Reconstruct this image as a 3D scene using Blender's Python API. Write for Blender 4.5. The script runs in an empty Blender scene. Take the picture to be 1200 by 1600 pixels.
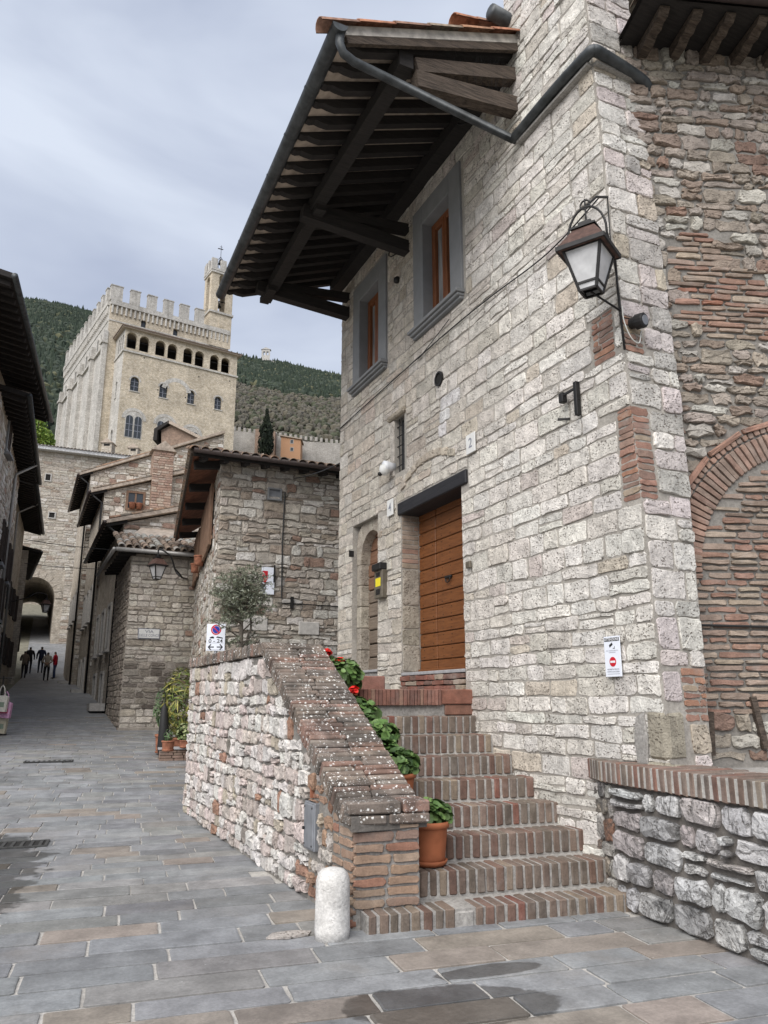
import bpy, bmesh, math, random
from mathutils import Vector, Matrix, noise as mnoise
V = Vector
rnd = random.Random(11)
def U(a, b): return rnd.uniform(a, b)

# ------------------------------------------------------------------ camera
YAW, PITCH, CAMZ, FPX = math.radians(24.8), math.radians(13.7), 1.6, 1200.0
scene = bpy.context.scene
col = scene.collection
cam = bpy.data.cameras.new('camera')
cam.sensor_fit = 'VERTICAL'; cam.sensor_height = 24.0; cam.lens = 24.0 * FPX / 1600.0
cam.clip_start = 0.05; cam.clip_end = 6000
camo = bpy.data.objects.new('camera', cam); col.objects.link(camo)
camo.location = (0, 0, CAMZ)
camo.rotation_euler = (math.radians(90) + PITCH, 0, -YAW)
scene.camera = camo
scene.render.resolution_x = 768; scene.render.resolution_y = 1024

# ------------------------------------------------------------------ sky, sun, exposure
SUN_EL, SUN_AZ = math.radians(46), math.radians(230)       # azimuth clockwise from +Y: behind the camera, to its left
world = bpy.data.worlds.new('World'); scene.world = world; world.use_nodes = True
wn = world.node_tree; wn.nodes.clear()
def W_(t): return wn.nodes.new(t)
out = W_('ShaderNodeOutputWorld'); bg = W_('ShaderNodeBackground'); sky = W_('ShaderNodeTexSky')
sky.sky_type = 'NISHITA'; sky.sun_disc = False; sky.sun_elevation = SUN_EL; sky.sun_rotation = SUN_AZ
sky.dust_density = 3.0
tc = W_('ShaderNodeTexCoord'); mp = W_('ShaderNodeMapping'); mp.inputs['Scale'].default_value = (1.0, 1.0, 2.6)
nz = W_('ShaderNodeTexNoise'); nz.inputs['Scale'].default_value = 1.9; nz.inputs['Detail'].default_value = 5; nz.inputs['Roughness'].default_value = 0.5
nz.inputs['Distortion'].default_value = 0.35
rp = W_('ShaderNodeValToRGB')
rp.color_ramp.elements[0].position = 0.36; rp.color_ramp.elements[0].color = (3.1, 3.5, 4.5, 1)
rp.color_ramp.elements[1].position = 0.64; rp.color_ramp.elements[1].color = (5.2, 5.65, 6.5, 1)
mx = W_('ShaderNodeMix'); mx.data_type = 'RGBA'; mx.inputs['Factor'].default_value = 0.92
L = wn.links.new
L(tc.outputs['Generated'], mp.inputs['Vector']); L(mp.outputs['Vector'], nz.inputs['Vector']); L(nz.outputs['Fac'], rp.inputs['Fac'])
L(sky.outputs['Color'], mx.inputs['A']); L(rp.outputs['Color'], mx.inputs['B'])
L(mx.outputs['Result'], bg.inputs['Color']); L(bg.outputs['Background'], out.inputs['Surface'])
bg.inputs['Strength'].default_value = 0.05
sd = bpy.data.lights.new('sun', 'SUN'); sd.energy = 1.5; sd.angle = math.radians(60); sd.color = (1.0, 0.965, 0.92)
suno = bpy.data.objects.new('sun', sd); col.objects.link(suno)
sdir = V((math.sin(SUN_AZ) * math.cos(SUN_EL), math.cos(SUN_AZ) * math.cos(SUN_EL), math.sin(SUN_EL)))
suno.rotation_euler = sdir.to_track_quat('Z', 'Y').to_euler(); suno.location = sdir * 60
scene.view_settings.view_transform = 'Standard'; scene.view_settings.look = 'None'
scene.view_settings.gamma = 1; scene.view_settings.use_curve_mapping = False
scene.view_settings.exposure = 1.58

# ------------------------------------------------------------------ surveying: photo direction -> point at a real distance
CF = V((math.sin(YAW), math.cos(YAW), 0)); CR = V((math.cos(YAW), -math.sin(YAW), 0)); CAM = V((0, 0, CAMZ))
def ray(x, y):
    u, v = x - 600.0, y - 800.0
    fw = FPX * math.cos(PITCH) + v * math.sin(PITCH); up = FPX * math.sin(PITCH) - v * math.cos(PITCH)
    return CF * fw + CR * u + V((0, 0, up))
def at(x, y, d):                      # point seen at photo position, d metres ahead (horizontal)
    r = ray(x, y); return CAM + r * (d / r.dot(CF))
def proj(p):
    q = p - CAM; fw = q.dot(CF); r = q.dot(CR)
    zc = fw * math.cos(PITCH) + q.z * math.sin(PITCH); v = fw * math.sin(PITCH) - q.z * math.cos(PITCH)
    if zc < 0.1: return None
    return 600 + FPX * r / zc, 800 + FPX * v / zc, zc
class Fr:                             # a wall face: origin, direction along, up, outward normal
    def __init__(s, O, S, T=(0, 0, 1), N=None):
        s.O = V(O); s.S = V(S).normalized(); s.T = V(T)
        s.N = V(N).normalized() if N is not None else s.S.cross(s.T).normalized()
        s.flip = s.S.cross(s.T).dot(s.N) < 0
    def P(s, a, b, h=0.0): return s.O + s.S * a + s.T * b + s.N * h
    def pix(s, x, y):
        r = ray(x, y); k = (s.O - CAM).dot(s.N) / r.dot(s.N); q = CAM + r * k - s.O
        b = q.z / s.T.z; q = q - s.T * b
        return q.dot(s.S), b
def frame_az(O, az): return Fr(O, (math.sin(az), math.cos(az), 0))

# ------------------------------------------------------------------ objects
def tag(o, label=None, cat=None, group=None, kind=None):
    if label: o['label'] = label
    if cat: o['category'] = cat
    if group: o['group'] = group
    if kind: o['kind'] = kind
    return o
def thing(name, label, cat, loc, group=None):
    o = bpy.data.objects.new(name, None); o.empty_display_size = 0.2; col.objects.link(o); o.location = V(loc)
    return tag(o, label, cat, group)
def adopt(o, parent):
    if parent is None: return o
    o.parent = parent
    if parent.type == 'EMPTY': o.matrix_parent_inverse = Matrix.Translation(-parent.location)
    return o
class MB:
    def __init__(s): s.v = []; s.f = []; s.c = []; s.cc = (0.5, 0.5, 0.5)
    def add(s, vs, fs, c=None):
        b = len(s.v); s.v.extend([tuple(x) for x in vs]); s.f.extend([tuple(i + b for i in q) for q in fs])
        s.c.extend([c or s.cc] * len(vs)); return s
    def quad(s, a, b, c, d, cc=None): return s.add([a, b, c, d], [(0, 1, 2, 3)], cc)
    def box(s, c, hx, hy, hz, cc=None):     # centre and three half-axis vectors
        c, hx, hy, hz = V(c), V(hx), V(hy), V(hz)
        vs = [c + hx * i + hy * j + hz * k for i in (-1, 1) for j in (-1, 1) for k in (-1, 1)]
        fs = [(0, 1, 3, 2), (4, 6, 7, 5), (0, 4, 5, 1), (2, 3, 7, 6), (0, 2, 6, 4), (1, 5, 7, 3)]
        if hx.cross(hy).dot(hz) < 0: fs = [q[::-1] for q in fs]
        return s.add(vs, fs, cc)
    def bar(s, a, b, w, h, up=(0, 0, 1), cc=None):   # beam from a to b
        a, b = V(a), V(b); d = (b - a); x = d.normalized(); y = V(up).cross(x)
        if y.length < 1e-4: y = V((1, 0, 0)).cross(x)
        y.normalize(); z = x.cross(y)
        return s.box((a + b) / 2, d / 2, y * w / 2, z * h / 2, cc)
    def cbox(s, c, hx, hy, hz, ch=0.005, j=0.0, cc=None):   # box with chamfered, slightly uneven edges
        c, hx, hy, hz = V(c), V(hx), V(hy), V(hz); ax = (hx, hy, hz); ln = [a.length for a in ax]
        vs = []; idx = {}
        for i in (-1, 1):
            for jj in (-1, 1):
                for k in (-1, 1):
                    sg = (i, jj, k); jit = V((U(-j, j), U(-j, j), U(-j, j))) if j else V((0, 0, 0))
                    for m in range(3):
                        p = c.copy()
                        for q in range(3):
                            p += ax[q] * (sg[q] * (1 if q == m else max(0.0, 1 - ch / ln[q])))
                        idx[(sg, m)] = len(vs); vs.append(p + jit)
        fs = []
        for m in range(3):
            a, b = [(1, 2), (2, 0), (0, 1)][m]
            for sgn in (-1, 1):
                q = []
                for (x, y) in ((-1, -1), (1, -1), (1, 1), (-1, 1)):
                    sg = [0, 0, 0]; sg[m] = sgn; sg[a] = x; sg[b] = y; q.append(idx[(tuple(sg), m)])
                fs.append(tuple(q if sgn > 0 else q[::-1]))
        for m in range(3):
            a, b = [(1, 2), (2, 0), (0, 1)][m]
            for x in (-1, 1):
                for y in (-1, 1):
                    s0 = [0, 0, 0]; s1 = [0, 0, 0]; s0[m] = -1; s1[m] = 1
                    s0[a] = s1[a] = x; s0[b] = s1[b] = y
                    q = [idx[(tuple(s0), a)], idx[(tuple(s1), a)], idx[(tuple(s1), b)], idx[(tuple(s0), b)]]
                    fs.append(tuple(q if x * y < 0 else q[::-1]))
        for i in (-1, 1):
            for jj in (-1, 1):
                for k in (-1, 1):
                    q = [idx[((i, jj, k), m)] for m in range(3)]
                    fs.append(tuple(q if i * jj * k > 0 else q[::-1]))
        if hx.cross(hy).dot(hz) < 0: fs = [q[::-1] for q in fs]
        return s.add(vs, fs, cc)
    def tube(s, pts, r, seg=8, cc=None, cap=True):
        pts = [V(p) for p in pts]; n = len(pts); rr = r if isinstance(r, (list, tuple)) else [r] * n
        vs = []; fs = []; prev = None
        for i in range(n):
            d = (pts[min(i + 1, n - 1)] - pts[max(i - 1, 0)]).normalized()
            if prev is None:
                a = V((0, 0, 1)) if abs(d.z) < 0.9 else V((1, 0, 0)); x = d.cross(a).normalized()
            else:
                x = (prev - d * prev.dot(d))
                x = x.normalized() if x.length > 1e-6 else d.orthogonal().normalized()
            prev = x; y = d.cross(x)
            for k in range(seg):
                t = 2 * math.pi * k / seg; vs.append(pts[i] + (x * math.cos(t) + y * math.sin(t)) * rr[i])
        for i in range(n - 1):
            for k in range(seg):
                fs.append((i * seg + k, i * seg + (k + 1) % seg, (i + 1) * seg + (k + 1) % seg, (i + 1) * seg + k))
        if cap: fs.append(tuple(range(seg))[::-1]); fs.append(tuple((n - 1) * seg + k for k in range(seg)))
        return s.add(vs, fs, cc)
    def lathe(s, c, prof, seg=16, cc=None, jit=0.0):
        c = V(c); vs = []; fs = []; n = len(prof)
        for (r, z) in prof:
            for k in range(seg):
                t = 2 * math.pi * k / seg; q = r * (1 + (U(-jit, jit) if jit else 0))
                vs.append(c + V((q * math.cos(t), q * math.sin(t), z)))
        for i in range(n - 1):
            for k in range(seg):
                fs.append((i * seg + k, i * seg + (k + 1) % seg, (i + 1) * seg + (k + 1) % seg, (i + 1) * seg + k))
        fs.append(tuple(range(seg))[::-1]); fs.append(tuple((n - 1) * seg + k for k in range(seg)))
        return s.add(vs, fs, cc)
    def prism(s, fr, poly, h0, h1, cc=None):     # polygon (s,t) counter-clockwise seen from outside, extruded from h0 to h1
        n = len(poly); vs = [fr.P(a, b, h0) for a, b in poly] + [fr.P(a, b, h1) for a, b in poly]
        fs = [tuple(range(n, 2 * n)), tuple(range(n))[::-1]] + [(i, (i + 1) % n, n + (i + 1) % n, n + i) for i in range(n)]
        if fr.flip: fs = [q[::-1] for q in fs]
        return s.add(vs, fs, cc)
    def rbox(s, fr, s0, s1, t0, t1, h0, h1, ch=0.0, cc=None):   # box given in wall coordinates
        c = fr.P((s0 + s1) / 2, (t0 + t1) / 2, (h0 + h1) / 2)
        a, b, d = fr.S * abs(s1 - s0) / 2, fr.T * abs(t1 - t0) / 2, fr.N * abs(h1 - h0) / 2
        return s.cbox(c, a, b, d, ch, 0, cc) if ch else s.box(c, a, b, d, cc)
    def stone(s, fr, poly, proud, depth, cc=None, inset=0.15, rough=0.12, edge=0.62):
        n = len(poly); cx = sum(p[0] for p in poly) / n; cy = sum(p[1] for p in poly) / n
        vs = [fr.P(a, b, -depth) for a, b in poly] + [fr.P(a, b, proud * (edge + U(-rough, rough))) for a, b in poly]
        for a, b in poly:
            k = 1 - inset * U(0.6, 1.3); vs.append(fr.P(cx + (a - cx) * k, cy + (b - cy) * k, proud * (0.95 + U(-rough, rough))))
        vs.append(fr.P(cx + U(-.1, .1) * (poly[0][0] - cx), cy, proud * (1 + U(-rough, rough))))
        fs = []
        for r in (0, 1):
            for i in range(n):
                j = (i + 1) % n; fs.append((r * n + i, r * n + j, (r + 1) * n + j, (r + 1) * n + i))
        for i in range(n): fs.append((2 * n + i, 2 * n + (i + 1) % n, 3 * n))
        if fr.flip: fs = [q[::-1] for q in fs]
        return s.add(vs, fs, cc)
    def build(s, name, mat, parent=None, smooth=False, kind=None):
        me = bpy.data.meshes.new(name); me.from_pydata(s.v, [], s.f)
        at_ = me.attributes.new('Col', 'FLOAT_COLOR', 'POINT')
        buf = []
        for c in s.c: buf.extend((c[0], c[1], c[2], 1.0))
        at_.data.foreach_set('color', buf)
        if smooth: me.polygons.foreach_set('use_smooth', [True] * len(me.polygons))
        me.materials.append(mat); me.update()
        o = bpy.data.objects.new(name, me); col.objects.link(o); adopt(o, parent)
        if kind: o['kind'] = kind
        return o

# ------------------------------------------------------------------ materials
class NM:
    def __init__(s, name, rough=0.85, spec=0.3, metal=0.0):
        s.m = bpy.data.materials.new(name); s.m.use_nodes = True; s.t = s.m.node_tree
        s.b = s.t.nodes['Principled BSDF']; s.b.inputs['Roughness'].default_value = rough
        s.b.inputs['Specular IOR Level'].default_value = spec; s.b.inputs['Metallic'].default_value = metal
        s._pos = None
    def n(s, t, props=None, **ins):
        nd = s.t.nodes.new(t)
        for k, v in (props or {}).items(): setattr(nd, k, v)
        for k, v in ins.items():
            key = int(k[1:]) if k[0] == '_' and k[1:].isdigit() else k.replace('_', ' ')
            s.put(nd.inputs[key], v)
        return nd
    def put(s, sock, v):
        if hasattr(v, 'is_linked') and hasattr(v, 'node'): s.t.links.new(v, sock)
        else: sock.default_value = v
    def pos(s):
        if s._pos is None: s._pos = s.n('ShaderNodeNewGeometry').outputs['Position']
        return s._pos
    def scaled(s, sx, sy, sz): return s.n('ShaderNodeMapping', None, Vector=s.pos(), Scale=(sx, sy, sz)).outputs[0]
    def noise(s, scale, detail=4, rough=0.55, vec=None, dist=0.0):
        return s.n('ShaderNodeTexNoise', None, Vector=vec or s.pos(), Scale=scale, Detail=detail, Roughness=rough, Distortion=dist).outputs['Fac']
    def voro(s, scale, vec=None, feature='F1', rand=1.0):
        return s.n('ShaderNodeTexVoronoi', {'feature': feature}, Vector=vec or s.pos(), Scale=scale, Randomness=rand).outputs['Distance']
    def ramp(s, fac, a, b, lo=0.0, hi=1.0):   # smooth map a..b -> lo..hi
        return s.n('ShaderNodeMapRange', {'interpolation_type': 'SMOOTHSTEP'}, Value=fac, _1=a, _2=b, _3=lo, _4=hi).outputs[0]
    def math(s, op, a, b=0.0): return s.n('ShaderNodeMath', {'operation': op}, _0=a, _1=b).outputs[0]
    def mix(s, f, a, b, mode='MIX'):
        nd = s.n('ShaderNodeMix', {'data_type': 'RGBA', 'blend_type': mode})
        s.put(nd.inputs['Factor'], f)
        for k, v in (('A', a), ('B', b)):
            if isinstance(v, tuple) and len(v) == 3: v = (*v, 1)
            s.put([i for i in nd.inputs if i.name == k and i.type == 'RGBA'][0], v)
        return [o for o in nd.outputs if o.type == 'RGBA'][0]
    def mul(s, c, f): 
        g = s.n('ShaderNodeCombineColor', None, Red=f, Green=f, Blue=f).outputs[0]
        return s.mix(1.0, c, g, 'MULTIPLY')
    def attr(s): return s.n('ShaderNodeAttribute', {'attribute_name': 'Col'}).outputs['Color']
    def bump(s, h, strength=0.6, dist=0.02):
        s.put(s.b.inputs['Normal'], s.n('ShaderNodeBump', None, Strength=strength, Distance=dist, Height=h).outputs[0])
    def base(s, c):
        if isinstance(c, tuple) and len(c) == 3: c = (*c, 1)
        s.put(s.b.inputs['Base Color'], c); return s
M = {}
def simple(name, c, rough=0.7, spec=0.3, metal=0.0, var=0.12, scale=12, bump=0.15, bd=0.004):
    q = NM(name, rough, spec, metal); f = q.noise(scale, 5)
    c0 = q.attr() if c is None else (*c, 1)
    q.base(q.mul(c0, q.ramp(f, 0.25, 0.75, 1 - var, 1 + var)))
    if bump: q.bump(f, bump, bd)
    M[name] = q.m; return q
def stone_mat(name, pit=0.6, pitscale=38, grime=(0.16, 0.14, 0.12), gr=0.25, bstr=0.75, vein=0.0, lich=0.0):
    q = NM(name, 0.9, 0.2)
    a = q.attr(); big = q.noise(1.1, 4, 0.6); mid = q.noise(7, 6, 0.62); fine = q.noise(60, 6, 0.7)
    wv = q.n('ShaderNodeVectorMath', {'operation': 'MULTIPLY_ADD'}, _0=q.n('ShaderNodeTexNoise', None, Vector=q.pos(), Scale=30.0, Detail=3.0).outputs['Color'], _1=(0.055, 0.055, 0.055), _2=q.pos()).outputs[0]
    st = q.n('ShaderNodeMapping', None, Vector=wv, Scale=(0.75, 0.75, 1.5)).outputs[0]
    pv = q.voro(pitscale, st); pm = q.ramp(q.noise(5.5, 4, 0.6), 0.36, 0.6)
    pits = q.math('MULTIPLY', q.ramp(pv, 0.36, 0.16), pm)                # 1 inside a pit
    c = q.mul(a, q.ramp(mid, 0.25, 0.75, 0.76, 1.22)); c = q.mul(c, q.ramp(fine, 0.3, 0.7, 0.8, 1.16))
    c = q.mix(q.math('MULTIPLY', q.ramp(big, 0.5, 0.75), gr), c, grime)
    c = q.mix(q.math('MULTIPLY', pits, pit), c, (0.12, 0.085, 0.06))
    if vein:
        vv = q.ramp(q.math('ABSOLUTE', q.math('SUBTRACT', q.noise(3.5, 7, 0.65, dist=0.8), 0.5)), 0.0, 0.035, 1, 0)
        dk = q.ramp(q.noise(2.3, 6, 0.65), 0.55, 0.68)
        c = q.mix(q.math('MULTIPLY', vv, vein), c, (0.09, 0.085, 0.08)); c = q.mix(q.math('MULTIPLY', dk, vein), c, (0.085, 0.085, 0.085))
    if lich:
        lv = q.ramp(q.math('ADD', q.voro(16), q.math('MULTIPLY', q.noise(30, 3), 0.5)), 0.52, 0.44)
        c = q.mix(q.math('MULTIPLY', lv, lich), c, (0.62, 0.61, 0.57))
    q.base(c)
    h = q.math('ADD', q.math('MULTIPLY', mid, 1.3), q.math('MULTIPLY', fine, 0.5)); h = q.math('SUBTRACT', h, q.math('MULTIPLY', pits, 0.55))
    q.bump(h, bstr, 0.03); M[name] = q.m
stone_mat('limestone', 0.8, 36, gr=0.06, bstr=1.0)
stone_mat('rubble', 0.5, 34, gr=0.15, bstr=1.0)
stone_mat('dark_rubble', 0.3, 26, gr=0.15, bstr=1.0, vein=0.75)
stone_mat('old_rubble', 0.45, 24, grime=(0.13, 0.105, 0.09), gr=0.35, bstr=1.0)
stone_mat('bollard_stone', 0.1, 30, grime=(0.3, 0.27, 0.22), gr=0.25, bstr=0.3)
def brick_mat(name, lich=0.0, black=0.0, dust=0.25, bstr=0.6):
    q = NM(name, 0.92, 0.15); a = q.attr(); mid = q.noise(9, 5, 0.6); fine = q.noise(70, 5, 0.7)
    c = q.mul(a, q.ramp(mid, 0.2, 0.8, 0.72, 1.22)); c = q.mul(c, q.ramp(fine, 0.25, 0.75, 0.82, 1.15))
    c = q.mix(q.math('MULTIPLY', q.ramp(q.noise(4, 6, 0.65), 0.5, 0.72), dust), c, (0.36, 0.33, 0.3))
    if black: c = q.mix(q.math('MULTIPLY', q.ramp(q.noise(3.2, 7, 0.7), 0.45, 0.6), black), c, (0.055, 0.05, 0.045))
    if lich:
        sp = q.math('MAXIMUM', q.ramp(q.math('ADD', q.voro(24), q.math('MULTIPLY', q.noise(70, 4, 0.7), 0.8)), 0.68, 0.56), q.math('MULTIPLY', q.ramp(q.math('ADD', q.voro(62), q.math('MULTIPLY', q.noise(90, 3), 0.4)), 0.44, 0.36), q.ramp(q.noise(7, 4), 0.45, 0.55)))
        sm = q.ramp(q.noise(6, 5, 0.65), 0.36, 0.54); c = q.mix(q.math('MULTIPLY', q.math('MULTIPLY', sp, sm), lich), c, (0.72, 0.71, 0.68))
    q.base(c); q.bump(q.math('ADD', mid, q.math('MULTIPLY', fine, 0.5)), bstr, 0.012); M[name] = q.m
brick_mat('brick'); brick_mat('step_brick', dust=0.25, black=0.18, bstr=0.9); brick_mat('coping_brick', lich=0.95, black=0.65, dust=0.3)
brick_mat('low_coping_brick', black=0.25, dust=0.22); brick_mat('old_brick', black=0.12, dust=0.4)
def mortar_mat(name, c, var=0.22):
    q = NM(name, 0.95, 0.1); f = q.noise(35, 7, 0.7); g = q.noise(3, 5)
    k = q.mul((*c, 1), q.ramp(f, 0.25, 0.75, 1 - var, 1 + var)); q.base(q.mul(k, q.ramp(g, 0.3, 0.7, 0.82, 1.12)))
    q.bump(f, 0.8, 0.012); M[name] = q.m
mortar_mat('mortar', (0.355, 0.33, 0.295)); mortar_mat('dark_mortar', (0.17, 0.155, 0.14)); mortar_mat('grey_mortar', (0.235, 0.22, 0.20))
mortar_mat('mid_mortar', (0.30, 0.27, 0.235))
mortar_mat('grout', (0.42, 0.40, 0.37)); mortar_mat('cement', (0.33, 0.315, 0.295), 0.35); mortar_mat('earth', (0.2, 0.19, 0.15))
# paving: sandstone slabs; wet where water has been spilt
q = NM('paving', 0.62, 0.35); a = q.attr(); mid = q.noise(4.5, 6, 0.6); fine = q.noise(45, 6, 0.7)
c = q.mul(a, q.ramp(mid, 0.25, 0.75, 0.74, 1.2)); c = q.mul(c, q.ramp(fine, 0.3, 0.7, 0.84, 1.12)); c = q.mul(c, q.ramp(q.noise(0.55, 5, 0.65), 0.3, 0.7, 0.84, 1.14))
ck = q.ramp(q.math('ABSOLUTE', q.math('SUBTRACT', q.noise(1.7, 8, 0.7, None, 1.2), 0.5)), 0.0, 0.006, 1, 0)
c = q.mix(q.math('MULTIPLY', q.math('MULTIPLY', ck, q.ramp(q.noise(0.8, 3), 0.5, 0.62)), 0.7), c, (0.06, 0.055, 0.05))
c = q.mix(q.math('MULTIPLY', q.ramp(q.noise(1.3, 6, 0.6), 0.52, 0.7), 0.25), c, (0.25, 0.22, 0.19))
c = q.mix(q.math('MULTIPLY', q.ramp(q.voro(7, q.scaled(1, 1, 1)), 0.05, 0.03), 0.5), c, (0.45, 0.44, 0.43))
sep = q.n('ShaderNodeSeparateXYZ', None, Vector=q.pos()); wob = q.noise(2.6, 4, 0.6)
def ell(cx, cy, rx, ry, ang):
    ca, sa = math.cos(ang), math.sin(ang)
    dx = q.math('SUBTRACT', sep.outputs['X'], cx); dy = q.math('SUBTRACT', sep.outputs['Y'], cy)
    ux = q.math('DIVIDE', q.math('ADD', q.math('MULTIPLY', dx, ca), q.math('MULTIPLY', dy, sa)), rx)
    uy = q.math('DIVIDE', q.math('SUBTRACT', q.math('MULTIPLY', dy, ca), q.math('MULTIPLY', dx, sa)), ry)
    r = q.math('ADD', q.math('MULTIPLY', ux, ux), q.math('MULTIPLY', uy, uy))
    return q.ramp(q.math('ADD', r, q.math('MULTIPLY', q.math('SUBTRACT', wob, 0.5), 1.6)), 1.08, 0.86)
wet = q.math('MAXIMUM', ell(2.28, 4.02, 0.62, 0.30, -0.35), ell(-0.95, 8.15, 1.25, 3.2, -0.18))
wet = q.math('MAXIMUM', wet, ell(2.75, 4.42, 0.35, 0.1, -0.1))
q.base(q.mul(c, q.ramp(wet, 0, 1, 1.0, 0.42)))
q.put(q.b.inputs['Roughness'], q.ramp(wet, 0, 1, 0.62, 0.3)); q.bump(q.math('ADD', mid, q.math('MULTIPLY', fine, 0.3)), 0.35, 0.012); M['paving'] = q.m
# masonry too far away to pick stones apart
def far_masonry(name, c1, c2, mort, sc=3.0, tall=0.18, streak=0.2, bs=0.4):
    q = NM(name, 0.95, 0.1); sp = q.n('ShaderNodeSeparateXYZ', None, Vector=q.pos())
    hx = q.math('ADD', sp.outputs['X'], q.math('MULTIPLY', sp.outputs['Y'], 0.83)); wob = q.noise(1.2, 3)
    vec = q.n('ShaderNodeCombineXYZ', None, X=q.math('ADD', hx, q.math('MULTIPLY', wob, 0.25)), Y=q.math('ADD', sp.outputs['Z'], q.math('MULTIPLY', wob, 0.2)), Z=0.0).outputs[0]
    bt = q.n('ShaderNodeTexBrick', {'offset': 0.5}, Vector=vec, Color1=(*c1, 1), Color2=(*c2, 1), Mortar=(*mort, 1), Scale=sc)
    bt.inputs['Mortar Size'].default_value = 0.025; bt.inputs['Brick Width'].default_value = 0.55; bt.inputs['Row Height'].default_value = tall * 1.6
    bt.inputs['Mortar Smooth'].default_value = 0.4; bt.inputs['Bias'].default_value = -0.1
    m1 = q.noise(0.35, 5, 0.6); m2 = q.noise(3.2, 6, 0.7); m3 = q.noise(0.7, 6, 0.7, q.scaled(1.2, 1.2, 0.12))
    c = q.mul(bt.outputs['Color'], q.ramp(m1, 0.25, 0.75, 0.82, 1.14)); c = q.mul(c, q.ramp(m2, 0.2, 0.8, 0.66, 1.26))
    c = q.mix(q.math('MULTIPLY', q.ramp(m3, 0.5, 0.7), streak), c, (0.14, 0.125, 0.11)); q.base(c)
    q.bump(q.math('ADD', q.math('MULTIPLY', bt.outputs['Fac'], -0.5), m2), bs, 0.06); M[name] = q.m
far_masonry('palazzo_warm', (0.60, 0.53, 0.425), (0.45, 0.385, 0.29), (0.38, 0.32, 0.245), 1.15, 0.2, 0.14)
far_masonry('palazzo_pale', (0.55, 0.53, 0.495), (0.43, 0.41, 0.375), (0.35, 0.33, 0.30), 1.15, 0.2, 0.38)
far_masonry('far_stone', (0.52, 0.465, 0.39), (0.40, 0.345, 0.28), (0.32, 0.28, 0.235), 2.6, 0.2, 0.15, 0.7)
far_masonry('far_brick', (0.34, 0.235, 0.175), (0.27, 0.19, 0.145), (0.25, 0.21, 0.175), 3.6, 0.16, 0.15)
far_masonry('far_grey', (0.38, 0.36, 0.33), (0.32, 0.30, 0.275), (0.27, 0.25, 0.23), 1.6, 0.2, 0.25)
simple('ochre_plaster', (0.42, 0.24, 0.14), 0.9)
def wood(name, c1, c2, rough=0.6, stretch=(1, 1, 1), spec=0.3, bs=0.4):
    q = NM(name, rough, spec); v = q.scaled(*stretch); f = q.noise(6, 8, 0.65, v, 0.6); g = q.noise(28, 5, 0.6, v)
    k = q.mix(q.ramp(q.math('ADD', q.math('MULTIPLY', f, 0.7), q.math('MULTIPLY', g, 0.3)), 0.3, 0.7), c1, c2)
    q.base(k); q.bump(q.math('ADD', f, g), bs, 0.006); M[name] = q.m
wood('door_wood', (0.105, 0.036, 0.012), (0.215, 0.082, 0.027), 0.45, (1, 0.6, 9), bs=0.25)
wood('old_plank', (0.11, 0.085, 0.065), (0.24, 0.19, 0.145), 0.8, (1, 0.5, 8), bs=0.7)
wood('old_plank_red', (0.13, 0.065, 0.04), (0.25, 0.14, 0.085), 0.7, (1, 0.5, 8), bs=0.6)
wood('beam_wood', (0.014, 0.0125, 0.012), (0.032, 0.028, 0.026), 0.85, (0.6, 6, 6))
wood('weathered_wood', (0.022, 0.017, 0.014), (0.13, 0.10, 0.078), 0.85, (0.6, 5, 9), bs=1.0)
wood('lintel_wood', (0.012, 0.012, 0.014), (0.03, 0.03, 0.034), 0.6, (6, 0.5, 6))
wood('sash_wood', (0.13, 0.045, 0.018), (0.23, 0.085, 0.034), 0.5, (6, 6, 0.6))
wood('shutter_wood', (0.11, 0.065, 0.042), (0.26, 0.16, 0.105), 0.7, (5, 5, 0.6))
wood('dark_shutter', (0.03, 0.022, 0.018), (0.07, 0.05, 0.04), 0.7, (5, 5, 1))
wood('bark', (0.10, 0.085, 0.07), (0.21, 0.185, 0.155), 0.95, (8, 8, 1.5), bs=1.0)
simple('painted_board', (0.42, 0.39, 0.35), 0.85, var=0.35, scale=9, bump=0.4)
simple('deck_tile', (0.36, 0.30, 0.245), 0.9, var=0.3, scale=7, bump=0.3)
simple('deck_red', (0.20, 0.085, 0.05), 0.9, var=0.3, scale=7, bump=0.3)
simple('roof_tile', None, 0.9, 0.15, var=0.4, scale=14, bump=0.5, bd=0.01)
simple('gutter_metal', (0.055, 0.06, 0.063), 0.5, 0.4, 0.3, var=0.4, scale=9, bump=0.1)
simple('gutter_brown', (0.05, 0.037, 0.034), 0.45, 0.4, 0.2, var=0.2)
simple('gutter_pale', (0.30, 0.29, 0.275), 0.5, 0.4, 0.4)
simple('iron', (0.018, 0.017, 0.017), 0.55, 0.4, 0.2, var=0.3)
simple('rusty_iron', (0.085, 0.048, 0.038), 0.7, 0.3, 0.1, var=0.35, scale=18)
simple('frosted_glass', (0.55, 0.55, 0.55), 0.35, 0.5, var=0.16, scale=7, bump=0)
simple('grey_frame', (0.205, 0.21, 0.215), 0.75, 0.3, var=0.08, scale=5, bump=0.08)
simple('pale_stone', (0.46, 0.44, 0.41), 0.85, var=0.15, scale=16, bump=0.3)
simple('slate_sill', (0.30, 0.30, 0.305), 0.8, var=0.15)
simple('white_paint', (0.72, 0.73, 0.75), 0.45, 0.4, var=0.04, bump=0)
simple('sign_white', (0.74, 0.77, 0.84), 0.4, 0.4, var=0.03, bump=0)
simple('plaque_white', (0.66, 0.66, 0.64), 0.5, 0.4, var=0.06, bump=0.05)
simple('sign_black', (0.015, 0.015, 0.017), 0.5, var=0.0, bump=0); simple('sign_grey', (0.22, 0.23, 0.27), 0.5, var=0, bump=0)
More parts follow.
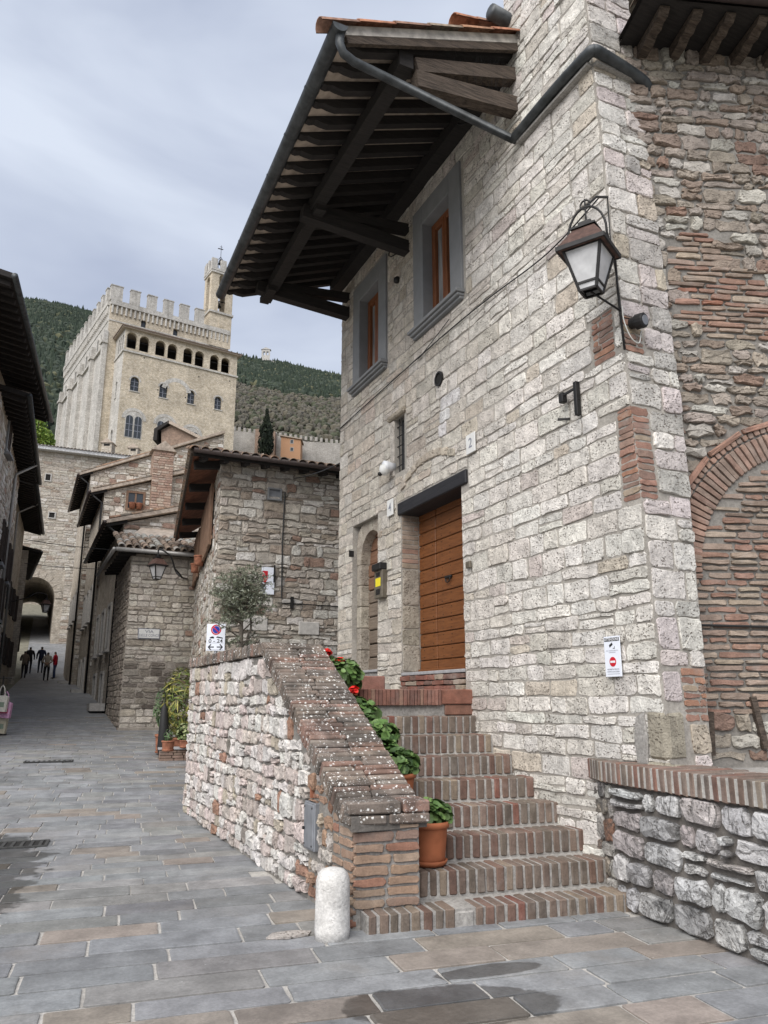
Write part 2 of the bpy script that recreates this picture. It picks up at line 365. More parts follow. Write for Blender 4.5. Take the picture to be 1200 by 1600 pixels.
simple('sign_red', (0.52, 0.016, 0.03), 0.45, var=0.04, bump=0); simple('sign_blue', (0.012, 0.035, 0.34), 0.45, var=0.04, bump=0)
simple('sign_yellow', (0.75, 0.62, 0.03), 0.5, var=0.05, bump=0)
simple('aluminium', (0.33, 0.335, 0.345), 0.45, 0.5, 0.5, var=0.06)
simple('plate_metal', (0.24, 0.25, 0.27), 0.5, 0.5, 0.4, var=0.15)
simple('bronze', (0.15, 0.13, 0.10), 0.5, 0.5, 0.4, var=0.2)
simple('terracotta', (0.34, 0.115, 0.052), 0.75, 0.25, var=0.14, scale=9, bump=0.1)
simple('old_terracotta', (0.27, 0.115, 0.07), 0.85, 0.2, var=0.3, scale=16, bump=0.2)
simple('soil', (0.045, 0.03, 0.02), 0.95, var=0.4, scale=60, bump=0.8, bd=0.02)
simple('cable_black', (0.02, 0.02, 0.02), 0.6, var=0, bump=0); simple('cable_white', (0.55, 0.55, 0.52), 0.6, var=0, bump=0)
simple('cloth', None, 0.9, 0.1, var=0.12, scale=25, bump=0.2)
simple('petal', (0.62, 0.018, 0.012), 0.6, var=0.2, scale=30, bump=0)
simple('drain_iron', (0.06, 0.06, 0.058), 0.7, 0.4, 0.3, var=0.3, scale=30)
simple('interior', (0.02, 0.019, 0.018), 0.95, var=0, bump=0)
q = NM('glass', 0.08, 0.5); q.base((0.04, 0.045, 0.05)); M['glass'] = q.m
q = NM('curtained_glass', 0.12, 0.5); cu = q.noise(14, 3, 0.5, q.scaled(1, 1, 0.12)); q.base(q.mix(q.ramp(cu, 0.3, 0.7), (0.14, 0.145, 0.15), (0.34, 0.34, 0.33))); M['curtained_glass'] = q.m
def leaf_mat(name, rough=0.5, trans=0.15):
    q = NM(name, rough, 0.35); q.base(q.mul(q.attr(), q.ramp(q.noise(20, 3), 0.3, 0.7, 0.8, 1.2))); M[name] = q.m
leaf_mat('leaf'); leaf_mat('wood_leaf', 0.9)

# ------------------------------------------------------------------ masonry
def mixc(a, b, k): return tuple(a[i] + (b[i] - a[i]) * k for i in range(3))
def varc(c, v=0.12, h=0.014):
    k = 1 + U(-v, v); return tuple(max(0.01, x * k * (1 + U(-h, h))) for x in c)
def pick(*cs):                         # weighted colours: (weight, colour)
    r = U(0, sum(w for w, _ in cs))
    for w, c in cs:
        r -= w
        if r <= 0: return varc(c)
    return varc(cs[-1][1])
def rpoly(c4, rc, jit):                # four corners -> ten-sided, worn outline
    pts = []
    for i in range(4):
        p, a, b = c4[i], c4[i - 1], c4[(i + 1) % 4]
        for q in (a, b):
            d = (q[0] - p[0], q[1] - p[1]); l = math.hypot(*d) or 1e-6; r = min(rc * U(0.5, 1.4), l * 0.3)
            pts.append((p[0] + d[0] / l * r + U(-jit, jit), p[1] + d[1] / l * r + U(-jit, jit)))
        for k in ((U(0.25, 0.4), U(0.6, 0.75)) if i in (0, 2) else (U(0.35, 0.65),)):
             pts.append((p[0] + (b[0] - p[0]) * k + U(-jit, jit), p[1] + (b[1] - p[1]) * k + U(-jit, jit) * 1.3))
    return pts
def lay(s_of, t0, t1, ht, ln, colf, openings=(), joint=0.012, jit=0.006, rc=0.012, und=0.0, proud=(0.012, 0.03), split=0.0, keep=None, seed=0.0):
    out_ = []; t = t0; k = 0
    while t < t1 - 0.02:
        h = U(*(ht(t) if callable(ht) else ht))
        if t + h > t1 - 0.4 * h: h = t1 - t
        a0, a1 = s_of(t + h / 2); iv = [(a0, a1)]; trims = []
        for (oa, ob, pa, pb) in openings:
            ov = min(t + h, pb) - max(t, pa)
            if ov <= 0: continue
            if ov < 0.45 * h: trims.append((oa, ob, pa, pb)); continue
            nv = []
            for (x, y) in iv:
                if ob <= x or oa >= y: nv.append((x, y)); continue
                if oa > x: nv.append((x, oa))
                if ob < y: nv.append((ob, y))
            iv = nv
        def bo(kk, s_): return und * mnoise.noise(V((s_ * 1.7, kk * 5.37 + seed, 0.3)))
        for (x, y) in iv:
            s = x
            while s < y - 0.02:
                l = U(*(ln(t) if callable(ln) else ln))
                if h < 0.1: l *= 1.15
                if s + l > y - (ln(t) if callable(ln) else ln)[0] * 0.55: l = y - s
                parts_ = [(t, t + h)]
                if split and h > 0.13 and U(0, 1) < split:
                    m = t + h * U(0.38, 0.62); parts_ = [(t, m), (m, t + h)]
                for (ta, tb) in parts_:
                    lo, hi = ta, tb
                    for (oa, ob, pa, pb) in trims:
                        if ob > s + 0.01 and oa < s + l - 0.01:
                            if pb < hi and pb > lo: lo = pb
                            elif pa > lo and pa < hi: hi = pa
                    if hi - lo < 0.025: continue
                    lk = lo == t; hk = hi == t + h; j = joint / 2
                    c4 = [(s + j, lo + j + (bo(k, s) if lk else 0)), (s + l - j, lo + j + (bo(k, s + l) if lk else 0)),
                          (s + l - j, hi - j + (bo(k + 1, s + l) if hk else 0)), (s + j, hi - j + (bo(k + 1, s) if hk else 0))]
                    cx, cy = s + l / 2, (lo + hi) / 2
                    if keep and not keep(cx, cy): continue
                    if l < 0.035: continue
                    out_.append((rpoly(c4, rc, jit), U(*proud), colf(cx, cy)))
                s += l
        t += h; k += 1
    return out_
def parea(fr, poly):
    q = []
    for a, b in poly:
        r = proj(fr.P(a, b))
        if r is None: return 0.0
        q.append(r)
    mx = sum(p[0] for p in q) / len(q); my = sum(p[1] for p in q) / len(q)
    A = abs(sum(q[i][0] * q[(i + 1) % len(q)][1] - q[(i + 1) % len(q)][0] * q[i][1] for i in range(len(q)))) / 2
    return A if -20 < mx < 1220 and -20 < my < 1620 else A * 1e-3
def emit(sets, name, rest, mat, parent, limit=300, depth=0.04, inset=0.13, rough=0.12, smooth=True, edge=0.62):
    allp = [(parea(fr, p[0]), fr, p) for fr, ps in sets for p in ps]
    allp.sort(key=lambda z: -z[0]); big, small = allp[:limit], allp[limit:]
    for _, fr, (poly, pr, c) in big:
        MB().stone(fr, poly, pr, depth, c, inset, rough, edge).build(name, mat, parent, smooth)
    if small:
        mb = MB()
        for _, fr, (poly, pr, c) in small: mb.stone(fr, poly, pr, depth, c, inset, rough, edge)
        mb.build(rest, mat, parent, smooth, 'stuff')
def core(mb, fr, s0, s1, t0, t1, openings=(), reveal=0.3):
    ss = sorted({s0, s1, *[min(max(x, s0), s1) for o in openings for x in o[:2]]}); ts = sorted({t0, t1, *[min(max(x, t0), t1) for o in openings for x in o[2:]]})
    for i in range(len(ss) - 1):
        for j in range(len(ts) - 1):
            cx, cy = (ss[i] + ss[i + 1]) / 2, (ts[j] + ts[j + 1]) / 2
            if any(o[0] < cx < o[1] and o[2] < cy < o[3] for o in openings): continue
            mb.quad(fr.P(ss[i], ts[j]), fr.P(ss[i + 1], ts[j]), fr.P(ss[i + 1], ts[j + 1]), fr.P(ss[i], ts[j + 1]))
    for (a, b, c, d) in openings:
        r = -reveal
        mb.quad(fr.P(a, c), fr.P(a, d), fr.P(a, d, r), fr.P(a, c, r)); mb.quad(fr.P(b, c), fr.P(b, d), fr.P(b, d, r), fr.P(b, c, r))
        mb.quad(fr.P(a, d), fr.P(b, d), fr.P(b, d, r), fr.P(a, d, r)); mb.quad(fr.P(a, c), fr.P(b, c), fr.P(b, c, r), fr.P(a, c, r))
    return mb
def text_mesh(name, txt, fr, s, t, size, mat, parent, h=0.004, bold=0.0, xs=1.0):
    cu = bpy.data.curves.new(name, 'FONT'); cu.body = txt; cu.size = size; cu.align_x = 'CENTER'; cu.align_y = 'CENTER'; cu.offset = bold
    to = bpy.data.objects.new(name, cu); me = bpy.data.meshes.new_from_object(to)
    bpy.data.objects.remove(to); bpy.data.curves.remove(cu)
    sg = -1.0 if fr.flip else 1.0
    for v in me.vertices: v.co = fr.P(s + v.co.x * xs * sg, t + v.co.y, h)
    me.materials.clear(); me.materials.append(mat); me.name = name
    o = bpy.data.objects.new(name, me); col.objects.link(o); return adopt(o, parent)
def disc(mb, fr, s, t, r0, r1, h0, h1, seg=24, a0=0, a1=360):     # ring or disc standing off a face
    n = seg; vs = []; fs = []
    for i in range(n + 1):
        a = math.radians(a0 + (a1 - a0) * i / n)
        for (r, h) in ((r1, h0), (r1, h1), (r0, h1), (r0, h0)): vs.append(fr.P(s + r * math.cos(a), t + r * math.sin(a), h))
    for i in range(n):
        for k in range(4): fs.append((i * 4 + k, (i + 1) * 4 + k, (i + 1) * 4 + (k + 1) % 4, i * 4 + (k + 1) % 4))
    return mb.add(vs, fs)
def poly3(mb, fr, pts, h): return mb.add([fr.P(a, b, h) for a, b in pts], [tuple(range(len(pts)))])

# ------------------------------------------------------------------ the lie of the land
GP = [(-400, -0.5), (3, 0), (10.5, 0.0), (12.5, 0.06), (23, 0.76), (35, 1.75), (52, 2.8), (57, 3.7), (64, 5.7), (78, 8.5), (110, 18), (150, 34), (200, 50), (300, 52), (450, 52)]
def G(x, y):
    for i in range(len(GP) - 1):
        if y <= GP[i + 1][0]:
            (a, za), (b, zb) = GP[i], GP[i + 1]; k = max(0, (y - a) / (b - a)); return za + (zb - za) * k
    return GP[-1][1]
SKY = []
for (x_, y_) in ((-300, 500), (0, 474), (60, 474), (100, 479), (165, 495), (250, 530), (330, 556), (365, 562), (430, 574), (530, 592), (700, 625), (1000, 720)):
    r_ = ray(x_, y_); SKY.append((math.degrees(math.atan2(r_.dot(CR), r_.dot(CF))), math.degrees(math.atan2(r_.z, math.hypot(r_.x, r_.y)))))
def hill(x, y):                        # wooded mountain behind the town, by bearing from the camera
    r = math.hypot(x, y); bear = math.degrees(math.atan2(x, y) - YAW)
    base = G(x, min(y, 300)) if y > 0 else 0
    R0 = 230.0; k = min(1.0, max(0.0, (r - R0) / 490.0))
    ridge = SKY[0][1]
    for i in range(len(SKY) - 1):
        if SKY[i][0] <= bear: k2 = min(1, (bear - SKY[i][0]) / (SKY[i + 1][0] - SKY[i][0])); ridge = SKY[i][1] + (SKY[i + 1][1] - SKY[i][1]) * k2
    top = 720 * math.tan(math.radians(ridge)) + CAMZ
    low = 64.0
    z = low + (top - low) * (k ** 0.92)
    z += 7 * mnoise.noise(V((x * 0.012, y * 0.012, 0))) * k
    if r > 720: z = top - (r - 720) * 0.25
    return z
mb = MB(); n0 = 44
xs = [-1500, -900, -500, -300, -150, -60, -25, -10, 0, 10, 25, 60, 150, 300, 500, 900, 1500]
ys = [-1500, -700, -300, -100, -30, 3, 10.5, 12.5, 23, 35, 52, 57, 64, 78, 110, 150, 200, 300, 450]
for j in range(len(ys)):
    for i in range(len(xs)): mb.v.append((xs[i], ys[j], G(xs[i], ys[j]) - 0.06)); mb.c.append((0.1, 0.1, 0.08))
for j in range(len(ys) - 1):
    for i in range(len(xs) - 1): a = j * len(xs) + i; mb.f.append((a, a + 1, a + 1 + len(xs), a + len(xs)))
tag(mb.build('ground', M['earth']), kind='structure')

# street: grout bed with stone slabs laid in courses across it
E_ = V((0.9925, -0.1225, 0)); EN = V((0.1225, 0.9925, 0))     # along a course / up the street
def street_edges(y):                   # left and right limit of the paving at distance y
    lt = [(-6, -14), (9, -12), (16, -5), (22, -0.9), (26, -0.35), (33, 0.35), (40, 0.6), (52, 1.0), (58, 1.2), (80, 1.5)]
    rt = [(-6, 8), (3.2, 4.6), (5.2, 4.6), (5.5, 2.4), (11.6, 2.42), (12.4, 3.2), (15, 3.4), (22.9, 4.6), (23.0, 3.3), (35, 3.45), (44, 3.7), (52, 3.9), (58, 4.1), (80, 4.4)]
    def ip(tb):
        for i in range(len(tb) - 1):
            if y <= tb[i + 1][0]:
                k = max(0, (y - tb[i][0]) / (tb[i + 1][0] - tb[i][0])); return tb[i][1] + (tb[i + 1][1] - tb[i][1]) * k
        return tb[-1][1]
    return ip(lt), ip(rt)
mb = MB(); yy = [-6 + 0.5 * i for i in range(172)]
for y in yy:
    a, b = street_edges(y); b += 2.2 if y < 24 else 0.4
    mb.v += [(a - 1.0, y, G(0, y) - 0.004), (b, y, G(0, y) - 0.004)]; mb.c += [(0.4, 0.4, 0.4)] * 2
for i in range(len(yy) - 1): mb.f.append((2 * i, 2 * i + 1, 2 * i + 3, 2 * i + 2))
street = tag(mb.build('street', M['grout']), kind='structure')
slabs = []; v = 1.6; k = 0
def slab_col(x, y):
    far = min(1, max(0, (y - 9) / 10))
    r = U(0, 1)
    if r < 0.09 * (1 - far * 0.8) + (0.16 if x > 2.0 and y < 5.3 else 0): return varc((0.24, 0.21, 0.182), 0.12)
    if r < 0.3: return varc((0.225, 0.222, 0.215), 0.12)
    return varc((0.21, 0.214, 0.22), 0.17)
class Fg:                              # slab laid on the ground: s along the course, t up the street
    flip = False
    def P(s, a, b, h=0.0):
        p = E_ * a + EN * b; p.z = G(p.x, p.y) + h; return p
FG = Fg()
while v < 27:
    w = U(0.25, 0.36) if v < 14 else U(0.22, 0.3)
    yc = v + w / 2; a, b = street_edges(yc - 0.1225 * 2); a = max(a, -2.6 - 0.0 * yc)
    x = a - 0.1235 * yc - U(0.3, 0.8)
    while x < b + 0.5:
        l = U(0.38, 1.05) if v < 8 else U(0.3, 0.75)
        p = E_ * (x + l / 2) + EN * yc; lo, hi = street_edges(p.y)
        if lo - 0.1 < p.x < hi + 0.12:
            j = 0.011 if v < 7 else 0.008
            c4 = [(x + j, v + j), (x + l - j, v + j), (x + l - j, v + w - j), (x + j, v + w - j)]
            slabs.append((rpoly(c4, 0.011, 0.0045), U(0.003, 0.011), slab_col(p.x, p.y)))
        x += l
    v += w; k += 1
emit([(FG, slabs)], 'paving_slab', 'paving_slabs', M['paving'], street, 300, 0.03, 0.03, 0.06, False)
# farther up the hill the slabs are too small to pick apart
mb = MB(); yy = [26.6 + 0.6 * i for i in range(90)]
for y in yy:
    a, b = street_edges(y); mb.v += [(a - 1.0, y, G(0, y) + 0.006), (b + 0.3, y, G(0, y) + 0.006)]; mb.c += [(0.21, 0.214, 0.22)] * 2
for i in range(len(yy) - 1): mb.f.append((2 * i, 2 * i + 1, 2 * i + 3, 2 * i + 2))
mb.build('upper_paving', M['paving'], street)
def grate(x, y, w, d, label):
    t = thing('drain_grate', label, 'drain', (x, y, G(x, y)), 'drain grates in the street')
    f = Fr((x, y, G(x, y) + 0.006), E_, EN, (0, 0, 1))
    m = MB(); m.rbox(f, -w, w, -d, d, 0.0, 0.005); m.build('pit', M['interior'], t)
    m = MB()
    for (a, b, c, e) in ((-w, w, -d - .03, -d), (-w, w, d, d + .03), (-w - .03, -w, -d - .03, d + .03), (w, w + .03, -d - .03, d + .03)): m.rbox(f, a, b, c, e, 0.0, 0.016)
    m.build('frame', M['drain_iron'], t)
    nb = int(w / 0.045)
    for i in range(nb): 
        x0 = -w + (i + 0.5) * 2 * w / nb; m = MB(); m.rbox(f, x0 - 0.018, x0 + 0.018, -d, d, 0.002, 0.013); m.build('bar', M['drain_iron'], t)
grate(0.67, 17.4, 0.42, 0.16, 'long iron drain grate farther up the street, beside the dry paving')
grate(0.1, 10.15, 0.34, 0.17, 'iron drain grate at the left edge beside the wet stain')

# ================================================================== the stone house with the staircase
WX = 4.6
FM = Fr((WX, 0, 0), (0, 1, 0), (0, 0, 1), (-1, 0, 0))              # long side: s = distance up the street, t = height
FB = Fr((WX, 4.65, 0), (1, 0, 0), (0, 0.0396, 1), (0, -1, 0.0396))   # end of the corner pier, leaning back
FRW = frame_az((5.1, 4.95, 0), math.radians(108.7))                   # brick and rubble wall on the right
house = thing('stone_house', 'pale stone house with wide timber eaves, plank doors and brick steps', 'house', (5.2, 8.2, 0))
def s0(t): return 4.65 + 0.0396 * t
def s1b(t): return 0.36 + 0.06 * min(max(t, 0), 4.0)
YE, ZT, ZL = 11.75, 10.7, 8.98
DOOR = (7.73, 9.38, 1.72, 4.13); ARCH = (10.17, 11.14, 1.72, 4.29); SLIT = (9.26, 9.57, 4.74, 5.57)
WIN1 = (7.82, 8.60, 6.64, 8.22); WIN2 = (10.1, 10.88, 6.64, 8.16)
PATCH = [(4.6, 5.0, 3.25, 4.1), (4.93, 5.26, 4.62, 5.1)]
OPEN = [DOOR, ARCH, SLIT, WIN1, WIN2]
mb = MB(); core(mb, FM, 5.3, YE, -0.1, ZL, OPEN, 0.42)
for i in range(22):
    a, b = -0.1 + 0.49 * i, -0.1 + 0.49 * (i + 1)
    mb.quad(FM.P(s0(a), a), FM.P(5.3, a), FM.P(5.3, b), FM.P(s0(b), b)); mb.quad(FB.P(0, a), FB.P(s1b(a), a), FB.P(s1b(b), b), FB.P(0, b))
    mb.quad(FB.P(s1b(a), a), FB.P(s1b(a), a, -1.2), FB.P(s1b(b), b, -1.2), FB.P(s1b(b), b))
mb.quad(FM.P(5.3, ZL), FM.P(6.42, ZL), FM.P(6.42, ZT), FM.P(5.3, ZT))
mb.quad(FM.P(6.42, ZL), FM.P(6.42, ZL, -3), FM.P(6.42, ZT, -3), FM.P(6.42, ZT))
mb.quad(FM.P(YE, -0.1), FM.P(YE, -0.1, -6), FM.P(YE, ZL, -6), FM.P(YE, ZL))              # far end
mb.quad(FM.P(5.2, ZT), FM.P(6.42, ZT), FM.P(6.42, ZT, -4), FM.P(5.2, ZT, -4))
mb.quad(FM.P(4.9, -0.1, -6), FM.P(YE, -0.1, -6), FM.P(YE, ZL, -6), FM.P(4.9, ZL, -6))
wall = mb.build('wall', M['mortar'], house)
def cmain(s, t):
    tan = min(1, max(0, (s - 6.2) / 3.0)) * 0.75 + U(-0.1, 0.15)
    w = pick((7, (0.71, 0.68, 0.63)), (0.8, (0.58, 0.52, 0.485)), (0.6, (0.56, 0.50, 0.42)), (2.5, (0.63, 0.595, 0.54)))
    d = pick((5, (0.50, 0.45, 0.38)), (2, (0.45, 0.395, 0.325)), (1.5, (0.55, 0.51, 0.45)), (0.5, (0.47, 0.39, 0.32)))
    c = mixc(w, d, max(0, min(1, tan)))
    if 7.75 < s < 8.3 and 4.95 < t < 5.45 and abs((s - 8.2) + (t - 5.0) * 0.9) < 0.22: c = varc((0.66, 0.65, 0.63), 0.05)
    return c
def lnm(t): return (0.2, 0.52) if t > 2.4 else (0.2, 0.6)
om = OPEN + PATCH + [(7.55, 9.45, 4.1, 4.3), (7.48, 8.88, 6.5, 8.52), (9.8, 11.17, 6.5, 8.5), (9.2, 9.72, 4.7, 5.66)]
sm = lay(lambda t: (s0(t) + 0.005, YE), 0.0, 8.96, (0.095, 0.235), lnm, cmain, om, 0.019, 0.009, 0.02, 0.028, (0.003, 0.017), 0.12, None, 1.0)
sm += lay(lambda t: (s0(t) + 0.005, 6.42), 8.96, ZT, (0.12, 0.22), (0.22, 0.5), cmain, (), 0.015, 0.006, 0.018, 0.015, (0.008, 0.028), 0.05, None, 2.0)
def cbut(s, t): return pick((4, (0.65, 0.62, 0.575)), (3, (0.61, 0.545, 0.525)), (1, (0.50, 0.44, 0.36)), (1.5, (0.45, 0.43, 0.40)))
sb = lay(lambda t: (0.004, s1b(t)), 1.0, ZT, (0.15, 0.26), (0.17, 0.4), cbut, [(-0.1, 0.2, 3.25, 4.1), (-0.1, 0.24, 4.62, 4.98), (-.1, 0.24, 1.0, 1.5), (0.2, 0.7, 1.42, 1.85)], 0.016, 0.008, 0.022, 0.02, (0.008, 0.028), 0.08, None, 3.0)
emit([(FM, sm), (FB, sb)], 'stone', 'small_stones', M['limestone'], wall, 300, 0.05, 0.07, 0.3, False, 0.6)
# brick repairs in the corner
def cbr(s, t): return pick((4, (0.29, 0.17, 0.13)), (3, (0.26, 0.175, 0.14)), (1, (0.34, 0.19, 0.13)), (1, (0.34, 0.27, 0.2)))
bp = lay(lambda t: (s0(t) - 0.005, 4.99), 3.25, 4.1, (0.055, 0.075), (0.2, 0.26), cbr, (), 0.014, 0.005, 0.012, 0.01, (0.0, 0.02))
bp += lay(lambda t: (4.95, 5.24), 4.62, 5.1, (0.055, 0.07), (0.12, 0.25), cbr, (), 0.016, 0.006, 0.012, 0.01, (0.002, 0.02), 0, lambda s, t: s - 4.93 > (t - 4.62) * 0.15 and s < 5.28 - abs(t - 4.95) * 0.5)
bq = lay(lambda t: (-0.005, 0.19), 3.25, 4.1, (0.055, 0.075), (0.16, 0.2), cbr, (), 0.014, 0.005, 0.012, 0.01, (0.0, 0.02))
bq += lay(lambda t: (0.0, 0.23), 4.62, 4.98, (0.055, 0.07), (0.1, 0.2), cbr, (), 0.018, 0.006, 0.012, 0.01, (0.002, 0.02))
bq += lay(lambda t: (0.2, s1b(t)), 1.42, 1.85, (0.05, 0.07), (0.12, 0.22), cbr, (), 0.018, 0.006, 0.012, 0.01, (0.002, 0.018))
emit([(FM, bp), (FB, bq)], 'brick', 'bricks', M['old_brick'], wall, 120, 0.05, 0.06, 0.1, False)
# worn round corner post at the foot of the pier
m = MB(); m.cbox((WX + 0.09, 4.80, 1.32), V((0.12, 0, 0)), V((0, 0.12, 0)), V((0, 0.006, 0.2)), 0.045, 0.012, (0.33, 0.30, 0.24)); m.build('corner_block', M['old_rubble'], house)
m = MB(); m.cbox((WX + 0.085, 4.80, 1.07), V((0.13, 0, 0)), V((0, 0.13, 0)), V((0, 0, 0.05)), 0.03, 0.01, (0.33, 0.30, 0.235)); m.build('corner_block', M['old_rubble'], house)
m = MB(); m.stone(FM, [(4.92, 1.08), (5.04, 1.06), (5.06, 1.3), (5.02, 1.46), (4.93, 1.5), (4.9, 1.3)], 0.03, 0.03, (0.30, 0.29, 0.27)); m.build('corner_patch', M['cement'], house)

# --- plank door with black lintel
XR = 0.27
door = MB(); 
door = door.rbox(FM, DOOR[0] - 0.02, DOOR[1] + 0.02, 1.9, 4.16, -XR - 0.12, -XR - 0.05).build('door', M['interior'], house)
zz = 1.965; kk = 0
while zz < 4.1:
    hh = 0.168 if kk else 0.13
    for (a, b) in ((7.74, 8.875), (8.895, 9.37)):
        MB().rbox(FM, a, b, zz + 0.003, min(zz + hh, 4.12), -XR - 0.05, -XR + U(-0.002, 0.002), 0.009).build('plank', M['door_wood'], door)
    zz += hh + 0.006; kk += 1
MB().rbox(FM, 7.74, 9.37, 1.945, 1.985, -XR - 0.02, -XR + 0.035, 0.008).build('bottom_rail', M['door_wood'], door)
m = MB(); zc = 1.965 + 0.136
for i in range(12):
    for s_ in (7.84, 8.17, 8.5, 8.72, 8.98, 9.25):
        for dz in (0.04, 0.13): disc(m, FM, s_ + U(-.01, .01), zc + i * 0.174 + dz, 0.0, 0.006, -XR, -XR + 0.005, 6)
m.build('nails', M['iron'], door)
m = MB(); pth = [FM.P(8.53 + 0.055 * math.cos(a), 3.12 + 0.045 * math.sin(a) - 0.02, -XR + 0.03) for a in [math.radians(-200 + 22 * i) for i in range(11)]]
m.tube(pth, 0.008, 6); m.rbox(FM, 8.45, 8.61, 3.115, 3.145, -XR, -XR + 0.035, 0.006)
m.build('handle', M['iron'], door)
m = MB(); m.rbox(FM, 7.57, 9.44, 4.10, 4.275, -0.40, 0.035, 0.012); m.build('lintel', M['lintel_wood'], house)
m = MB(); m.rbox(FM, 7.735, 9.375, 1.90, 1.94, -XR - 0.02, 0.02, 0.006); m.build('door_sill', M['slate_sill'], house)
m = MB(); m.rbox(FM, 7.735, 9.375, 1.6, 1.895, -0.3, -0.035); m.build('plinth', M['dark_mortar'], house)
pl = lay(lambda t: (7.735, 9.375), 1.70, 1.9, (0.058, 0.07), (0.16, 0.27), lambda s, t: pick((3, (0.22, 0.10, 0.075)), (2, (0.17, 0.105, 0.085)), (1, (0.28, 0.23, 0.18))), (), 0.012, 0.004, 0.008, 0.004, (0.03, 0.045))
emit([(FM, pl)], 'plinth_brick', 'plinth_bricks', M['old_brick'], house, 60, 0.02, 0.06, 0.05, False)
FJ = Fr((WX, 9.38, 0), (1, 0, 0), (0, 0, 1), (0, -1, 0))
jb = lay(lambda t: (0.005, XR), 3.35, 4.12, (0.06, 0.075), (0.12, 0.26), lambda s, t: pick((3, (0.30, 0.24, 0.19)), (2, (0.34, 0.22, 0.17))), (), 0.012, 0.004, 0.01, 0.004, (0.004, 0.012))
emit([(FJ, jb)], 'jamb_brick', 'jamb_bricks', M['old_brick'], house, 60, 0.02, 0.06, 0.05, False)
jb = lay(lambda t: (0.005, XR), 1.95, 3.34, (0.18, 0.4), (0.34, 0.5), lambda s, t: varc((0.40, 0.36, 0.30)), (), 0.012, 0.006, 0.02, 0.004, (0.006, 0.02))
emit([(FJ, jb)], 'jamb_stone', 'jamb_stones', M['limestone'], house, 60, 0.02, 0.08, 0.08, False)
# flattened relieving course above the lintel
FA = FM
for i in range(9):
    s_ = 7.85 + i * 0.17; z_ = 4.47 + 0.2 * (1 - ((s_ - 8.5) / 0.75) ** 2); dz = -0.36 * (s_ - 8.5)
    c4 = [(s_, z_), (s_ + 0.16, z_ + dz * 0.18), (s_ + 0.16, z_ + dz * 0.18 + 0.10), (s_, z_ + 0.10)]
    MB().stone(FM, rpoly(c4, 0.012, 0.004), 0.03, 0.05, varc((0.50, 0.44, 0.365)), 0.1, 0.1).build('arch_stone', M['limestone'], house)

# --- arched plank door
ad = MB().rbox(FM, 10.1, 11.2, 1.9, 4.3, -0.31, -0.28).build('arched_door', M['interior'], house)
zz = 2.02; kk = 0
while zz < 4.15:
    MB().rbox(FM, 10.12 + U(0, .01), 11.1, zz, zz + 0.19 + U(-.004, .006), -0.27, -0.215 + U(-0.012, 0.012), 0.012).build('plank', M['old_plank_red' if zz > 3.25 else 'old_plank'], ad)
    zz += 0.205; kk += 1
FA = FM; HC, RI = 3.66, 0.40; CC = 10.57
for i in range(5):                                                # moulded jamb on the far side, two piers of dressed blocks
    za = 2.0 + (HC - 2.0) * i / 5; zb = 2.0 + (HC - 2.0) * (i + 1) / 5
    for (a, b) in ((CC + RI, 11.13), (10.175, CC - RI)):
        if b - a > 0.0: MB().rbox(FM, a, b, za + 0.003, zb - 0.003, -0.24, -0.07, 0.012, varc((0.40, 0.355, 0.295))).build('jamb_stone', M['limestone'], house)
nv = 9
for i in range(nv):                                               # pointed arch ring
    a0, a1 = math.pi * i / nv, math.pi * (i + 1) / nv
    def ap(a, r): return (CC + r * math.cos(a), HC + r * 1.18 * math.sin(a) ** 0.9 if a not in (0, math.pi) else HC)
    q4 = [ap(a0, RI), ap(a0, RI + 0.26), ap(a1, RI + 0.26), ap(a1, RI)]
    q4 = [(min(max(x, 10.175), 11.135), min(y, 4.285)) for x, y in q4]
    m = MB(); m.cc = varc((0.39, 0.345, 0.285)); m.prism(FM, q4, -0.24, -0.07); m.build('arch_stone', M['limestone'], house)
m = MB(); m.rbox(FM, 10.17, 11.14, 1.98, 2.015, -0.45, 0.015, 0.005); m.build('door_sill', M['slate_sill'], house)
m = MB(); m.rbox(FM, 10.175, 11.135, 1.6, 1.975, -0.3, -0.02); m.build('rendered_panel', M['cement'], house)
MB().rbox(FM, 11.14, 11.16, 3.80, 3.9, -0.02, 0.06).build('hinge_pin', M['iron'], house)

# --- barred slit window
sw = MB().rbox(FM, 9.2, 9.62, 4.7, 5.6, -0.13, -0.11).build('small_window', M['glass'], house)
for i in range(3): MB().tube([FM.P(9.34 + i * 0.08, 4.74, -0.04), FM.P(9.34 + i * 0.08, 5.57, -0.04)], 0.008, 6).build('bar', M['iron'], sw)
for i in range(5): MB().tube([FM.P(9.26, 4.86 + i * 0.15, -0.04), FM.P(9.57, 4.86 + i * 0.15, -0.04)], 0.008, 6).build('bar', M['iron'], sw)
MB().rbox(FM, 9.575, 9.70, 4.72, 5.57, -0.2, 0.025, 0.012, (0.52, 0.48, 0.43)).build('jamb', M['limestone'], sw)
MB().rbox(FM, 9.2, 9.74, 5.575, 5.665, -0.2, 0.06, 0.02, (0.40, 0.35, 0.28)).build('lintel', M['limestone'], sw)

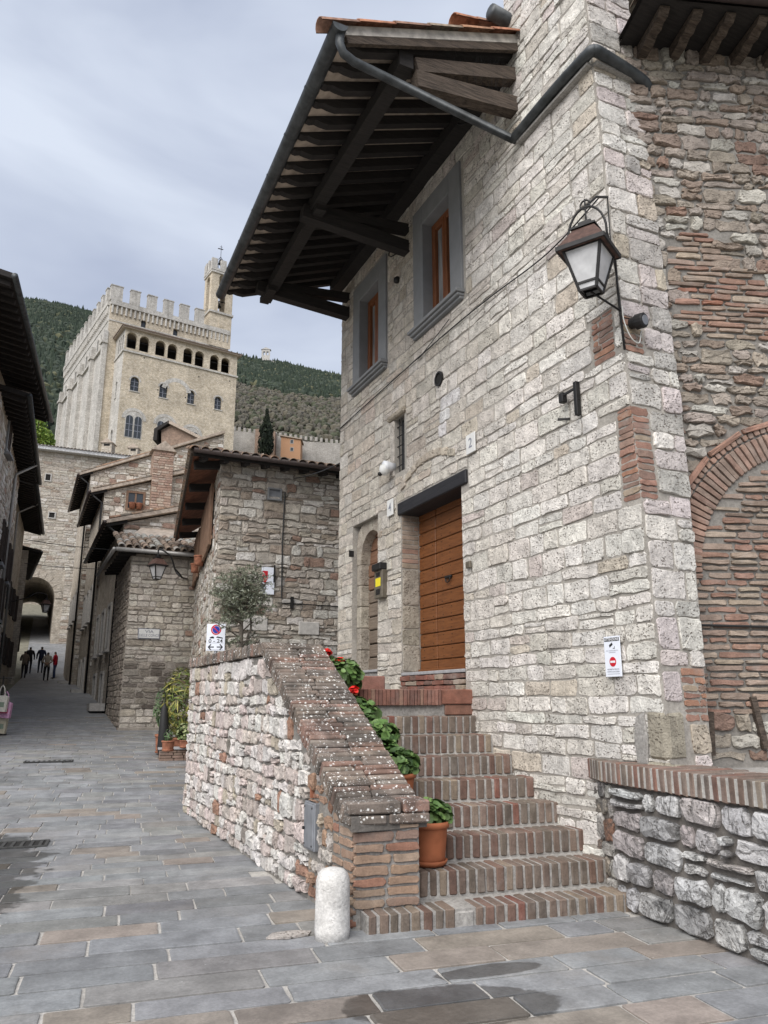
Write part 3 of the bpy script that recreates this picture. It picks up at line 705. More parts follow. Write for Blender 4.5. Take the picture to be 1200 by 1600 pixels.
# --- two tall windows with grey stone surrounds
def big_window(o, fw):
    a, b, c, d = o; A, B, D = a - fw, b + fw, d + 0.3
    w = MB().rbox(FM, a - .05, b + .05, c - .05, d + .05, -0.34, -0.3).build('window', M['interior'], house)
    m = MB()
    m.rbox(FM, A, a, c, D, -0.02, 0.035, 0.006); m.rbox(FM, b, B, c, D, -0.02, 0.035, 0.006); m.rbox(FM, a, b, d, D, -0.02, 0.035, 0.006)
    m.rbox(FM, a - .001, a + 0.012, c, d, -0.3, 0.03); m.rbox(FM, b - 0.012, b + .001, c, d, -0.3, 0.03); m.rbox(FM, a + .012, b - .012, d - 0.012, d, -0.3, 0.03)
    m.build('surround', M['grey_frame'], w)
    m = MB(); m.rbox(FM, A - 0.02, B + 0.02, c - 0.05, c - 0.002, -0.3, 0.13, 0.006); m.rbox(FM, A, B, c - 0.09, c - 0.05, -0.02, 0.10, 0.008); m.rbox(FM, A + .01, B - .01, c - 0.13, c - 0.09, -0.02, 0.06, 0.008)
    m.build('sill', M['grey_frame'], w)
    m = MB(); h0, h1 = -0.19, -0.12; mid = (a + b) / 2
    for (x, y, z, t) in ((a + .012, a + .065, c, d - .012), (b - .065, b - .012, c, d - .012), (a + .065, b - .065, d - .07, d - .012), (a + .065, b - .065, c, c + .06)): m.rbox(FM, x, y, z, t, h0, h1, 0.006)
    m.build('frame', M['sash_wood'], w)
    for (x, y) in ((a + .067, mid - .003), (mid + .003, b - .067)):
        sash = MB()
        for (p, q_, z, t) in ((x, x + .06, c + .062, d - .072), (y - .06, y, c + .062, d - .072), (x + .06, y - .06, c + .062, c + .14), (x + .06, y - .06, d - .14, d - .072)): sash.rbox(FM, p, q_, z, t, h0 + .005, h1 + .012, 0.006)
        sash.build('sash', M['sash_wood'], w)
        MB().rbox(FM, x + .05, y - .05, c + .13, d - .13, h0 + .02, h0 + .03).build('pane', M['curtained_glass'], w)
big_window(WIN1, 0.28); big_window(WIN2, 0.27)

# --- the eaves: rafters, brick deck, purlin, brackets, gutter
GX0, GX1, GZ, YV, YF = 2.36, 2.50, 8.33, 6.2, 11.95
SL = 0.375
def gx(y): return GX0 + (GX1 - GX0) * (y - YV) / (YF - YV)
def rz(x, y): return GZ + SL * (x - gx(y))                         # underside of the deck
roof = MB(); yv = [YV + (YF - YV) * i / 8 for i in range(9)]
for i in range(8):
    y0, y1 = yv[i], yv[i + 1]
    for (dz, fl) in ((0.0, 1), (0.05, 0)):
        p = [V((gx(y0) + .02, y0, rz(gx(y0) + .02, y0) + dz)), V((8.0, y0, rz(8.0, y0) + dz)), V((8.0, y1, rz(8.0, y1) + dz)), V((gx(y1) + .02, y1, rz(gx(y1) + .02, y1) + dz))]
        roof.quad(*(p if fl else p[::-1]))
roof = roof.build('eaves_roof', M['deck_tile'], house)
nr = 20
for i in range(nr):                                               # rafters with shaped tails
    y = YV + 0.12 + (YF - YV - 0.24) * i / (nr - 1); x0 = gx(y) + 0.04
    f = Fr((x0, y, 0), (1, 0, 0), (0, 0, 1), (0, -1, 0)); zz = lambda s_: rz(x0 + s_, y) - 0.003
    w = 0.05
    prof = [(0, zz(0) - .03), (0.05, zz(.05) - .055), (0.11, zz(.11) - .05), (0.17, zz(.17) - .085), (0.27, zz(.27) - .125), (0.5, zz(.5) - .125), (WX - x0 + 0.1, zz(WX - x0 + .1) - .125), (WX - x0 + 0.1, zz(WX - x0 + .1)), (0, zz(0))]
    MB().prism(f, prof, -w, w).build('rafter', M['beam_wood'], roof)
PX = 3.16
def pz(y): return rz(PX, y) - 0.13
MB().bar((PX, YV + 0.05, pz(6.2) - 0.09), (PX - 0.05, 9.25, pz(9.25) - 0.10), 0.17, 0.19).build('purlin', M['beam_wood'], roof)
MB().bar((PX - 0.02, 9.1, pz(9.2) - 0.13), (PX + 0.04, YF - 0.15, pz(11.8) - 0.09), 0.17, 0.18).build('purlin', M['beam_wood'], roof)
MB().bar((WX - 0.11, 6.46, rz(WX - .1, 6.5) - 0.22), (WX - 0.11, YF - .1, rz(WX - .1, 11.8) - 0.22), 0.2, 0.19).build('wall_beam', M['beam_wood'], roof)
for (y, z, mt) in ((9.12, 8.12, 'beam_wood'), (11.45, 8.18, 'beam_wood')):      # brackets from the wall to the purlin
    MB().bar((WX + 0.1, y, z), (PX - 0.22, y, z + 0.14), 0.16, 0.19).build('bracket', M[mt], roof)
    MB().bar((WX + 0.05, y, z + 0.33), (PX - 0.12, y, z + 0.20), 0.13, 0.14).build('bracket', M[mt], roof)
for y in (9.12, 11.45): MB().bar((PX - .02, y - 0.25, pz(y) - 0.22), (PX - .02, y + 0.25, pz(y) - 0.22), 0.15, 0.1).build('bolster', M['beam_wood'], roof)
# open end of the eaves next to the pier: weathered timbers
ya = YV + 0.10
MB().bar((WX + 0.05, ya, 8.36), (PX + 0.12, ya, 8.20), 0.15, 0.2).build('verge_bracket', M['weathered_wood'], roof)
MB().bar((WX + 0.05, ya, 8.80), (PX + 0.12, ya, 8.38), 0.14, 0.17).build('verge_strut', M['weathered_wood'], roof)
MB().bar((WX + 0.02, YV - 0.02, rz(WX, YV) - 0.075), (gx(YV) + 0.06, YV - 0.02, rz(gx(YV), YV) - 0.055), 0.05, 0.09).build('verge_board', M['weathered_wood'], roof)
MB().bar((WX + 0.02, YV - 0.02, rz(WX, YV) + 0.04), (gx(YV) + 0.02, YV - 0.02, rz(gx(YV), YV) + 0.04), 0.06, 0.11).build('verge_board', M['painted_board'], roof)
m = MB()
for i in range(150):                                              # bird spikes tucked between the timbers
    x = U(PX + 0.1, WX); z = 8.86 if U(0, 1) < 0.55 else 8.56
    if z < 8.6 and x < 3.9: continue
    p = V((x, YV + 0.02 + U(0, 0.2), z + (x - WX) * 0.22)); m.tube([p, p + V((U(-.04, .04), U(-.06, .02), U(0.08, 0.15)))], 0.0018, 3)
m.build('bird_spikes', M['iron'], roof, kind='stuff')
def tile(p, d, w, l, c, up=(0, 0, 1), th=0.014, seg=6):            # one half-round clay tile, d = downhill direction
    d = V(d).normalized(); x = d.cross(V(up)).normalized(); n = x.cross(d).normalized(); m = MB(); vs = []; fs = []; p = V(p)
    for e, (q_, ww) in enumerate(((0.0, 0.86), (1.0, 1.0))):
        for r in (0, th):
            for k in range(seg + 1):
                a = math.pi * k / seg; rr = w / 2 * ww - r
                vs.append(p + d * (l * q_) + x * (rr * math.cos(a)) + n * (rr * 0.8 * math.sin(a)))
    S1 = seg + 1
    for k in range(seg):
        fs += [(k, k + 1, 2 * S1 + k + 1, 2 * S1 + k), (S1 + k + 1, S1 + k, 3 * S1 + k, 3 * S1 + k + 1), (2 * S1 + k, 2 * S1 + k + 1, 3 * S1 + k + 1, 3 * S1 + k), (k + 1, k, S1 + k, S1 + k + 1)]
    m.add(vs, fs, c); return m
TC = lambda: pick((3, (0.31, 0.145, 0.09)), (2, (0.25, 0.15, 0.11)), (2, (0.22, 0.17, 0.13)), (1, (0.34, 0.19, 0.12)))
for i in range(6):                                                # tiles along the open edge
    x = WX + 0.05 - i * 0.42; p = V((x, YV - 0.03, rz(x, YV) + 0.085)); d = V((-1, 0, -SL))
    tile(p, d, 0.2, 0.46, TC()).build('verge_tile', M['roof_tile'], roof, True)
rest = MB(); cnt = 0; y = YV + 0.12
while y < YF + 0.02:
    x = gx(y) + 0.36; r = 0
    while x < 7.9:
        p = V((x, y, rz(x, y) + 0.075)); t_ = tile(p, (-1, 0, -SL), 0.18, 0.42, TC())
        if x < gx(y) + 0.4: t_.build('roof_tile', M['roof_tile'], roof, True)
        else: rest.add(t_.v, t_.f); rest.c[-len(t_.v):] = t_.c
        x += 0.36; r += 1
    y += 0.2
rest.build('roof_tiles', M['roof_tile'], roof, True, 'stuff')
g = MB(); vs = []; fs = []; NS = 10                                  # half-round gutter
for e in range(13):
    y = YV - 0.12 + (YF - YV + 0.2) * e / 12
    for k in range(NS + 1):
        a = math.pi + math.pi * k / NS; vs.append((gx(y) - 0.04 + 0.085 * math.cos(a), y, GZ + 0.03 + 0.085 * math.sin(a)))
for e in range(12):
    for k in range(NS): b = e * (NS + 1) + k; fs.append((b, b + 1, b + NS + 2, b + NS + 1))
g.add(vs, fs); n1 = len(vs); g.add([(V(v_) + (V((gx(v_[1]) - 0.04, v_[1], GZ + .03)) - V(v_)) * 0.06) for v_ in vs], [q_[::-1] for q_ in fs])
g.add([vs[k] for k in range(NS + 1)], [tuple(range(NS + 1))]); g.add([vs[12 * (NS + 1) + k] for k in range(NS + 1)], [tuple(range(NS + 1))])
gut = g.build('gutter', M['gutter_metal'], house, True)
for e in range(1, 7):
    y = YV + (YF - YV) * e / 7; m = MB(); vs = []; fs = []
    for k in range(NS + 1):
        a = math.pi + math.pi * k / NS
        for dy in (-0.02, 0.02): vs.append((gx(y) - 0.04 + 0.09 * math.cos(a), y + dy, GZ + 0.03 + 0.09 * math.sin(a)))
    for k in range(NS): fs.append((2 * k, 2 * k + 1, 2 * k + 3, 2 * k + 2))
    m.add(vs, fs); m.build('gutter_strap', M['gutter_metal'], gut, True)
def smooth_path(pts, n=6):
    pts = [V(p) for p in pts]; o = []
    for i in range(len(pts) - 1):
        p0, p1, p2, p3 = pts[max(i - 1, 0)], pts[i], pts[i + 1], pts[min(i + 2, len(pts) - 1)]
        for k in range(n):
            t = k / n; o.append(0.5 * ((2 * p1) + (p2 - p0) * t + (2 * p0 - 5 * p1 + 4 * p2 - p3) * t * t + (3 * p1 - p0 - 3 * p2 + p3) * t ** 3))
    o.append(pts[-1]); return o
gy = YV - 0.05; zp = 7.86
yq, zq = FB.P(0, zp, 0.07).y, zp
p0 = V((gx(gy) - 0.02, gy, GZ - 0.03))
MB().tube([p0, p0 + V((0, 0, -0.12)), p0 + V((0.04, .0, -0.22)), p0 + V((0.16, .0, -0.28))] + [V((WX - 0.08, gy + .1, zp)), V((WX - 0.08, gy + .02, zp - .01))], 0.047, 10).build('downpipe', M['gutter_metal'], house, True)
MB().tube(smooth_path([(WX - 0.08, gy + .1, zp - .01), (WX - 0.08, 5.5, zp + .02), (WX - 0.08, yq + 0.06, zp), (WX - 0.05, yq - 0.02, zp), (WX + 0.05, yq - 0.03, zp - .01), (WX + 0.5, yq, zp - 0.06), (WX + 0.66, yq + .02, zp - .12), (WX + 0.70, yq + .12, zp - 0.25), (WX + 0.72, yq + .2, zp - 0.5)], 6), 0.058, 10).build('downpipe', M['gutter_metal'], house, True)
m = MB(); m.bar((WX - 0.03, 6.2, zp - 0.075), (WX - 0.03, 4.96, zp - 0.075), 0.08, 0.03); m.bar((WX, 4.93, zp - 0.075), (WX + 0.6, 4.93, zp - 0.10), 0.07, 0.03); m.build('pipe_ledge', M['cement'], house)
# short gutter end and tiles of the higher roof, top of frame
MB().tube([(WX - 0.28, 6.3, 9.62), (WX + 0.9, 6.45, 9.66)], 0.09, 12).build('gutter', M['gutter_metal'], house, True)
for i in range(3):
    x = WX + 0.1 + i * 0.02; tile((WX + .3 - i * .3, 6.5, 9.72 - i * 0.07), (-1, 0, -0.25), 0.22, 0.4, TC()).build('ridge_tile', M['roof_tile'], roof, True)

# --- the wall on the right: rubble above, brick arch and thin brick infill below
RS, RT = 3.2, 8.22
mb = MB(); core(mb, FRW, -0.35, RS, 0.9, RT); mb.quad(FRW.P(RS, 0.9), FRW.P(RS, 0.9, -5), FRW.P(RS, RT, -5), FRW.P(RS, RT))
rw = mb.build('side_wall', M['grey_mortar'], house)
AC, AT, RO, RN = 1.42, 2.62, 1.55, 1.19
def zone(s, t):
    r = math.hypot(s - AC, t - AT)
    if t > AT and RN - 0.02 < r < RO + 0.02: return 'ring'
    if r < RN: return 'fill' if t > 0 else 'low'
    if t < 3.1: return 'fill' if t > 1.45 else 'low'
    if t > 6.05: return 'rub'
    if 4.95 < t < 5.7 and 0.42 < s < 1.25 - (t - 5) * 0.3: return 'brick'
    if 0.3 < s < 0.75 and 5.0 < t < 6.3: return 'brick'
    return 'rub'
def crub(s, t): return pick((3, (0.34, 0.295, 0.245)), (2, (0.38, 0.325, 0.285)), (1.6, (0.47, 0.445, 0.40)), (1.5, (0.31, 0.245, 0.20)), (0.7, (0.27, 0.185, 0.145)))
def cthin(s, t): return pick((3, (0.30, 0.23, 0.185)), (2, (0.28, 0.175, 0.135)), (1.5, (0.35, 0.285, 0.225)), (1, (0.24, 0.18, 0.145)), (0.4, (0.31, 0.15, 0.105)))
rub = lay(lambda t: (-0.1, RS), 1.1, RT, (0.07, 0.165), (0.12, 0.36), crub, (), 0.026, 0.016, 0.022, 0.035, (0.012, 0.045), 0.22, lambda s, t: zone(s, t) == 'rub' or (zone(s, t) == 'low'), 5.0)
emit([(FRW, rub)], 'stone', 'small_stones', M['old_rubble'], rw, 200, 0.05, 0.16, 0.28, False)
thin = lay(lambda t: (-0.1, RS), 1.1, RT, (0.052, 0.07), (0.15, 0.34), cthin, (), 0.022, 0.005, 0.012, 0.012, (0.012, 0.034), 0, lambda s, t: zone(s, t) in ('fill', 'brick'), 6.0)
ring = []
for i in range(62):
    a0, a1 = math.radians(180 - i * 2.6), math.radians(180 - (i + 1) * 2.6 + 0.6)
    for (ra, rb) in ((RN + 0.005, RN + 0.235), (RN + 0.25, RO - 0.06)):
        q4 = [(AC + ra * math.cos(a0), AT + ra * math.sin(a0)), (AC + rb * math.cos(a0), AT + rb * math.sin(a0)), (AC + rb * math.cos(a1), AT + rb * math.sin(a1)), (AC + ra * math.cos(a1), AT + ra * math.sin(a1))][::-1]
        if q4[0][0] > -0.3: ring.append((rpoly(q4, 0.008, 0.003), U(0.02, 0.035), pick((3, (0.28, 0.19, 0.15)), (2, (0.26, 0.195, 0.16)), (1, (0.32, 0.21, 0.165)))))
for i in range(9):
    a0, a1 = math.radians(180 - i * 16), math.radians(180 - (i + 1) * 16 + 1.2)
    ra, rb = RO - 0.05, RO
    q4 = [(AC + ra * math.cos(a0), AT + ra * math.sin(a0)), (AC + rb * math.cos(a0), AT + rb * math.sin(a0)), (AC + rb * math.cos(a1), AT + rb * math.sin(a1)), (AC + ra * math.cos(a1), AT + ra * math.sin(a1))][::-1]
    ring.append((rpoly(q4, 0.006, 0.002), 0.045, varc((0.27, 0.16, 0.12))))
emit([(FRW, thin), (FRW, ring)], 'brick', 'bricks', M['old_brick'], rw, 300, 0.05, 0.07, 0.1, False)
m = MB(); m.tube([FRW.P(-0.1, 2.22, 0.03), FRW.P(2.0, 2.19, 0.03)], 0.012, 6); m.build('cable', M['cable_black'], rw)
for (a, b, c, d) in ((0.14, 1.15, 0.16, 1.5), (0.62, 1.2, 0.55, 1.62)):
    m = MB(); m.bar(FRW.P(a, b, 0.03), FRW.P(c, d, 0.03), 0.05, 0.05, FRW.N); m.build('timber', M['weathered_wood'], rw)
# its eaves
er = MB(); p = [FRW.P(-0.2, RT + 0.22, -3), FRW.P(RS, RT + 0.22, -3), FRW.P(RS, RT - 0.06, 0.62), FRW.P(-0.12, RT - 0.06, 0.62), FRW.P(-0.12, RT - .02, 0.0), FRW.P(-0.2, RT - .02, 0.0)]
er.add(p, [tuple(range(6))]); er.add([q_ + V((0, 0, 0.08)) for q_ in p], [tuple(range(6))[::-1]])
er = er.build('side_eaves', M['beam_wood'], house)
for i in range(9):
    s_ = 0.12 + i * 0.34
    f = Fr(FRW.P(s_, 0), FRW.N, (0, 0, 1), -FRW.S); zz = lambda q_: RT - 0.03 - q_ * 0.07
    prof = [(-0.3, zz(0) - .11), (0.2, zz(.2) - .115), (0.28, zz(.28) - .075), (0.36, zz(.36) - .095), (0.42, zz(.42) - .06), (0.5, zz(.5) - .07), (0.56, zz(.56) - .02), (0.56, zz(.56)), (-0.3, zz(-.3))]
    MB().prism(f, prof, -0.05, 0.05).build('rafter', M['weathered_wood'], er)
MB().tube([FRW.P(-0.08, RT - 0.0, 0.69), FRW.P(RS, RT + 0.0, 0.69)], 0.075, 12).build('gutter', M['gutter_brown'], house, True)
for i in range(16):
    s_ = -0.05 + i * 0.2; tile(FRW.P(s_, RT + .1, 0.34), FRW.N - V((0, 0, 0.1)), 0.19, 0.36, TC()).build('roof_tile', M['roof_tile'], er, True)

# --- small fittings fixed to the house
MB().tube(smooth_path([FM.P(4.95, 6.26, 0.04), FM.P(5.8, 6.14, 0.035), FM.P(6.9, 6.2, 0.03), FM.P(7.97, 6.22, 0.035), FM.P(9.3, 6.2, 0.03), FM.P(10.6, 6.17, 0.03), FM.P(11.7, 6.14, 0.03)], 8), 0.008, 5).build('wall_cable', M['cable_black'], house)
MB().tube(smooth_path([FM.P(7.86, 6.37, 0.04), FM.P(8.2, 6.3, 0.035), FM.P(8.75, 6.19, 0.03)], 6), 0.006, 5).build('wall_cable', M['cable_black'], house)
m = MB(); disc(m, FM, 8.18, 5.67, 0.075, 0.1, 0.0, 0.045, 20); m.build('vent_ring', M['iron'], house)
m = MB(); disc(m, FM, 8.18, 5.67, 0.0, 0.078, 0.02, 0.03, 16); m.build('vent_cover', M['interior'], house)
for (s_, z_) in ((9.25, 8.12), (7.15, 8.82)):
    MB().tube([FM.P(s_, z_, 0), FM.P(s_ + .02, z_ - .02, 0.12), FM.P(s_ + .06, z_ - .06, .18), FM.P(s_ + .1, z_ - .02, .2), FM.P(s_ + .1, z_ + .05, .19)], 0.011, 6).build('iron_hook', M['iron'], house, True)
MB().rbox(FM, 7.5, 7.6, 3.07, 3.15, 0.02, 0.05, 0.006).build('bell_push', M['bronze'], house)

# ================================================================== staircase
stair = thing('brick_staircase', 'brick-on-edge staircase climbing beside the stone house to its doors', 'staircase', (3.7, 5.6, 0))
SE = V((0.9925, -0.122, 0)); SN = V((0.122, 0.9925, 0)); STEPS = []
def cstep(): return pick((4, (0.175, 0.13, 0.105)), (2.5, (0.165, 0.105, 0.083)), (2.5, (0.15, 0.122, 0.10)), (0.5, (0.19, 0.09, 0.07)), (1.2, (0.215, 0.17, 0.13)))
for i in range(1, 9):
    z = 0.13 + 0.185 * (i - 1); yr = 6.14 + 0.345 * (i - 4); zb = z - (0.185 if i > 1 else 0.16)
    xl = 2.36 if i == 1 else 2.82; Q = V((4.6, yr, 0))           # front line passes through Q along SE
    L = (4.66 - xl) / SE.x; A = Q + SE * ((xl - 4.6) / SE.x)
    f = Fr((A.x, A.y, 0), SE, (0, 0, 1), -SN)
    st = MB().rbox(f, 0.0, L, -0.08 if i == 1 else zb - 0.12, z - 0.010, -0.72, -0.012).build('step', M['cement'], stair)
    STEPS.append((z, A, L)); s = 0.012
    while s < L - 0.02:
        w = U(0.056, 0.07); tp = z + U(-0.005, 0.004)
        if i == 1 and 0.62 < s < 0.80: s += w + 0.016; continue      # gap filled with cement
        d = U(0.245, 0.26); m = MB()
        c = f.P(s + w / 2, (tp + zb + 0.004) / 2, -d / 2 + U(-0.004, 0.005))
        m.cbox(c, f.S * w / 2, V((0, 0, (tp - zb - 0.004) / 2)), f.N * d / 2, 0.009, 0.003, cstep()); m.build('brick', M['step_brick'], st)
        s += w + U(0.016, 0.026)
    if i == 1: MB().rbox(f, 0.60, 0.82, zb, z - 0.015, -0.3, -0.002, 0.02).build('patch', M['cement'], st)
# landing with a soldier-brick edge
Q = V((4.6, 7.62, 0)); f = Fr(Q + SE * (-1.32), SE, (0, 0, 1), -SN); ld = MB()
poly = [f.P(0.01, 0), f.P(1.36, 0), V((4.62, 11.7, 0)), V((2.8, 11.7, 0)), V((2.8, 7.85, 0))]
ld.add([V((p.x, p.y, 1.3)) for p in poly] + [V((p.x, p.y, 1.69)) for p in poly], [tuple(range(5))[::-1], tuple(range(5, 10))] + [(i, (i + 1) % 5, 5 + (i + 1) % 5, 5 + i) for i in range(5)])
ld = ld.build('landing', M['cement'], stair); s = 0.0
while s < 0.93:
    w = U(0.028, 0.05); m = MB(); m.cbox(f.P(s + w / 2, 1.62, -0.05 + U(0, 0.006)), f.S * w / 2, V((0, 0, 0.085)), f.N * 0.1, 0.005, 0.002, pick((3, (0.22, 0.11, 0.085)), (2, (0.19, 0.10, 0.08)), (1, (0.26, 0.16, 0.12)))); m.build('brick', M['step_brick'], ld); s += w + 0.004
MB().rbox(f, 0.94, 1.33, 1.545, 1.707, -0.2, 0.04, 0.01, (0.23, 0.105, 0.075)).build('corner_block', M['step_brick'], ld)
MB().rbox(f, 0.99, 1.33, 1.43, 1.54, -0.2, 0.025, 0.01, (0.21, 0.11, 0.08)).build('corner_block', M['step_brick'], ld)
MB().rbox(f, -0.02, 0.92, 1.44, 1.53, -0.2, -0.03, 0.01).build('underside', M['dark_mortar'], ld)
m = MB(); f2 = Fr((2.95, 8.35, 0), SE, (0, 0, 1), -SN)
for i in range(3): MB().rbox(f2, i * 0.3, i * 0.3 + 0.28, 1.69, 1.86, -0.3, 0.0, 0.01, varc((0.22, 0.11, 0.085))).build('upper_step_block', M['step_brick'], ld)

# ------------------------------------------------------------------ parapet wall with brick coping
par = thing('parapet_wall', 'sloping rubble stone parapet capped with lichen-spotted bricks beside the staircase', 'wall', (2.55, 8.5, 0))
PXo, PXi, PYa, PYk, PYe = 2.32, 2.86, 5.56, 7.98, 11.85
def ptop(y): return 2.06 if y > PYk else 2.06 - (PYk - y) * (2.06 - 0.72) / (PYk - 5.72)
FP = Fr((PXo, 0, 0), (0, 1, 0), (0, 0, 1), (-1, 0, 0))
mb = MB(); prof = [(PYa + 0.02, -0.1), (PYe, -0.1), (PYe, 2.04), (PYk, 2.04), (PYa + 0.18, 0.70), (PYa + 0.02, 0.66)]
mb.prism(FP, prof, -(PXi - PXo), 0.0); pw = mb.build('wall', M['grey_mortar'], par)
def cpar(s, t): return pick((5, (0.64, 0.61, 0.575)), (3, (0.58, 0.50, 0.465)), (1.4, (0.52, 0.46, 0.415)), (0.6, (0.46, 0.41, 0.33)), (0.4, (0.33, 0.20, 0.145)), (0.15, (0.24, 0.215, 0.19)))
def cparn(s, t):
    return pick((3, (0.5, 0.46, 0.42)), (3, (0.36, 0.235, 0.165)), (2, (0.3, 0.17, 0.12)), (1.5, (0.42, 0.35, 0.28)))
ps = lay(lambda t: (6.5, PYe), 0.02, 2.04, (0.09, 0.235), (0.10, 0.34), cpar, [(6.26, 6.54, 0.39, 0.77)], 0.022, 0.016, 0.02, 0.045, (0.012, 0.045), 0.2, lambda s, t: t < ptop(s) - 0.07, 8.0)
ps += lay(lambda t: (5.95, 6.5), 0.02, 1.2, (0.08, 0.16), (0.1, 0.24), cparn, [(6.26, 6.54, 0.39, 0.77)], 0.024, 0.01, 0.03, 0.02, (0.008, 0.035), 0.1, lambda s, t: t < ptop(s) - 0.06, 9.0)
emit([(FP, ps)], 'stone', 'small_stones', M['rubble'], pw, 300, 0.05, 0.15, 0.3, False)
FPE = Fr((PXo, PYe, 0), (1, 0, 0), (0, 0, 1), (0, 1, 0))
# brick pier at the foot
def cpier(s, t): return pick((4, (0.29, 0.20, 0.145)), (1.2, (0.30, 0.16, 0.115)), (2, (0.34, 0.255, 0.19)), (1, (0.24, 0.165, 0.13)))
FPF = Fr((PXo - 0.005, PYa, 0), (SE.x, SE.y, 0), (0, 0, 1), (-SN.x, -SN.y, 0))
pier = MB(); pier.rbox(FPF, 0.012, 0.52, 0.0, 0.70, -0.42, -0.012); pier = pier.build('brick_pier', M['cement'], par)
fb = lay(lambda t: (0.0, 0.525), 0.125, 0.70, (0.07, 0.082), (0.2, 0.3), cpier, (), 0.022, 0.005, 0.012, 0.006, (0.004, 0.016))
sbk = lay(lambda t: (5.555, 5.96), 0.0, 0.76, (0.07, 0.082), (0.14, 0.28), cpier, (), 0.022, 0.005, 0.012, 0.006, (0.004, 0.016), 0, lambda s, t: t < ptop(s) - 0.04)
emit([(FPF, fb), (FP, sbk)], 'brick', 'bricks', M['brick'], pier, 200, 0.03, 0.06, 0.08, False)
# coping: bricks on edge, two deep, laid across the slope and along the level
cop = MB(); cs = [(PYa - 0.05, 0.66), (PYa + 0.12, 0.71), (PYk, 2.07), (PYe + 0.06, 2.07), (PYe + 0.06, 2.16), (PYk - .02, 2.16), (PYa + 0.1, 0.80), (PYa - 0.05, 0.76)]
FCo = Fr((PXo - 0.045, 0, 0), (0, 1, 0), (0, 0, 1), (-1, 0, 0))
cop.prism(FCo, cs, -0.63, -0.012); cop = cop.build('coping', M['dark_mortar'], par)
def ccop(): return pick((4, (0.20, 0.158, 0.13)), (1.3, (0.225, 0.145, 0.115)), (2.6, (0.175, 0.145, 0.123)), (1.2, (0.14, 0.122, 0.107)), (0.08, (0.44, 0.27, 0.14)))
def cop_brick(y, z, dy, dz, w, h):
    u = V((0, dy, dz)); nn = V((0, -dz, dy)); x = PXo - 0.05; tot = 0.65; x1 = x + tot * U(0.40, 0.6)
    for (a, b) in ((x, x1 - 0.006), (x1 + 0.006, x + tot)):
        c = V(((a + b) / 2 + U(-.006, .006), y, z)) + nn * (h / 2 + U(-0.006, 0.005)); m = MB()
        m.cbox(c, V(((b - a) / 2, 0, 0)), u * w / 2, nn * h / 2, 0.008, 0.004, ccop()); m.build('brick', M['coping_brick'], cop)
ln = math.hypot(PYk - PYa - 0.12, 1.36); du, dzz = (PYk - PYa - 0.12) / ln, 1.36 / ln; d = 0.0
while d < ln - 0.01:
    w = U(0.05, 0.062); cop_brick(PYa + 0.12 + du * (d + w / 2) + 0.02, 0.705 + dzz * (d + w / 2) - 0.01, du, dzz, w, 0.14); d += w + 0.008
y = PYk + 0.03
while y < PYe + 0.04: w = U(0.05, 0.062); cop_brick(y + w / 2, 2.055, 1, 0, w, 0.13); y += w + 0.008
for (a, b, z0, z1) in ((0, 0.31, 0.70, 0.765), (0.32, 0.65, 0.70, 0.77), (0, 0.42, 0.775, 0.86), (0.43, 0.65, 0.775, 0.86)):
    MB().rbox(FPF, a - 0.045, b - 0.055, z0, z1, -0.2, 0.045, 0.012, ccop()).build('brick', M['coping_brick'], cop)

# ------------------------------------------------------------------ low wall on the right
low = thing('low_wall', 'low dark grey rubble wall with brick-on-edge coping at the right', 'wall', (4.6, 4.4, 0))
LP = [(4.68, 5.75), (4.54, 5.40), (4.47, 5.05), (4.43, 4.7), (4.40, 4.3), (4.36, 3.9), (4.32, 3.4), (4.26, 2.6)]
class Fl:                               # follows the curve of the wall: s = metres from the house
    flip = True
    def __init__(s, off=0.0):
        s.pts = [V((x, y, 0)) for x, y in LP]; s.cum = [0.0]
        for i in range(len(LP) - 1): s.cum.append(s.cum[-1] + (s.pts[i + 1] - s.pts[i]).length)
    def P(s, a, b, h=0.0):
        a = min(max(a, 0), s.cum[-1] - 1e-4)
        for i in range(len(s.cum) - 1):
            if a <= s.cum[i + 1]: break
        k = (a - s.cum[i]) / (s.cum[i + 1] - s.cum[i]); d0 = (s.pts[i + 1] - s.pts[i]).normalized()
        dn = (s.pts[min(i + 2, len(s.pts) - 1)] - s.pts[i + 1]); dn = dn.normalized() if dn.length > 1e-5 else d0
        dp = (s.pts[i] - s.pts[i - 1]).normalized() if i else d0
        d = ((dp + d0) * (1 - k) + (d0 + dn) * k).normalized(); n = V((d.y, -d.x, 0))
        if n.x > 0: n = -n
        p = s.pts[i].lerp(s.pts[i + 1], k) + n * h; return V((p.x, p.y, b + (0 if b > 0.02 else 0)))
FL = Fl(); FL.flip = False; LL = FL.cum[-1]
q_ = FL.P(1, 0, 1) - FL.P(1, 0, 0); t_ = FL.P(1.05, 0) - FL.P(1, 0)
FL.flip = t_.cross(V((0, 0, 1))).dot(q_) < 0
mb = MB(); N = 24
for i in range(N):
    a, b = LL * i / N, LL * (i + 1) / N
    mb.quad(FL.P(a, -0.1), FL.P(b, -0.1), FL.P(b, 0.95), FL.P(a, 0.95)); mb.quad(FL.P(a, -0.1, -0.42), FL.P(b, -0.1, -0.42), FL.P(b, 0.95, -0.42), FL.P(a, 0.95, -0.42))
mb.quad(FL.P(LL, -0.1), FL.P(LL, -0.1, -0.42), FL.P(LL, 0.95, -0.42), FL.P(LL, 0.95))
lw = mb.build('wall', M['dark_mortar'], low)
def clow(s, t): return pick((4, (0.56, 0.555, 0.55)), (3, (0.50, 0.49, 0.48)), (1.2, (0.50, 0.455, 0.44)), (1.0, (0.34, 0.335, 0.33)))
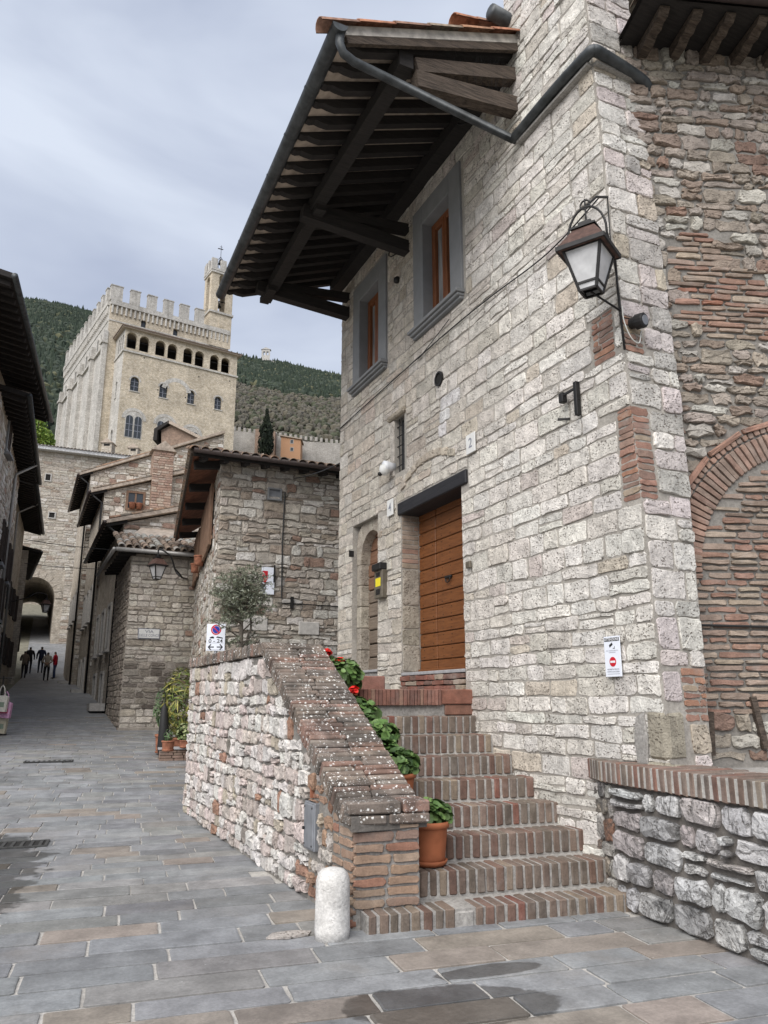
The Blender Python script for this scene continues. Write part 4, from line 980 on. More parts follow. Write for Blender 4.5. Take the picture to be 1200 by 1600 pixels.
def clow2(s, t): return pick((3, (0.40, 0.35, 0.29)), (2, (0.38, 0.29, 0.24)), (1, (0.28, 0.16, 0.115)), (2, (0.42, 0.4, 0.37)))
ls = lay(lambda t: (0.5, LL), 0.02, 0.92, (0.13, 0.25), (0.13, 0.46), clow, (), 0.036, 0.009, 0.034, 0.05, (0.035, 0.075), 0.2, None, 12.0)
ls2 = lay(lambda t: (0.02, 0.5), 0.02, 0.93, (0.09, 0.2), (0.12, 0.26), clow2, (), 0.022, 0.01, 0.03, 0.02, (0.006, 0.03), 0.1, None, 13.0)
emit([(FL, ls), (FL, ls2)], 'stone', 'small_stones', M['dark_rubble'], lw, 300, 0.05, 0.13, 0.17, False, 0.6)
lc = MB()
for i in range(N):
    a, b = LL * i / N, LL * (i + 1) / N
    lc.quad(FL.P(a, 1.092, 0.049), FL.P(b, 1.092, 0.049), FL.P(b, 1.092, -0.5), FL.P(a, 1.092, -0.5)); lc.quad(FL.P(a, 0.94, 0.049), FL.P(b, 0.94, 0.049), FL.P(b, 1.092, 0.049), FL.P(a, 1.092, 0.049))
    lc.quad(FL.P(a, 0.94, 0.04), FL.P(b, 0.94, 0.04), FL.P(b, 0.94, -0.4), FL.P(a, 0.94, -0.4))
lc.quad(FL.P(0, 0.94, 0.04), FL.P(0, 0.94, -0.5), FL.P(0, 1.085, -0.5), FL.P(0, 1.085, 0.04))
lc = lc.build('coping', M['grout'], low); s = 0.03
while s < LL - 0.06:
    w = U(0.046, 0.058) if s > 0.4 else U(0.03, 0.05); h1 = 1.098 + U(-0.004, 0.006)
    a, b, c2 = FL.P(s, 1.02), FL.P(s + w, 1.02), FL.P(s + w / 2, 1.02); d = (b - a).normalized(); n = FL.P(s + w / 2, 1.02, 1) - c2
    for (ha, hb) in ((0.055, -0.2), (-0.21, -0.46)):
        m = MB(); m.cbox(c2 + n * (ha + hb) / 2 + V((0, 0, (h1 + 0.93) / 2 - 1.02)), d * w / 2, n * (ha - hb) / 2, V((0, 0, (h1 - 0.93) / 2)), 0.008, 0.003, pick((3, (0.185, 0.135, 0.11)), (1.5, (0.20, 0.115, 0.09)), (2, (0.16, 0.13, 0.11)), (1, (0.24, 0.195, 0.155)))); m.build('brick', M['low_coping_brick'], lc)
    s += w + 0.024
# raised terrace behind the low wall
m = MB(); tp = [FL.P(0.0, 0, -0.45), FL.P(0.7, 0, -0.45), FL.P(LL, 0, -0.45), V((9, 2.4, 0)), V((9, 3.4, 0)), V((5.1, 5.2, 0))]
m.add([V((p.x, p.y, 1.05)) for p in tp], [tuple(range(6))]); tag(m.build('terrace', M['cement']), kind='structure')

# ------------------------------------------------------------------ bollard
m = MB(); m.lathe((2.12, 5.44, 0.005), [(0.118, -0.02), (0.122, 0.06), (0.12, 0.2), (0.119, 0.32), (0.117, 0.37), (0.105, 0.41), (0.08, 0.435), (0.04, 0.447), (0.008, 0.45)], 24, (0.58, 0.565, 0.54), 0.012)
tag(m.build('bollard', M['bollard_stone'], None, True), 'short round-topped white stone bollard at the foot of the brick pier', 'bollard')
m = MB(); m.prism(Fr((1.86, 5.62, 0.006), E_, EN, (0, 0, 1)), [(-.16, -.05), (-.02, -.09), (.14, -.05), (.17, .02), (.05, .07), (-.1, .05)], 0.0, 0.012, (0.46, 0.42, 0.385)); m.build('worn_stone', M['limestone'], street)

# metal hatch in the parapet
FPh = Fr((PXo - 0.02, 0, 0), (0, 1, 0), (0, 0, 1), (-1, 0, 0))
t = thing('meter_hatch', 'grey metal hatch set into the rubble parapet near its brick pier', 'hatch', (PXo, 6.4, 0.4))
MB().rbox(FPh, 6.28, 6.53, 0.4, 0.77, -0.06, 0.02, 0.006).build('frame', M['plate_metal'], t); MB().rbox(FPh, 6.295, 6.515, 0.415, 0.755, 0.0, 0.03, 0.006).build('door', M['plate_metal'], t)
m = MB()
for a in (6.315, 6.495):
    for b in (0.44, 0.73): disc(m, FPh, a, b, 0, 0.008, 0.03, 0.035, 8)
m.build('screws', M['iron'], t); m = MB(); disc(m, FPh, 6.5, 0.56, 0.0, 0.014, 0.03, 0.045, 10); m.build('lock', M['iron'], t)
MB().rbox(FPh, 6.405, 6.43, 0.8, 0.98, -0.02, 0.012).build('rust_mark', M['old_terracotta'], t)

# ------------------------------------------------------------------ wall lantern on the corner
def lantern(base, yaw_, k, parent, rusty='rusty_iron'):     # base: centre of the bottom pane frame
    O = V(base); cx, sx = math.cos(yaw_), math.sin(yaw_); X_ = V((cx, sx, 0)); Y_ = V((-sx, cx, 0))
    def P(x, y, z): return O + X_ * (x * k) + Y_ * (y * k) + V((0, 0, z * k))
    lv = [(0.085, 0.0), (0.10, 0.07), (0.185, 0.42)]; sq = ((-1, -1), (1, -1), (1, 1), (-1, 1))
    for (x, y) in sq:
        m = MB()
        for i in range(2): m.bar(P(x * lv[i][0], y * lv[i][0], lv[i][1]), P(x * lv[i + 1][0], y * lv[i + 1][0], lv[i + 1][1]), 0.026 * k, 0.026 * k, X_)
        m.build('corner_bar', M['iron'], parent)
    m = MB()
    for (r, z, th) in ((0.085, 0.0, 0.02), (0.10, 0.07, 0.022), (0.185, 0.42, 0.04)):
        for i in range(4):
            a, b = sq[i], sq[(i + 1) % 4]; m.bar(P(a[0] * r, a[1] * r, z), P(b[0] * r, b[1] * r, z), 0.02 * k, th * k)
    m.build('frame', M['iron'], parent)
    for i in range(4):
        a, b = sq[i], sq[(i + 1) % 4]
        for j in (0, 1):
            r0, z0 = lv[j]; r1, z1 = lv[j + 1]; m = MB(); m.quad(P(a[0] * r0, a[1] * r0, z0), P(b[0] * r0, b[1] * r0, z0), P(b[0] * r1, b[1] * r1, z1), P(a[0] * r1, a[1] * r1, z1))
            i_ = 0.985; m.quad(P(a[0] * r0 * i_, a[1] * r0 * i_, z0), P(a[0] * r1 * i_, a[1] * r1 * i_, z1), P(b[0] * r1 * i_, b[1] * r1 * i_, z1), P(b[0] * r0 * i_, b[1] * r0 * i_, z0)); m.build('pane', M['frosted_glass'], parent)
    m = MB(); vs = []; fs = []
    rf = [(0.235, 0.41), (0.235, 0.445), (0.105, 0.66), (0.095, 0.67)]
    for (r, z) in rf: vs += [P(a * r, b * r, z) for a, b in sq]
    for j in range(3): fs += [(j * 4 + i, j * 4 + (i + 1) % 4, j * 4 + 4 + (i + 1) % 4, j * 4 + 4 + i) for i in range(4)]
    fs += [(3, 2, 1, 0), (12, 13, 14, 15)]; m.add(vs, fs); m.build('roof', M[rusty], parent)
    m = MB(); m.add([P(a * r, b * r, z) for (r, z) in ((0.125, 0.66), (0.125, 0.68), (0.065, 0.685), (0.065, 0.75)) for a, b in sq], [(j * 4 + i, j * 4 + (i + 1) % 4, j * 4 + 4 + (i + 1) % 4, j * 4 + 4 + i) for j in range(3) for i in range(4)] + [(12, 13, 14, 15)]); m.build('chimney', M['iron'], parent)
    m = MB(); vs = []
    for r in (0.243, 0.243): pass
    for i in range(4):
        a, b = sq[i], sq[(i + 1) % 4]; m.bar(P(a[0] * .24, a[1] * .24, 0.425), P(b[0] * .24, b[1] * .24, 0.425), 0.014 * k, 0.045 * k)
    m.build('roof_rim', M['iron'], parent); return P
lam = thing('wall_lantern', 'black iron lantern with rusty roof and frosted panes on the house corner', 'lamp', (WX, 4.9, 4.7))
LB = V((4.19, 4.75, 5.06)); PL = lantern(LB, math.radians(-60), 0.9, lam)
m = MB(); R_ = 0.2; m.tube([PL(R_ * math.cos(a), 0.0, 0.60 + 0.34 * math.sin(a) if 0 < a < math.pi else 0.46) for a in [math.pi * i / 14 for i in range(15)]], 0.011, 6); m.build('hoop', M['iron'], lam, True)
m = MB(); m.tube([PL(0.05 * math.cos(a), 0, 0.965 + 0.05 * math.sin(a)) for a in [2 * math.pi * i / 14 for i in range(15)]], 0.008, 6); m.tube([PL(0, 0, 0.68), PL(0, 0, 1.03)], 0.008, 6); m.build('finial_ring', M['iron'], lam, True)
cn = V((WX - 0.03, s0(6.2) - 0.03, 6.2))
m = MB(); m.tube([PL(0, 0, 0.94), (PL(0, 0, 0.97) + cn) / 2 + V((0, 0, 0.04)), cn], 0.012, 6); m.tube([PL(0.2, 0, 0.55), V((WX - 0.05, s0(5.3) - 0.05, 5.5)), V((WX - 0.02, s0(5.2) - 0.02, 5.1)), V((WX - 0.02, s0(4.6) - 0.02, 4.62))], 0.011, 6)
m.tube([PL(0, 0, 0.0), V((WX - 0.06, s0(5) - 0.06, 4.98))], 0.01, 6); m.build('bracket', M['iron'], lam, True)
m = MB(); m.tube(smooth_path([cn, cn + V((-.02, -.02, -.5)), V((WX - .04, s0(5.2) - .05, 5.2)), V((WX - .05, s0(5) - .06, 5.0))]), 0.006, 5); m.build('cable', M['cable_black'], lam, True)
sp = thing('floodlight', 'small dark round floodlight with looping white cable below the corner lantern', 'light', (WX + 0.1, 4.78, 4.85))
m = MB(); c0 = FB.P(0.09, 4.9, 0.02); dr = (FB.N * 0.9 + V((0.25, 0, -0.15))).normalized(); m.tube([c0, c0 + dr * 0.05, c0 + dr * 0.06, c0 + dr * 0.13, c0 + dr * 0.14], [0.05, 0.055, 0.07, 0.07, 0.06], 14); m.build('housing', M['iron'], sp)
m = MB(); m.tube([c0 + dr * 0.139, c0 + dr * 0.146], 0.045, 14); m.build('lens', M['plate_metal'], sp)
m = MB(); m.tube(smooth_path([FB.P(0.0, 5.05, 0.03), FB.P(-0.01, 4.9, 0.04), FB.P(0.04, 4.74, 0.05), FB.P(0.13, 4.70, 0.05), FB.P(0.16, 4.82, 0.06)]), 0.006, 5); m.build('cable', M['cable_white'], sp, True)
ib = thing('iron_bracket', 'empty black iron wall bracket below the corner lantern', 'bracket', (WX, 5.47, 4.2))
m = MB(); m.rbox(FM, 5.44, 5.485, 4.22, 4.56, 0.02, 0.07, 0.004); m.build('plate', M['iron'], ib)
m = MB(); m.bar(FM.P(5.46, 4.5, 0.05), FM.P(5.62, 4.47, 0.09), 0.02, 0.02); m.rbox(FM, 5.60, 5.66, 4.4, 4.5, 0.05, 0.11, 0.004); m.build('arm', M['iron'], ib)
m = MB(); m.bar(FM.P(5.64, 4.25, 0.0), FM.P(5.7, 4.25, 0.1), 0.02, 0.02); m.build('peg', M['iron'], ib)
MB().bar(FM.P(5.5, 4.3, 0.04), FM.P(5.44, 4.38, 0.04), 0.02, 0.02, FM.N).build('catch', M['iron'], ib)

# ------------------------------------------------------------------ signs and boxes on the house
sg = thing('warning_sign', 'white ATTENZIONE camera notice with red no-entry disc on the pier', 'sign', (WX, 5.22, 1.8))
a, b, z0_, z1_ = 5.125, 5.325, 1.785, 2.125
MB().rbox(FM, a, b, z0_, z1_, 0.032, 0.038, 0.002).build('board', M['sign_white'], sg)
MB().rbox(FM, a + .008, b - .008, z1_ - .042, z1_ - .012, 0.038, 0.0395).build('header', M['sign_black'], sg)
mid = (a + b) / 2
text_mesh('header_text', 'ATTENZIONE', FM, mid, z1_ - .027, 0.031, M['white_paint'], sg, 0.0405, 0.0006, 0.92)
m = MB(); disc(m, FM, mid, z0_ + .125, 0.0, 0.041, 0.038, 0.0395, 24); m.build('no_entry_disc', M['sign_red'], sg)
MB().rbox(FM, mid - .03, mid + .03, z0_ + .116, z0_ + .134, 0.039, 0.0405).build('white_bar', M['white_paint'], sg)
m = MB(); poly3(m, FM, [(mid + .035, z1_ - .075), (mid + .028, z1_ - .095), (mid - .012, z1_ - .072), (mid - .004, z1_ - .052)], 0.0392); poly3(m, FM, [(mid - .012, z1_ - .1), (mid - .035, z1_ - .1), (mid - .035, z1_ - .106), (mid - .012, z1_ - .106)], 0.0392); poly3(m, FM, [(mid - .03, z1_ - .085), (mid - .035, z1_ - .085), (mid - .035, z1_ - .104), (mid - .03, z1_ - .104)], 0.0392)
m.build('camera_pictogram', M['sign_black'], sg)
text_mesh('notice_text', 'AREA VIDEOSORVEGLIATA', FM, mid, z1_ - .122, 0.0125, M['sign_grey'], sg, 0.0395); text_mesh('notice_text', 'REGISTRAZIONE', FM, mid, z1_ - .137, 0.0115, M['sign_grey'], sg, 0.0395)
text_mesh('notice_text', 'PROPRIETA\' PRIVATA', FM, mid, z0_ + .062, 0.0155, M['sign_grey'], sg, 0.0395, 0.0003); text_mesh('notice_text', 'DIVIETO DI ACCESSO', FM, mid, z0_ + .042, 0.0155, M['sign_grey'], sg, 0.0395, 0.0003)
MB().rbox(FM, mid - .075, mid + .075, z0_ + .022, z0_ + .025, 0.038, 0.0392).build('rule', M['sign_grey'], sg)
for (num, c_, z_, w, h, lab) in (('2', 7.43, 4.55, 0.1, 0.12, 'white tile with house number 2 up to the right of the plank door'), ('4', 9.67, 4.27, 0.1, 0.12, 'white tile with house number 4 between the two doors')):
    t = thing('number_plate', lab, 'sign', (WX, c_, z_ - h)); MB().rbox(FM, c_ - w, c_ + w, z_ - h, z_ + h, 0.025, 0.04, 0.004).build('tile', M['plaque_white'], t)
    text_mesh('numeral', num, FM, c_, z_, 0.17, M['sign_grey'], t, 0.0415, 0.002)
t = thing('intercom', 'bronze intercom box with yellow sticker between the doors', 'intercom', (WX, 9.95, 3.0))
m = MB(); m.rbox(FM, 9.83, 10.1, 3.0, 3.42, 0.0, 0.09, 0.008); m.build('box', M['bronze'], t); m = MB(); m.rbox(FM, 9.82, 10.11, 3.4, 3.5, 0.0, 0.13, 0.01); m.build('hood', M['iron'], t)
MB().rbox(FM, 9.88, 10.05, 3.17, 3.29, 0.09, 0.092).build('yellow_sticker', M['sign_yellow'], t); MB().rbox(FM, 9.9, 10.03, 3.05, 3.13, 0.09, 0.093).build('button_panel', M['iron'], t); MB().rbox(FM, 9.9, 10.03, 3.31, 3.37, 0.09, 0.093).build('lens', M['iron'], t)
t = thing('dome_camera', 'white dome security camera under the barred slit window', 'camera', (WX, 9.63, 4.75))
m = MB(); m.tube([FM.P(9.6, 4.86, 0.0), FM.P(9.6, 4.86, 0.06), FM.P(9.62, 4.86, 0.1), FM.P(9.62, 4.86, 0.16)], [0.06, 0.065, 0.085, 0.085], 14); m.build('mount', M['white_paint'], t, True)
m = MB(); m.lathe(FM.P(9.63, 4.78, 0.14), [(0.02, -0.05), (0.055, -0.03), (0.075, 0.0), (0.08, 0.04), (0.07, 0.09), (0.03, 0.11)], 14); m.build('dome', M['plaque_white'], t, True); m = MB(); m.lathe(FM.P(9.66, 4.75, 0.2), [(0.01, -.03), (0.032, -.012), (0.035, .015), (0.01, .03)], 10); m.build('lens', M['iron'], t, True)
t = thing('sensor', 'tiny black sensor between the two tall windows under the eaves', 'sensor', (WX, 9.45, 7.95))
m = MB(); m.lathe(FM.P(9.4, 7.75, 0.05), [(0.02, -.05), (0.045, -.03), (0.045, .03), (0.02, .05)], 10); m.build('body', M['iron'], t, True)
MB().tube([FM.P(9.4, 7.8, 0.0), FM.P(9.4, 7.8, 0.05)], 0.02, 6).build('stem', M['iron'], t)

# ------------------------------------------------------------------ potted geraniums up the stairs
def leafset(m, c, rx, ry, rz_, n, size, cols, droop=0.3, shape='round'):
    for _ in range(n):
        while True:
            d = V((U(-1, 1), U(-1, 1), U(-1, 1)))
            if 0.15 < d.length < 1: break
        d = d.normalized() * (d.length ** 0.45); p = V(c) + V((d.x * rx, d.y * ry, d.z * rz_)); nn = (d + V((U(-.6, .6), U(-.6, .6), U(0.1, 1.1)))).normalized()
        x = nn.orthogonal().normalized(); x = Matrix.Rotation(U(0, 6.28), 3, nn) @ x; y = nn.cross(x); s = size * U(0.6, 1.25); cc = varc(cols[rnd.randrange(len(cols))], 0.22)
        if shape == 'round':
            k = 7; vs = [p - nn * s * 0.25] + [p + (x * math.cos(6.283 * i / k) + y * math.sin(6.283 * i / k)) * s * U(0.85, 1.1) + nn * s * U(-.05, .22) for i in range(k)]
            m.add(vs, [(0, 1 + i, 1 + (i + 1) % k) for i in range(k)], cc)
        else:                                               # narrow leaf
            w = s * droop; m.add([p - x * s, p + y * w + nn * w * .4, p + x * s - nn * s * 0.2, p - y * w + nn * w * .4], [(0, 1, 3), (1, 2, 3)], cc)
GER = [(0.085, 0.15, 0.04), (0.065, 0.12, 0.032), (0.12, 0.19, 0.06), (0.045, 0.09, 0.025)]
def pot(t, c, r, h, mat='terracotta', saucer=True):
    m = MB(); m.lathe(c, [(r * .74, 0), (r * .80, h * .2), (r * .9, h * .8), (r * .92, h * .84), (r * .92, h * .86)], 20); m.build('pot', M[mat], t, True)
    m = MB(); m.lathe(c, [(r * .9, h * .84), (r * 1.0, h * .86), (r * 1.02, h * .93), (r, h * .99), (r * .93, h), (r * .9, h * .95)], 20); m.build('rim', M[mat], t, True)
    m = MB(); m.lathe(c, [(r * .5, h * .88), (r * .9, h * .93), (r * .5, h * .95), (0.01, h * .96)], 16); m.build('soil', M['soil'], t, True)
    if saucer: m = MB(); m.lathe(c, [(r * .7, -.001), (r * .84, .012), (r * .9, .04), (r * .86, .042), (r * .8, .015)], 20); m.build('saucer', M[mat], t, True)
def geranium(x, y, z, r, h, label, clumps, nfl, leaf=True):
    t = thing('potted_geranium', label, 'potted plant', (x, y, z), 'geraniums in terracotta pots up the stairs'); pot(t, (x, y, z + .004), r, h)
    m = MB()
    for (dx, dy, dz, rx, ry, rz_, n) in clumps: leafset(m, (x + dx, y + dy, z + h + dz), rx * 1.1, ry * 1.1, rz_ * 1.15, int(n * 1.5), 0.042, GER)
    m.build('foliage', M['leaf'], t, True)
    m = MB()
    for i in range(9):
        e = V((x + U(-.12, .12), y + U(-.12, .12), z + h + U(0.05, .2))); m.tube([V((x + U(-.03, .03), y + U(-.03, .03), z + h * .92)), (V((x, y, z + h)) + e) / 2 + V((U(-.03, .03), 0, .03)), e], 0.006, 4, (0.09, 0.11, 0.04))
    m.build('stems', M['leaf'], t, True)
    for (dx, dy, dz) in nfl:
        m = MB(); leafset(m, (x + dx, y + dy, z + h + dz), 0.05, 0.05, 0.035, 60, 0.022, [(0.6, 0.02, 0.01)]); m.build('flower_head', M['petal'], t, True)
        MB().tube([(x + dx, y + dy, z + h + dz - .18), (x + dx, y + dy, z + h + dz)], 0.004, 4, (0.09, 0.13, 0.04)).build('flower_stalk', M['leaf'], t)
def sz(i): return STEPS[i - 1][0]
geranium(3.10, 5.86, sz(2), 0.17, 0.33, 'large terracotta pot of geranium, lowest on the stairs beside the pier', [(0.02, 0.0, 0.06, 0.15, 0.14, 0.09, 120)], [])
geranium(3.10, 6.42, sz(4), 0.16, 0.28, 'geranium in the second pot up the stairs, trailing beside the coping', [(0, 0, 0.09, 0.17, 0.16, 0.11, 160), (-.05, 0.2, 0.15, 0.13, 0.16, 0.12, 110)], [])
geranium(3.12, 6.86, sz(5), 0.16, 0.28, 'leafy geranium in the third pot up the stairs', [(0, 0, 0.12, 0.17, 0.18, 0.12, 170), (-.05, 0.2, 0.18, 0.14, 0.16, 0.12, 110)], [])
geranium(3.12, 7.28, sz(6), 0.16, 0.28, 'leafy geranium in the fourth pot up the stairs', [(-.02, 0, 0.12, 0.18, 0.18, 0.14, 180), (-.06, 0.2, 0.18, 0.15, 0.18, 0.12, 120)], [(-.05, 0.1, 0.36)])
geranium(3.10, 7.72, sz(8), 0.16, 0.27, 'tall flowering geranium in the topmost pot at the landing', [(-.02, 0, 0.15, 0.2, 0.2, 0.16, 220), (-.08, 0.28, 0.2, 0.18, 0.2, 0.14, 150)], [(-.06, -.02, 0.30), (-.12, 0.2, 0.40), (0.02, 0.05, 0.10)])

# ================================================================== the town behind
def onY(x, y, Y):
    r = ray(x, y); return CAM + r * (Y / r.y)
def onZ(x, y, z):
    r = ray(x, y); return CAM + r * ((z - CAMZ) / r.z)
def ground_hit(x, y):
    r = ray(x, y); k = 0.002
    while k < 0.2:
        p = CAM + r * k
        if p.z < G(p.x, p.y): return V((p.x, p.y, G(p.x, p.y)))
        k += 0.00005
    return CAM + r * 0.04
def window_on(fr, s0_, s1_, t0_, t1_, parent, frame='sash_wood', pane='glass', cross=True, fw=0.06, dep=0.02, sill=None, name='window'):
    w = MB().rbox(fr, s0_, s1_, t0_, t1_, -0.05, dep).build(name, M[pane], parent)
    m = MB()
    for (a, b, c, d) in ((s0_ - fw, s0_, t0_ - fw, t1_ + fw), (s1_, s1_ + fw, t0_ - fw, t1_ + fw), (s0_, s1_, t1_, t1_ + fw), (s0_, s1_, t0_ - fw, t0_)): m.rbox(fr, a, b, c, d, -0.02, dep + 0.05)
    if cross: m.rbox(fr, (s0_ + s1_) / 2 - fw * .4, (s0_ + s1_) / 2 + fw * .4, t0_, t1_, 0, dep + 0.03)
    m.build('frame', M[frame], w)
    if sill: MB().rbox(fr, s0_ - fw * 2, s1_ + fw * 2, t0_ - fw - 0.07, t0_ - fw, -0.02, dep + 0.12).build('sill', M[sill], w)
    return w
def shutter_on(fr, s0_, s1_, t0_, t1_, parent, mat='shutter_wood', n=10, h=0.06, name='shutter'):
    sh = MB(); sh.rbox(fr, s0_, s0_ + .05, t0_, t1_, 0.01, h); sh.rbox(fr, s1_ - .05, s1_, t0_, t1_, 0.01, h); sh.rbox(fr, s0_ + .05, s1_ - .05, t0_, t0_ + .06, 0.01, h); sh.rbox(fr, s0_ + .05, s1_ - .05, t1_ - .06, t1_, 0.01, h)
    sh = sh.build(name, M[mat], parent)
    for i in range(n):
        z = t0_ + 0.08 + (t1_ - t0_ - 0.16) * (i + .5) / n; m = MB(); m.rbox(fr, s0_ + .05, s1_ - .05, z - (t1_ - t0_) / n * .36, z + (t1_ - t0_) / n * .3, 0.012, h * .75); m.build('slat', M[mat], sh)
    return sh

# ------------------------------------------------------------------ house behind the olive tree
MC = V((3.28, 15.0, 0)); mh = thing('corner_house', 'stone house with brown shutters and dark eaves behind the olive tree', 'house', (5.5, 17, 0.2))
FF = Fr(MC, (1, 0, 0), (0, 0, 1), (0, -1, 0)); az = math.radians(8.3); FS = Fr(MC, (math.sin(az), math.cos(az), 0), (0, 0, 1), (-math.cos(az), math.sin(az), 0))
ZM = 6.35; ML = 8.3
mb = MB(); core(mb, FF, 0, 6.5, 0, ZM); core(mb, FS, 0, ML, 0, ZM); a, b = FF.P(6.5, 0), FS.P(ML, 0)
mb.quad(a, V((a.x, b.y, 0)), V((a.x, b.y, ZM)), V((a.x, a.y, ZM))); mb.quad(b, V((a.x, b.y, 0)), V((a.x, b.y, ZM)), V((b.x, b.y, ZM)))
mw = mb.build('wall', M['mid_mortar'], mh)
def cm(s, t): return pick((4, (0.50, 0.455, 0.395)), (2, (0.43, 0.38, 0.32)), (2.6, (0.60, 0.57, 0.52)), (1, (0.36, 0.30, 0.245)), (0.4, (0.31, 0.21, 0.165)))
s1_ = lay(lambda t: (0, 6.3), 0.2, ZM - 0.02, (0.07, 0.21), (0.12, 0.48), cm, (), 0.024, 0.018, 0.02, 0.045, (0.01, 0.035), 0.28, None, 21.0)
s2_ = lay(lambda t: (0, ML), 0.2, ZM - 0.02, (0.1, 0.22), (0.15, 0.45), cm, (), 0.024, 0.018, 0.02, 0.045, (0.01, 0.035), 0.28, None, 22.0)
emit([(FF, s1_), (FS, s2_)], 'stone', 'small_stones', M['rubble'], mw, 300, 0.04, 0.14, 0.28, False)
ec = onY(303, 706, 14.58); EZ = ec.z; OV = 0.62
e0 = FS.P(-0.42, EZ, OV) + V((0, 0, 0)); 
p = [V((ec.x, 14.58, EZ)), V((9.9, 14.58, EZ)), V((9.9, 19, EZ + 1.25)), V((6.2, 19, EZ + 1.25)), FS.P(ML + .2, 0, OV) + V((0, 0, EZ))]
rf = MB(); rf.quad(p[0], p[1], p[2], p[3]); rf.add([p[0], p[3], p[4]], [(0, 1, 2)])
rf.add([q_ + V((0, 0, 0.07)) for q_ in p], [(0, 1, 2, 3), (0, 3, 4)])
rf.quad(p[0], p[1], p[1] + V((0, 0, .07)), p[0] + V((0, 0, .07))); rf.quad(p[4], p[0], p[0] + V((0, 0, .07)), p[4] + V((0, 0, .07)))
rf = rf.build('roof', M['deck_red'], mh)
dl = (p[4] - p[0]); nl = 24
for i in range(5):                                                  # beams under the side eaves
    q_ = p[0] + dl * ((i + 0.35) / 5.0); MB().bar(q_ + V((0.05, 0, -0.08)), q_ + V((0.95, 0, 0.04)), 0.14, 0.16).build('rafter', M['beam_wood'], rf)
for i in range(16):
    x = p[0].x + 0.25 + i * 0.42; MB().bar((x, 14.62, EZ - 0.06), (x, 15.1, EZ + 0.02), 0.1, 0.11).build('rafter', M['beam_wood'], rf)
MB().bar((p[0].x, 14.6, EZ - 0.0), (9.9, 14.6, EZ - 0.0), 0.04, 0.14).build('fascia', M['beam_wood'], rf)
MB().tube([V((p[0].x - .02, 14.5, EZ + 0.03)), V((9.9, 14.5, EZ + 0.0))], 0.062, 10).build('gutter', M['gutter_brown'], mh, True)
MB().bar(p[0] + V((-.03, 0, 0.03)), p[4] + V((-.03, 0, 0.03)), 0.05, 0.12).build('bargeboard', M['weathered_wood'], mh)
MTC = lambda: pick((3, (0.21, 0.15, 0.11)), (2, (0.17, 0.135, 0.105)), (2, (0.25, 0.16, 0.11)), (1.5, (0.13, 0.11, 0.09)))
x = p[0].x
while x < 7.6:
    for r in range(2): tile((x, 14.82 + r * .33, EZ + 0.13 + r * .1), (0, -1, -0.29), 0.19, 0.4, MTC()).build('roof_tile', M['roof_tile'], rf, True)
    x += 0.2
nt = int(dl.length / 0.21)
for i in range(nt):
    q_ = p[0] + dl * ((i + .5) / nt); tile(q_ + V((0.3, 0, 0.17)), (-1, 0, -0.3), 0.19, 0.4, MTC()).build('roof_tile', M['roof_tile'], rf, True)
sA = [FS.pix(337, 790)[0], FS.pix(321, 800)[0]]; zA = FS.pix(337, 762)[1], FS.pix(337, 838)[1]
sB = [FS.pix(317, 830)[0], FS.pix(303, 850)[0]]
zt, zb = FS.pix(336, 764)[1], FS.pix(336, 845)[1]
for (a, b) in (sA, sB):
    w2 = (b - a) / 2; MB().rbox(FS, a, b, zb, zt, 0.0, 0.02).build('window_recess', M['interior'], mh)
    for k in range(2):
        sh = MB(); sh.rbox(FS, a + k * w2 + .02, a + (k + 1) * w2 - .02, zb + .12, zb + .2, .03, .07); sh.rbox(FS, a + k * w2 + .02, a + (k + 1) * w2 - .02, zt - .2, zt - .12, .03, .07); sh = sh.build('shutter', M['shutter_wood'], mh); npk = max(4, int(w2 / .16))
        for j in range(npk): x0 = a + k * w2 + .02 + (w2 - .04) * j / npk; MB().rbox(FS, x0 + .012, x0 + (w2 - .04) / npk - .012, zb, zt, .05, .1 + U(0, .02), .006).build('plank', M['shutter_wood'], sh)
for i, (x, y) in enumerate(((322, 883), (315, 894), (304, 909), (297, 920))):
    s_, z_ = FS.pix(x, y); o_ = FS.P(s_, z_ - 0.02, 0.17); rr = 0.13
    t = thing('hanging_flowerpot', ['nearest terracotta pot hung on the shuttered wall', 'second terracotta pot hung on the shuttered wall', 'third terracotta pot hung on the shuttered wall', 'farthest terracotta pot hung on the shuttered wall, beside the lantern bracket'][i], 'flowerpot', o_, 'flowerpots hung below the brown shutters')
    pot(t, o_, rr, 0.24, 'old_terracotta', False); MB().tube([FS.P(s_, z_ + .1, 0.0), FS.P(s_, z_ + .13, 0.17)], 0.012, 5).build('hook', M['iron'], t)
a, b = FF.pix(430, 766); window_on(FF, a - .14, a + .1, b - .2, b, mh, 'grey_frame', 'plate_metal', False, 0.03, 0.02, None, 'vent_grille')
a, b = FF.pix(444, 770); c_, d_ = FF.pix(434, 935); MB().tube([FF.P(a, b, 0.05), FF.P(a - 0.02, (b + d_) / 2, 0.05), FF.P(a, d_, 0.05)], 0.014, 6).build('pipe', M['iron'], mh)
a, b = FF.pix(455, 942); MB().rbox(FF, a - .03, a + .03, b - .12, b + .12, 0.02, 0.07).build('tie_plate', M['iron'], mh); MB().bar(FF.P(a - .3, b - .02, 0.05), FF.P(a + 1.2, b - .03, 0.05), 0.02, 0.02).build('tie_bar', M['iron'], mh)
for (x, y, r) in ((482, 982, 0.22), (398, 975, 0.25)):
    a, b = FF.pix(x, y); MB().rbox(FF, a - r, a + r, b - .13, b + .13, 0.0, 0.045, 0.01).build('pale_block', M['pale_stone'], mh)
a, b = FF.pix(415, 902); t = thing('shield_sign', 'white plaque with a red shield on the stone wall behind the olive tree', 'sign', FF.P(a, b - .4, .05))
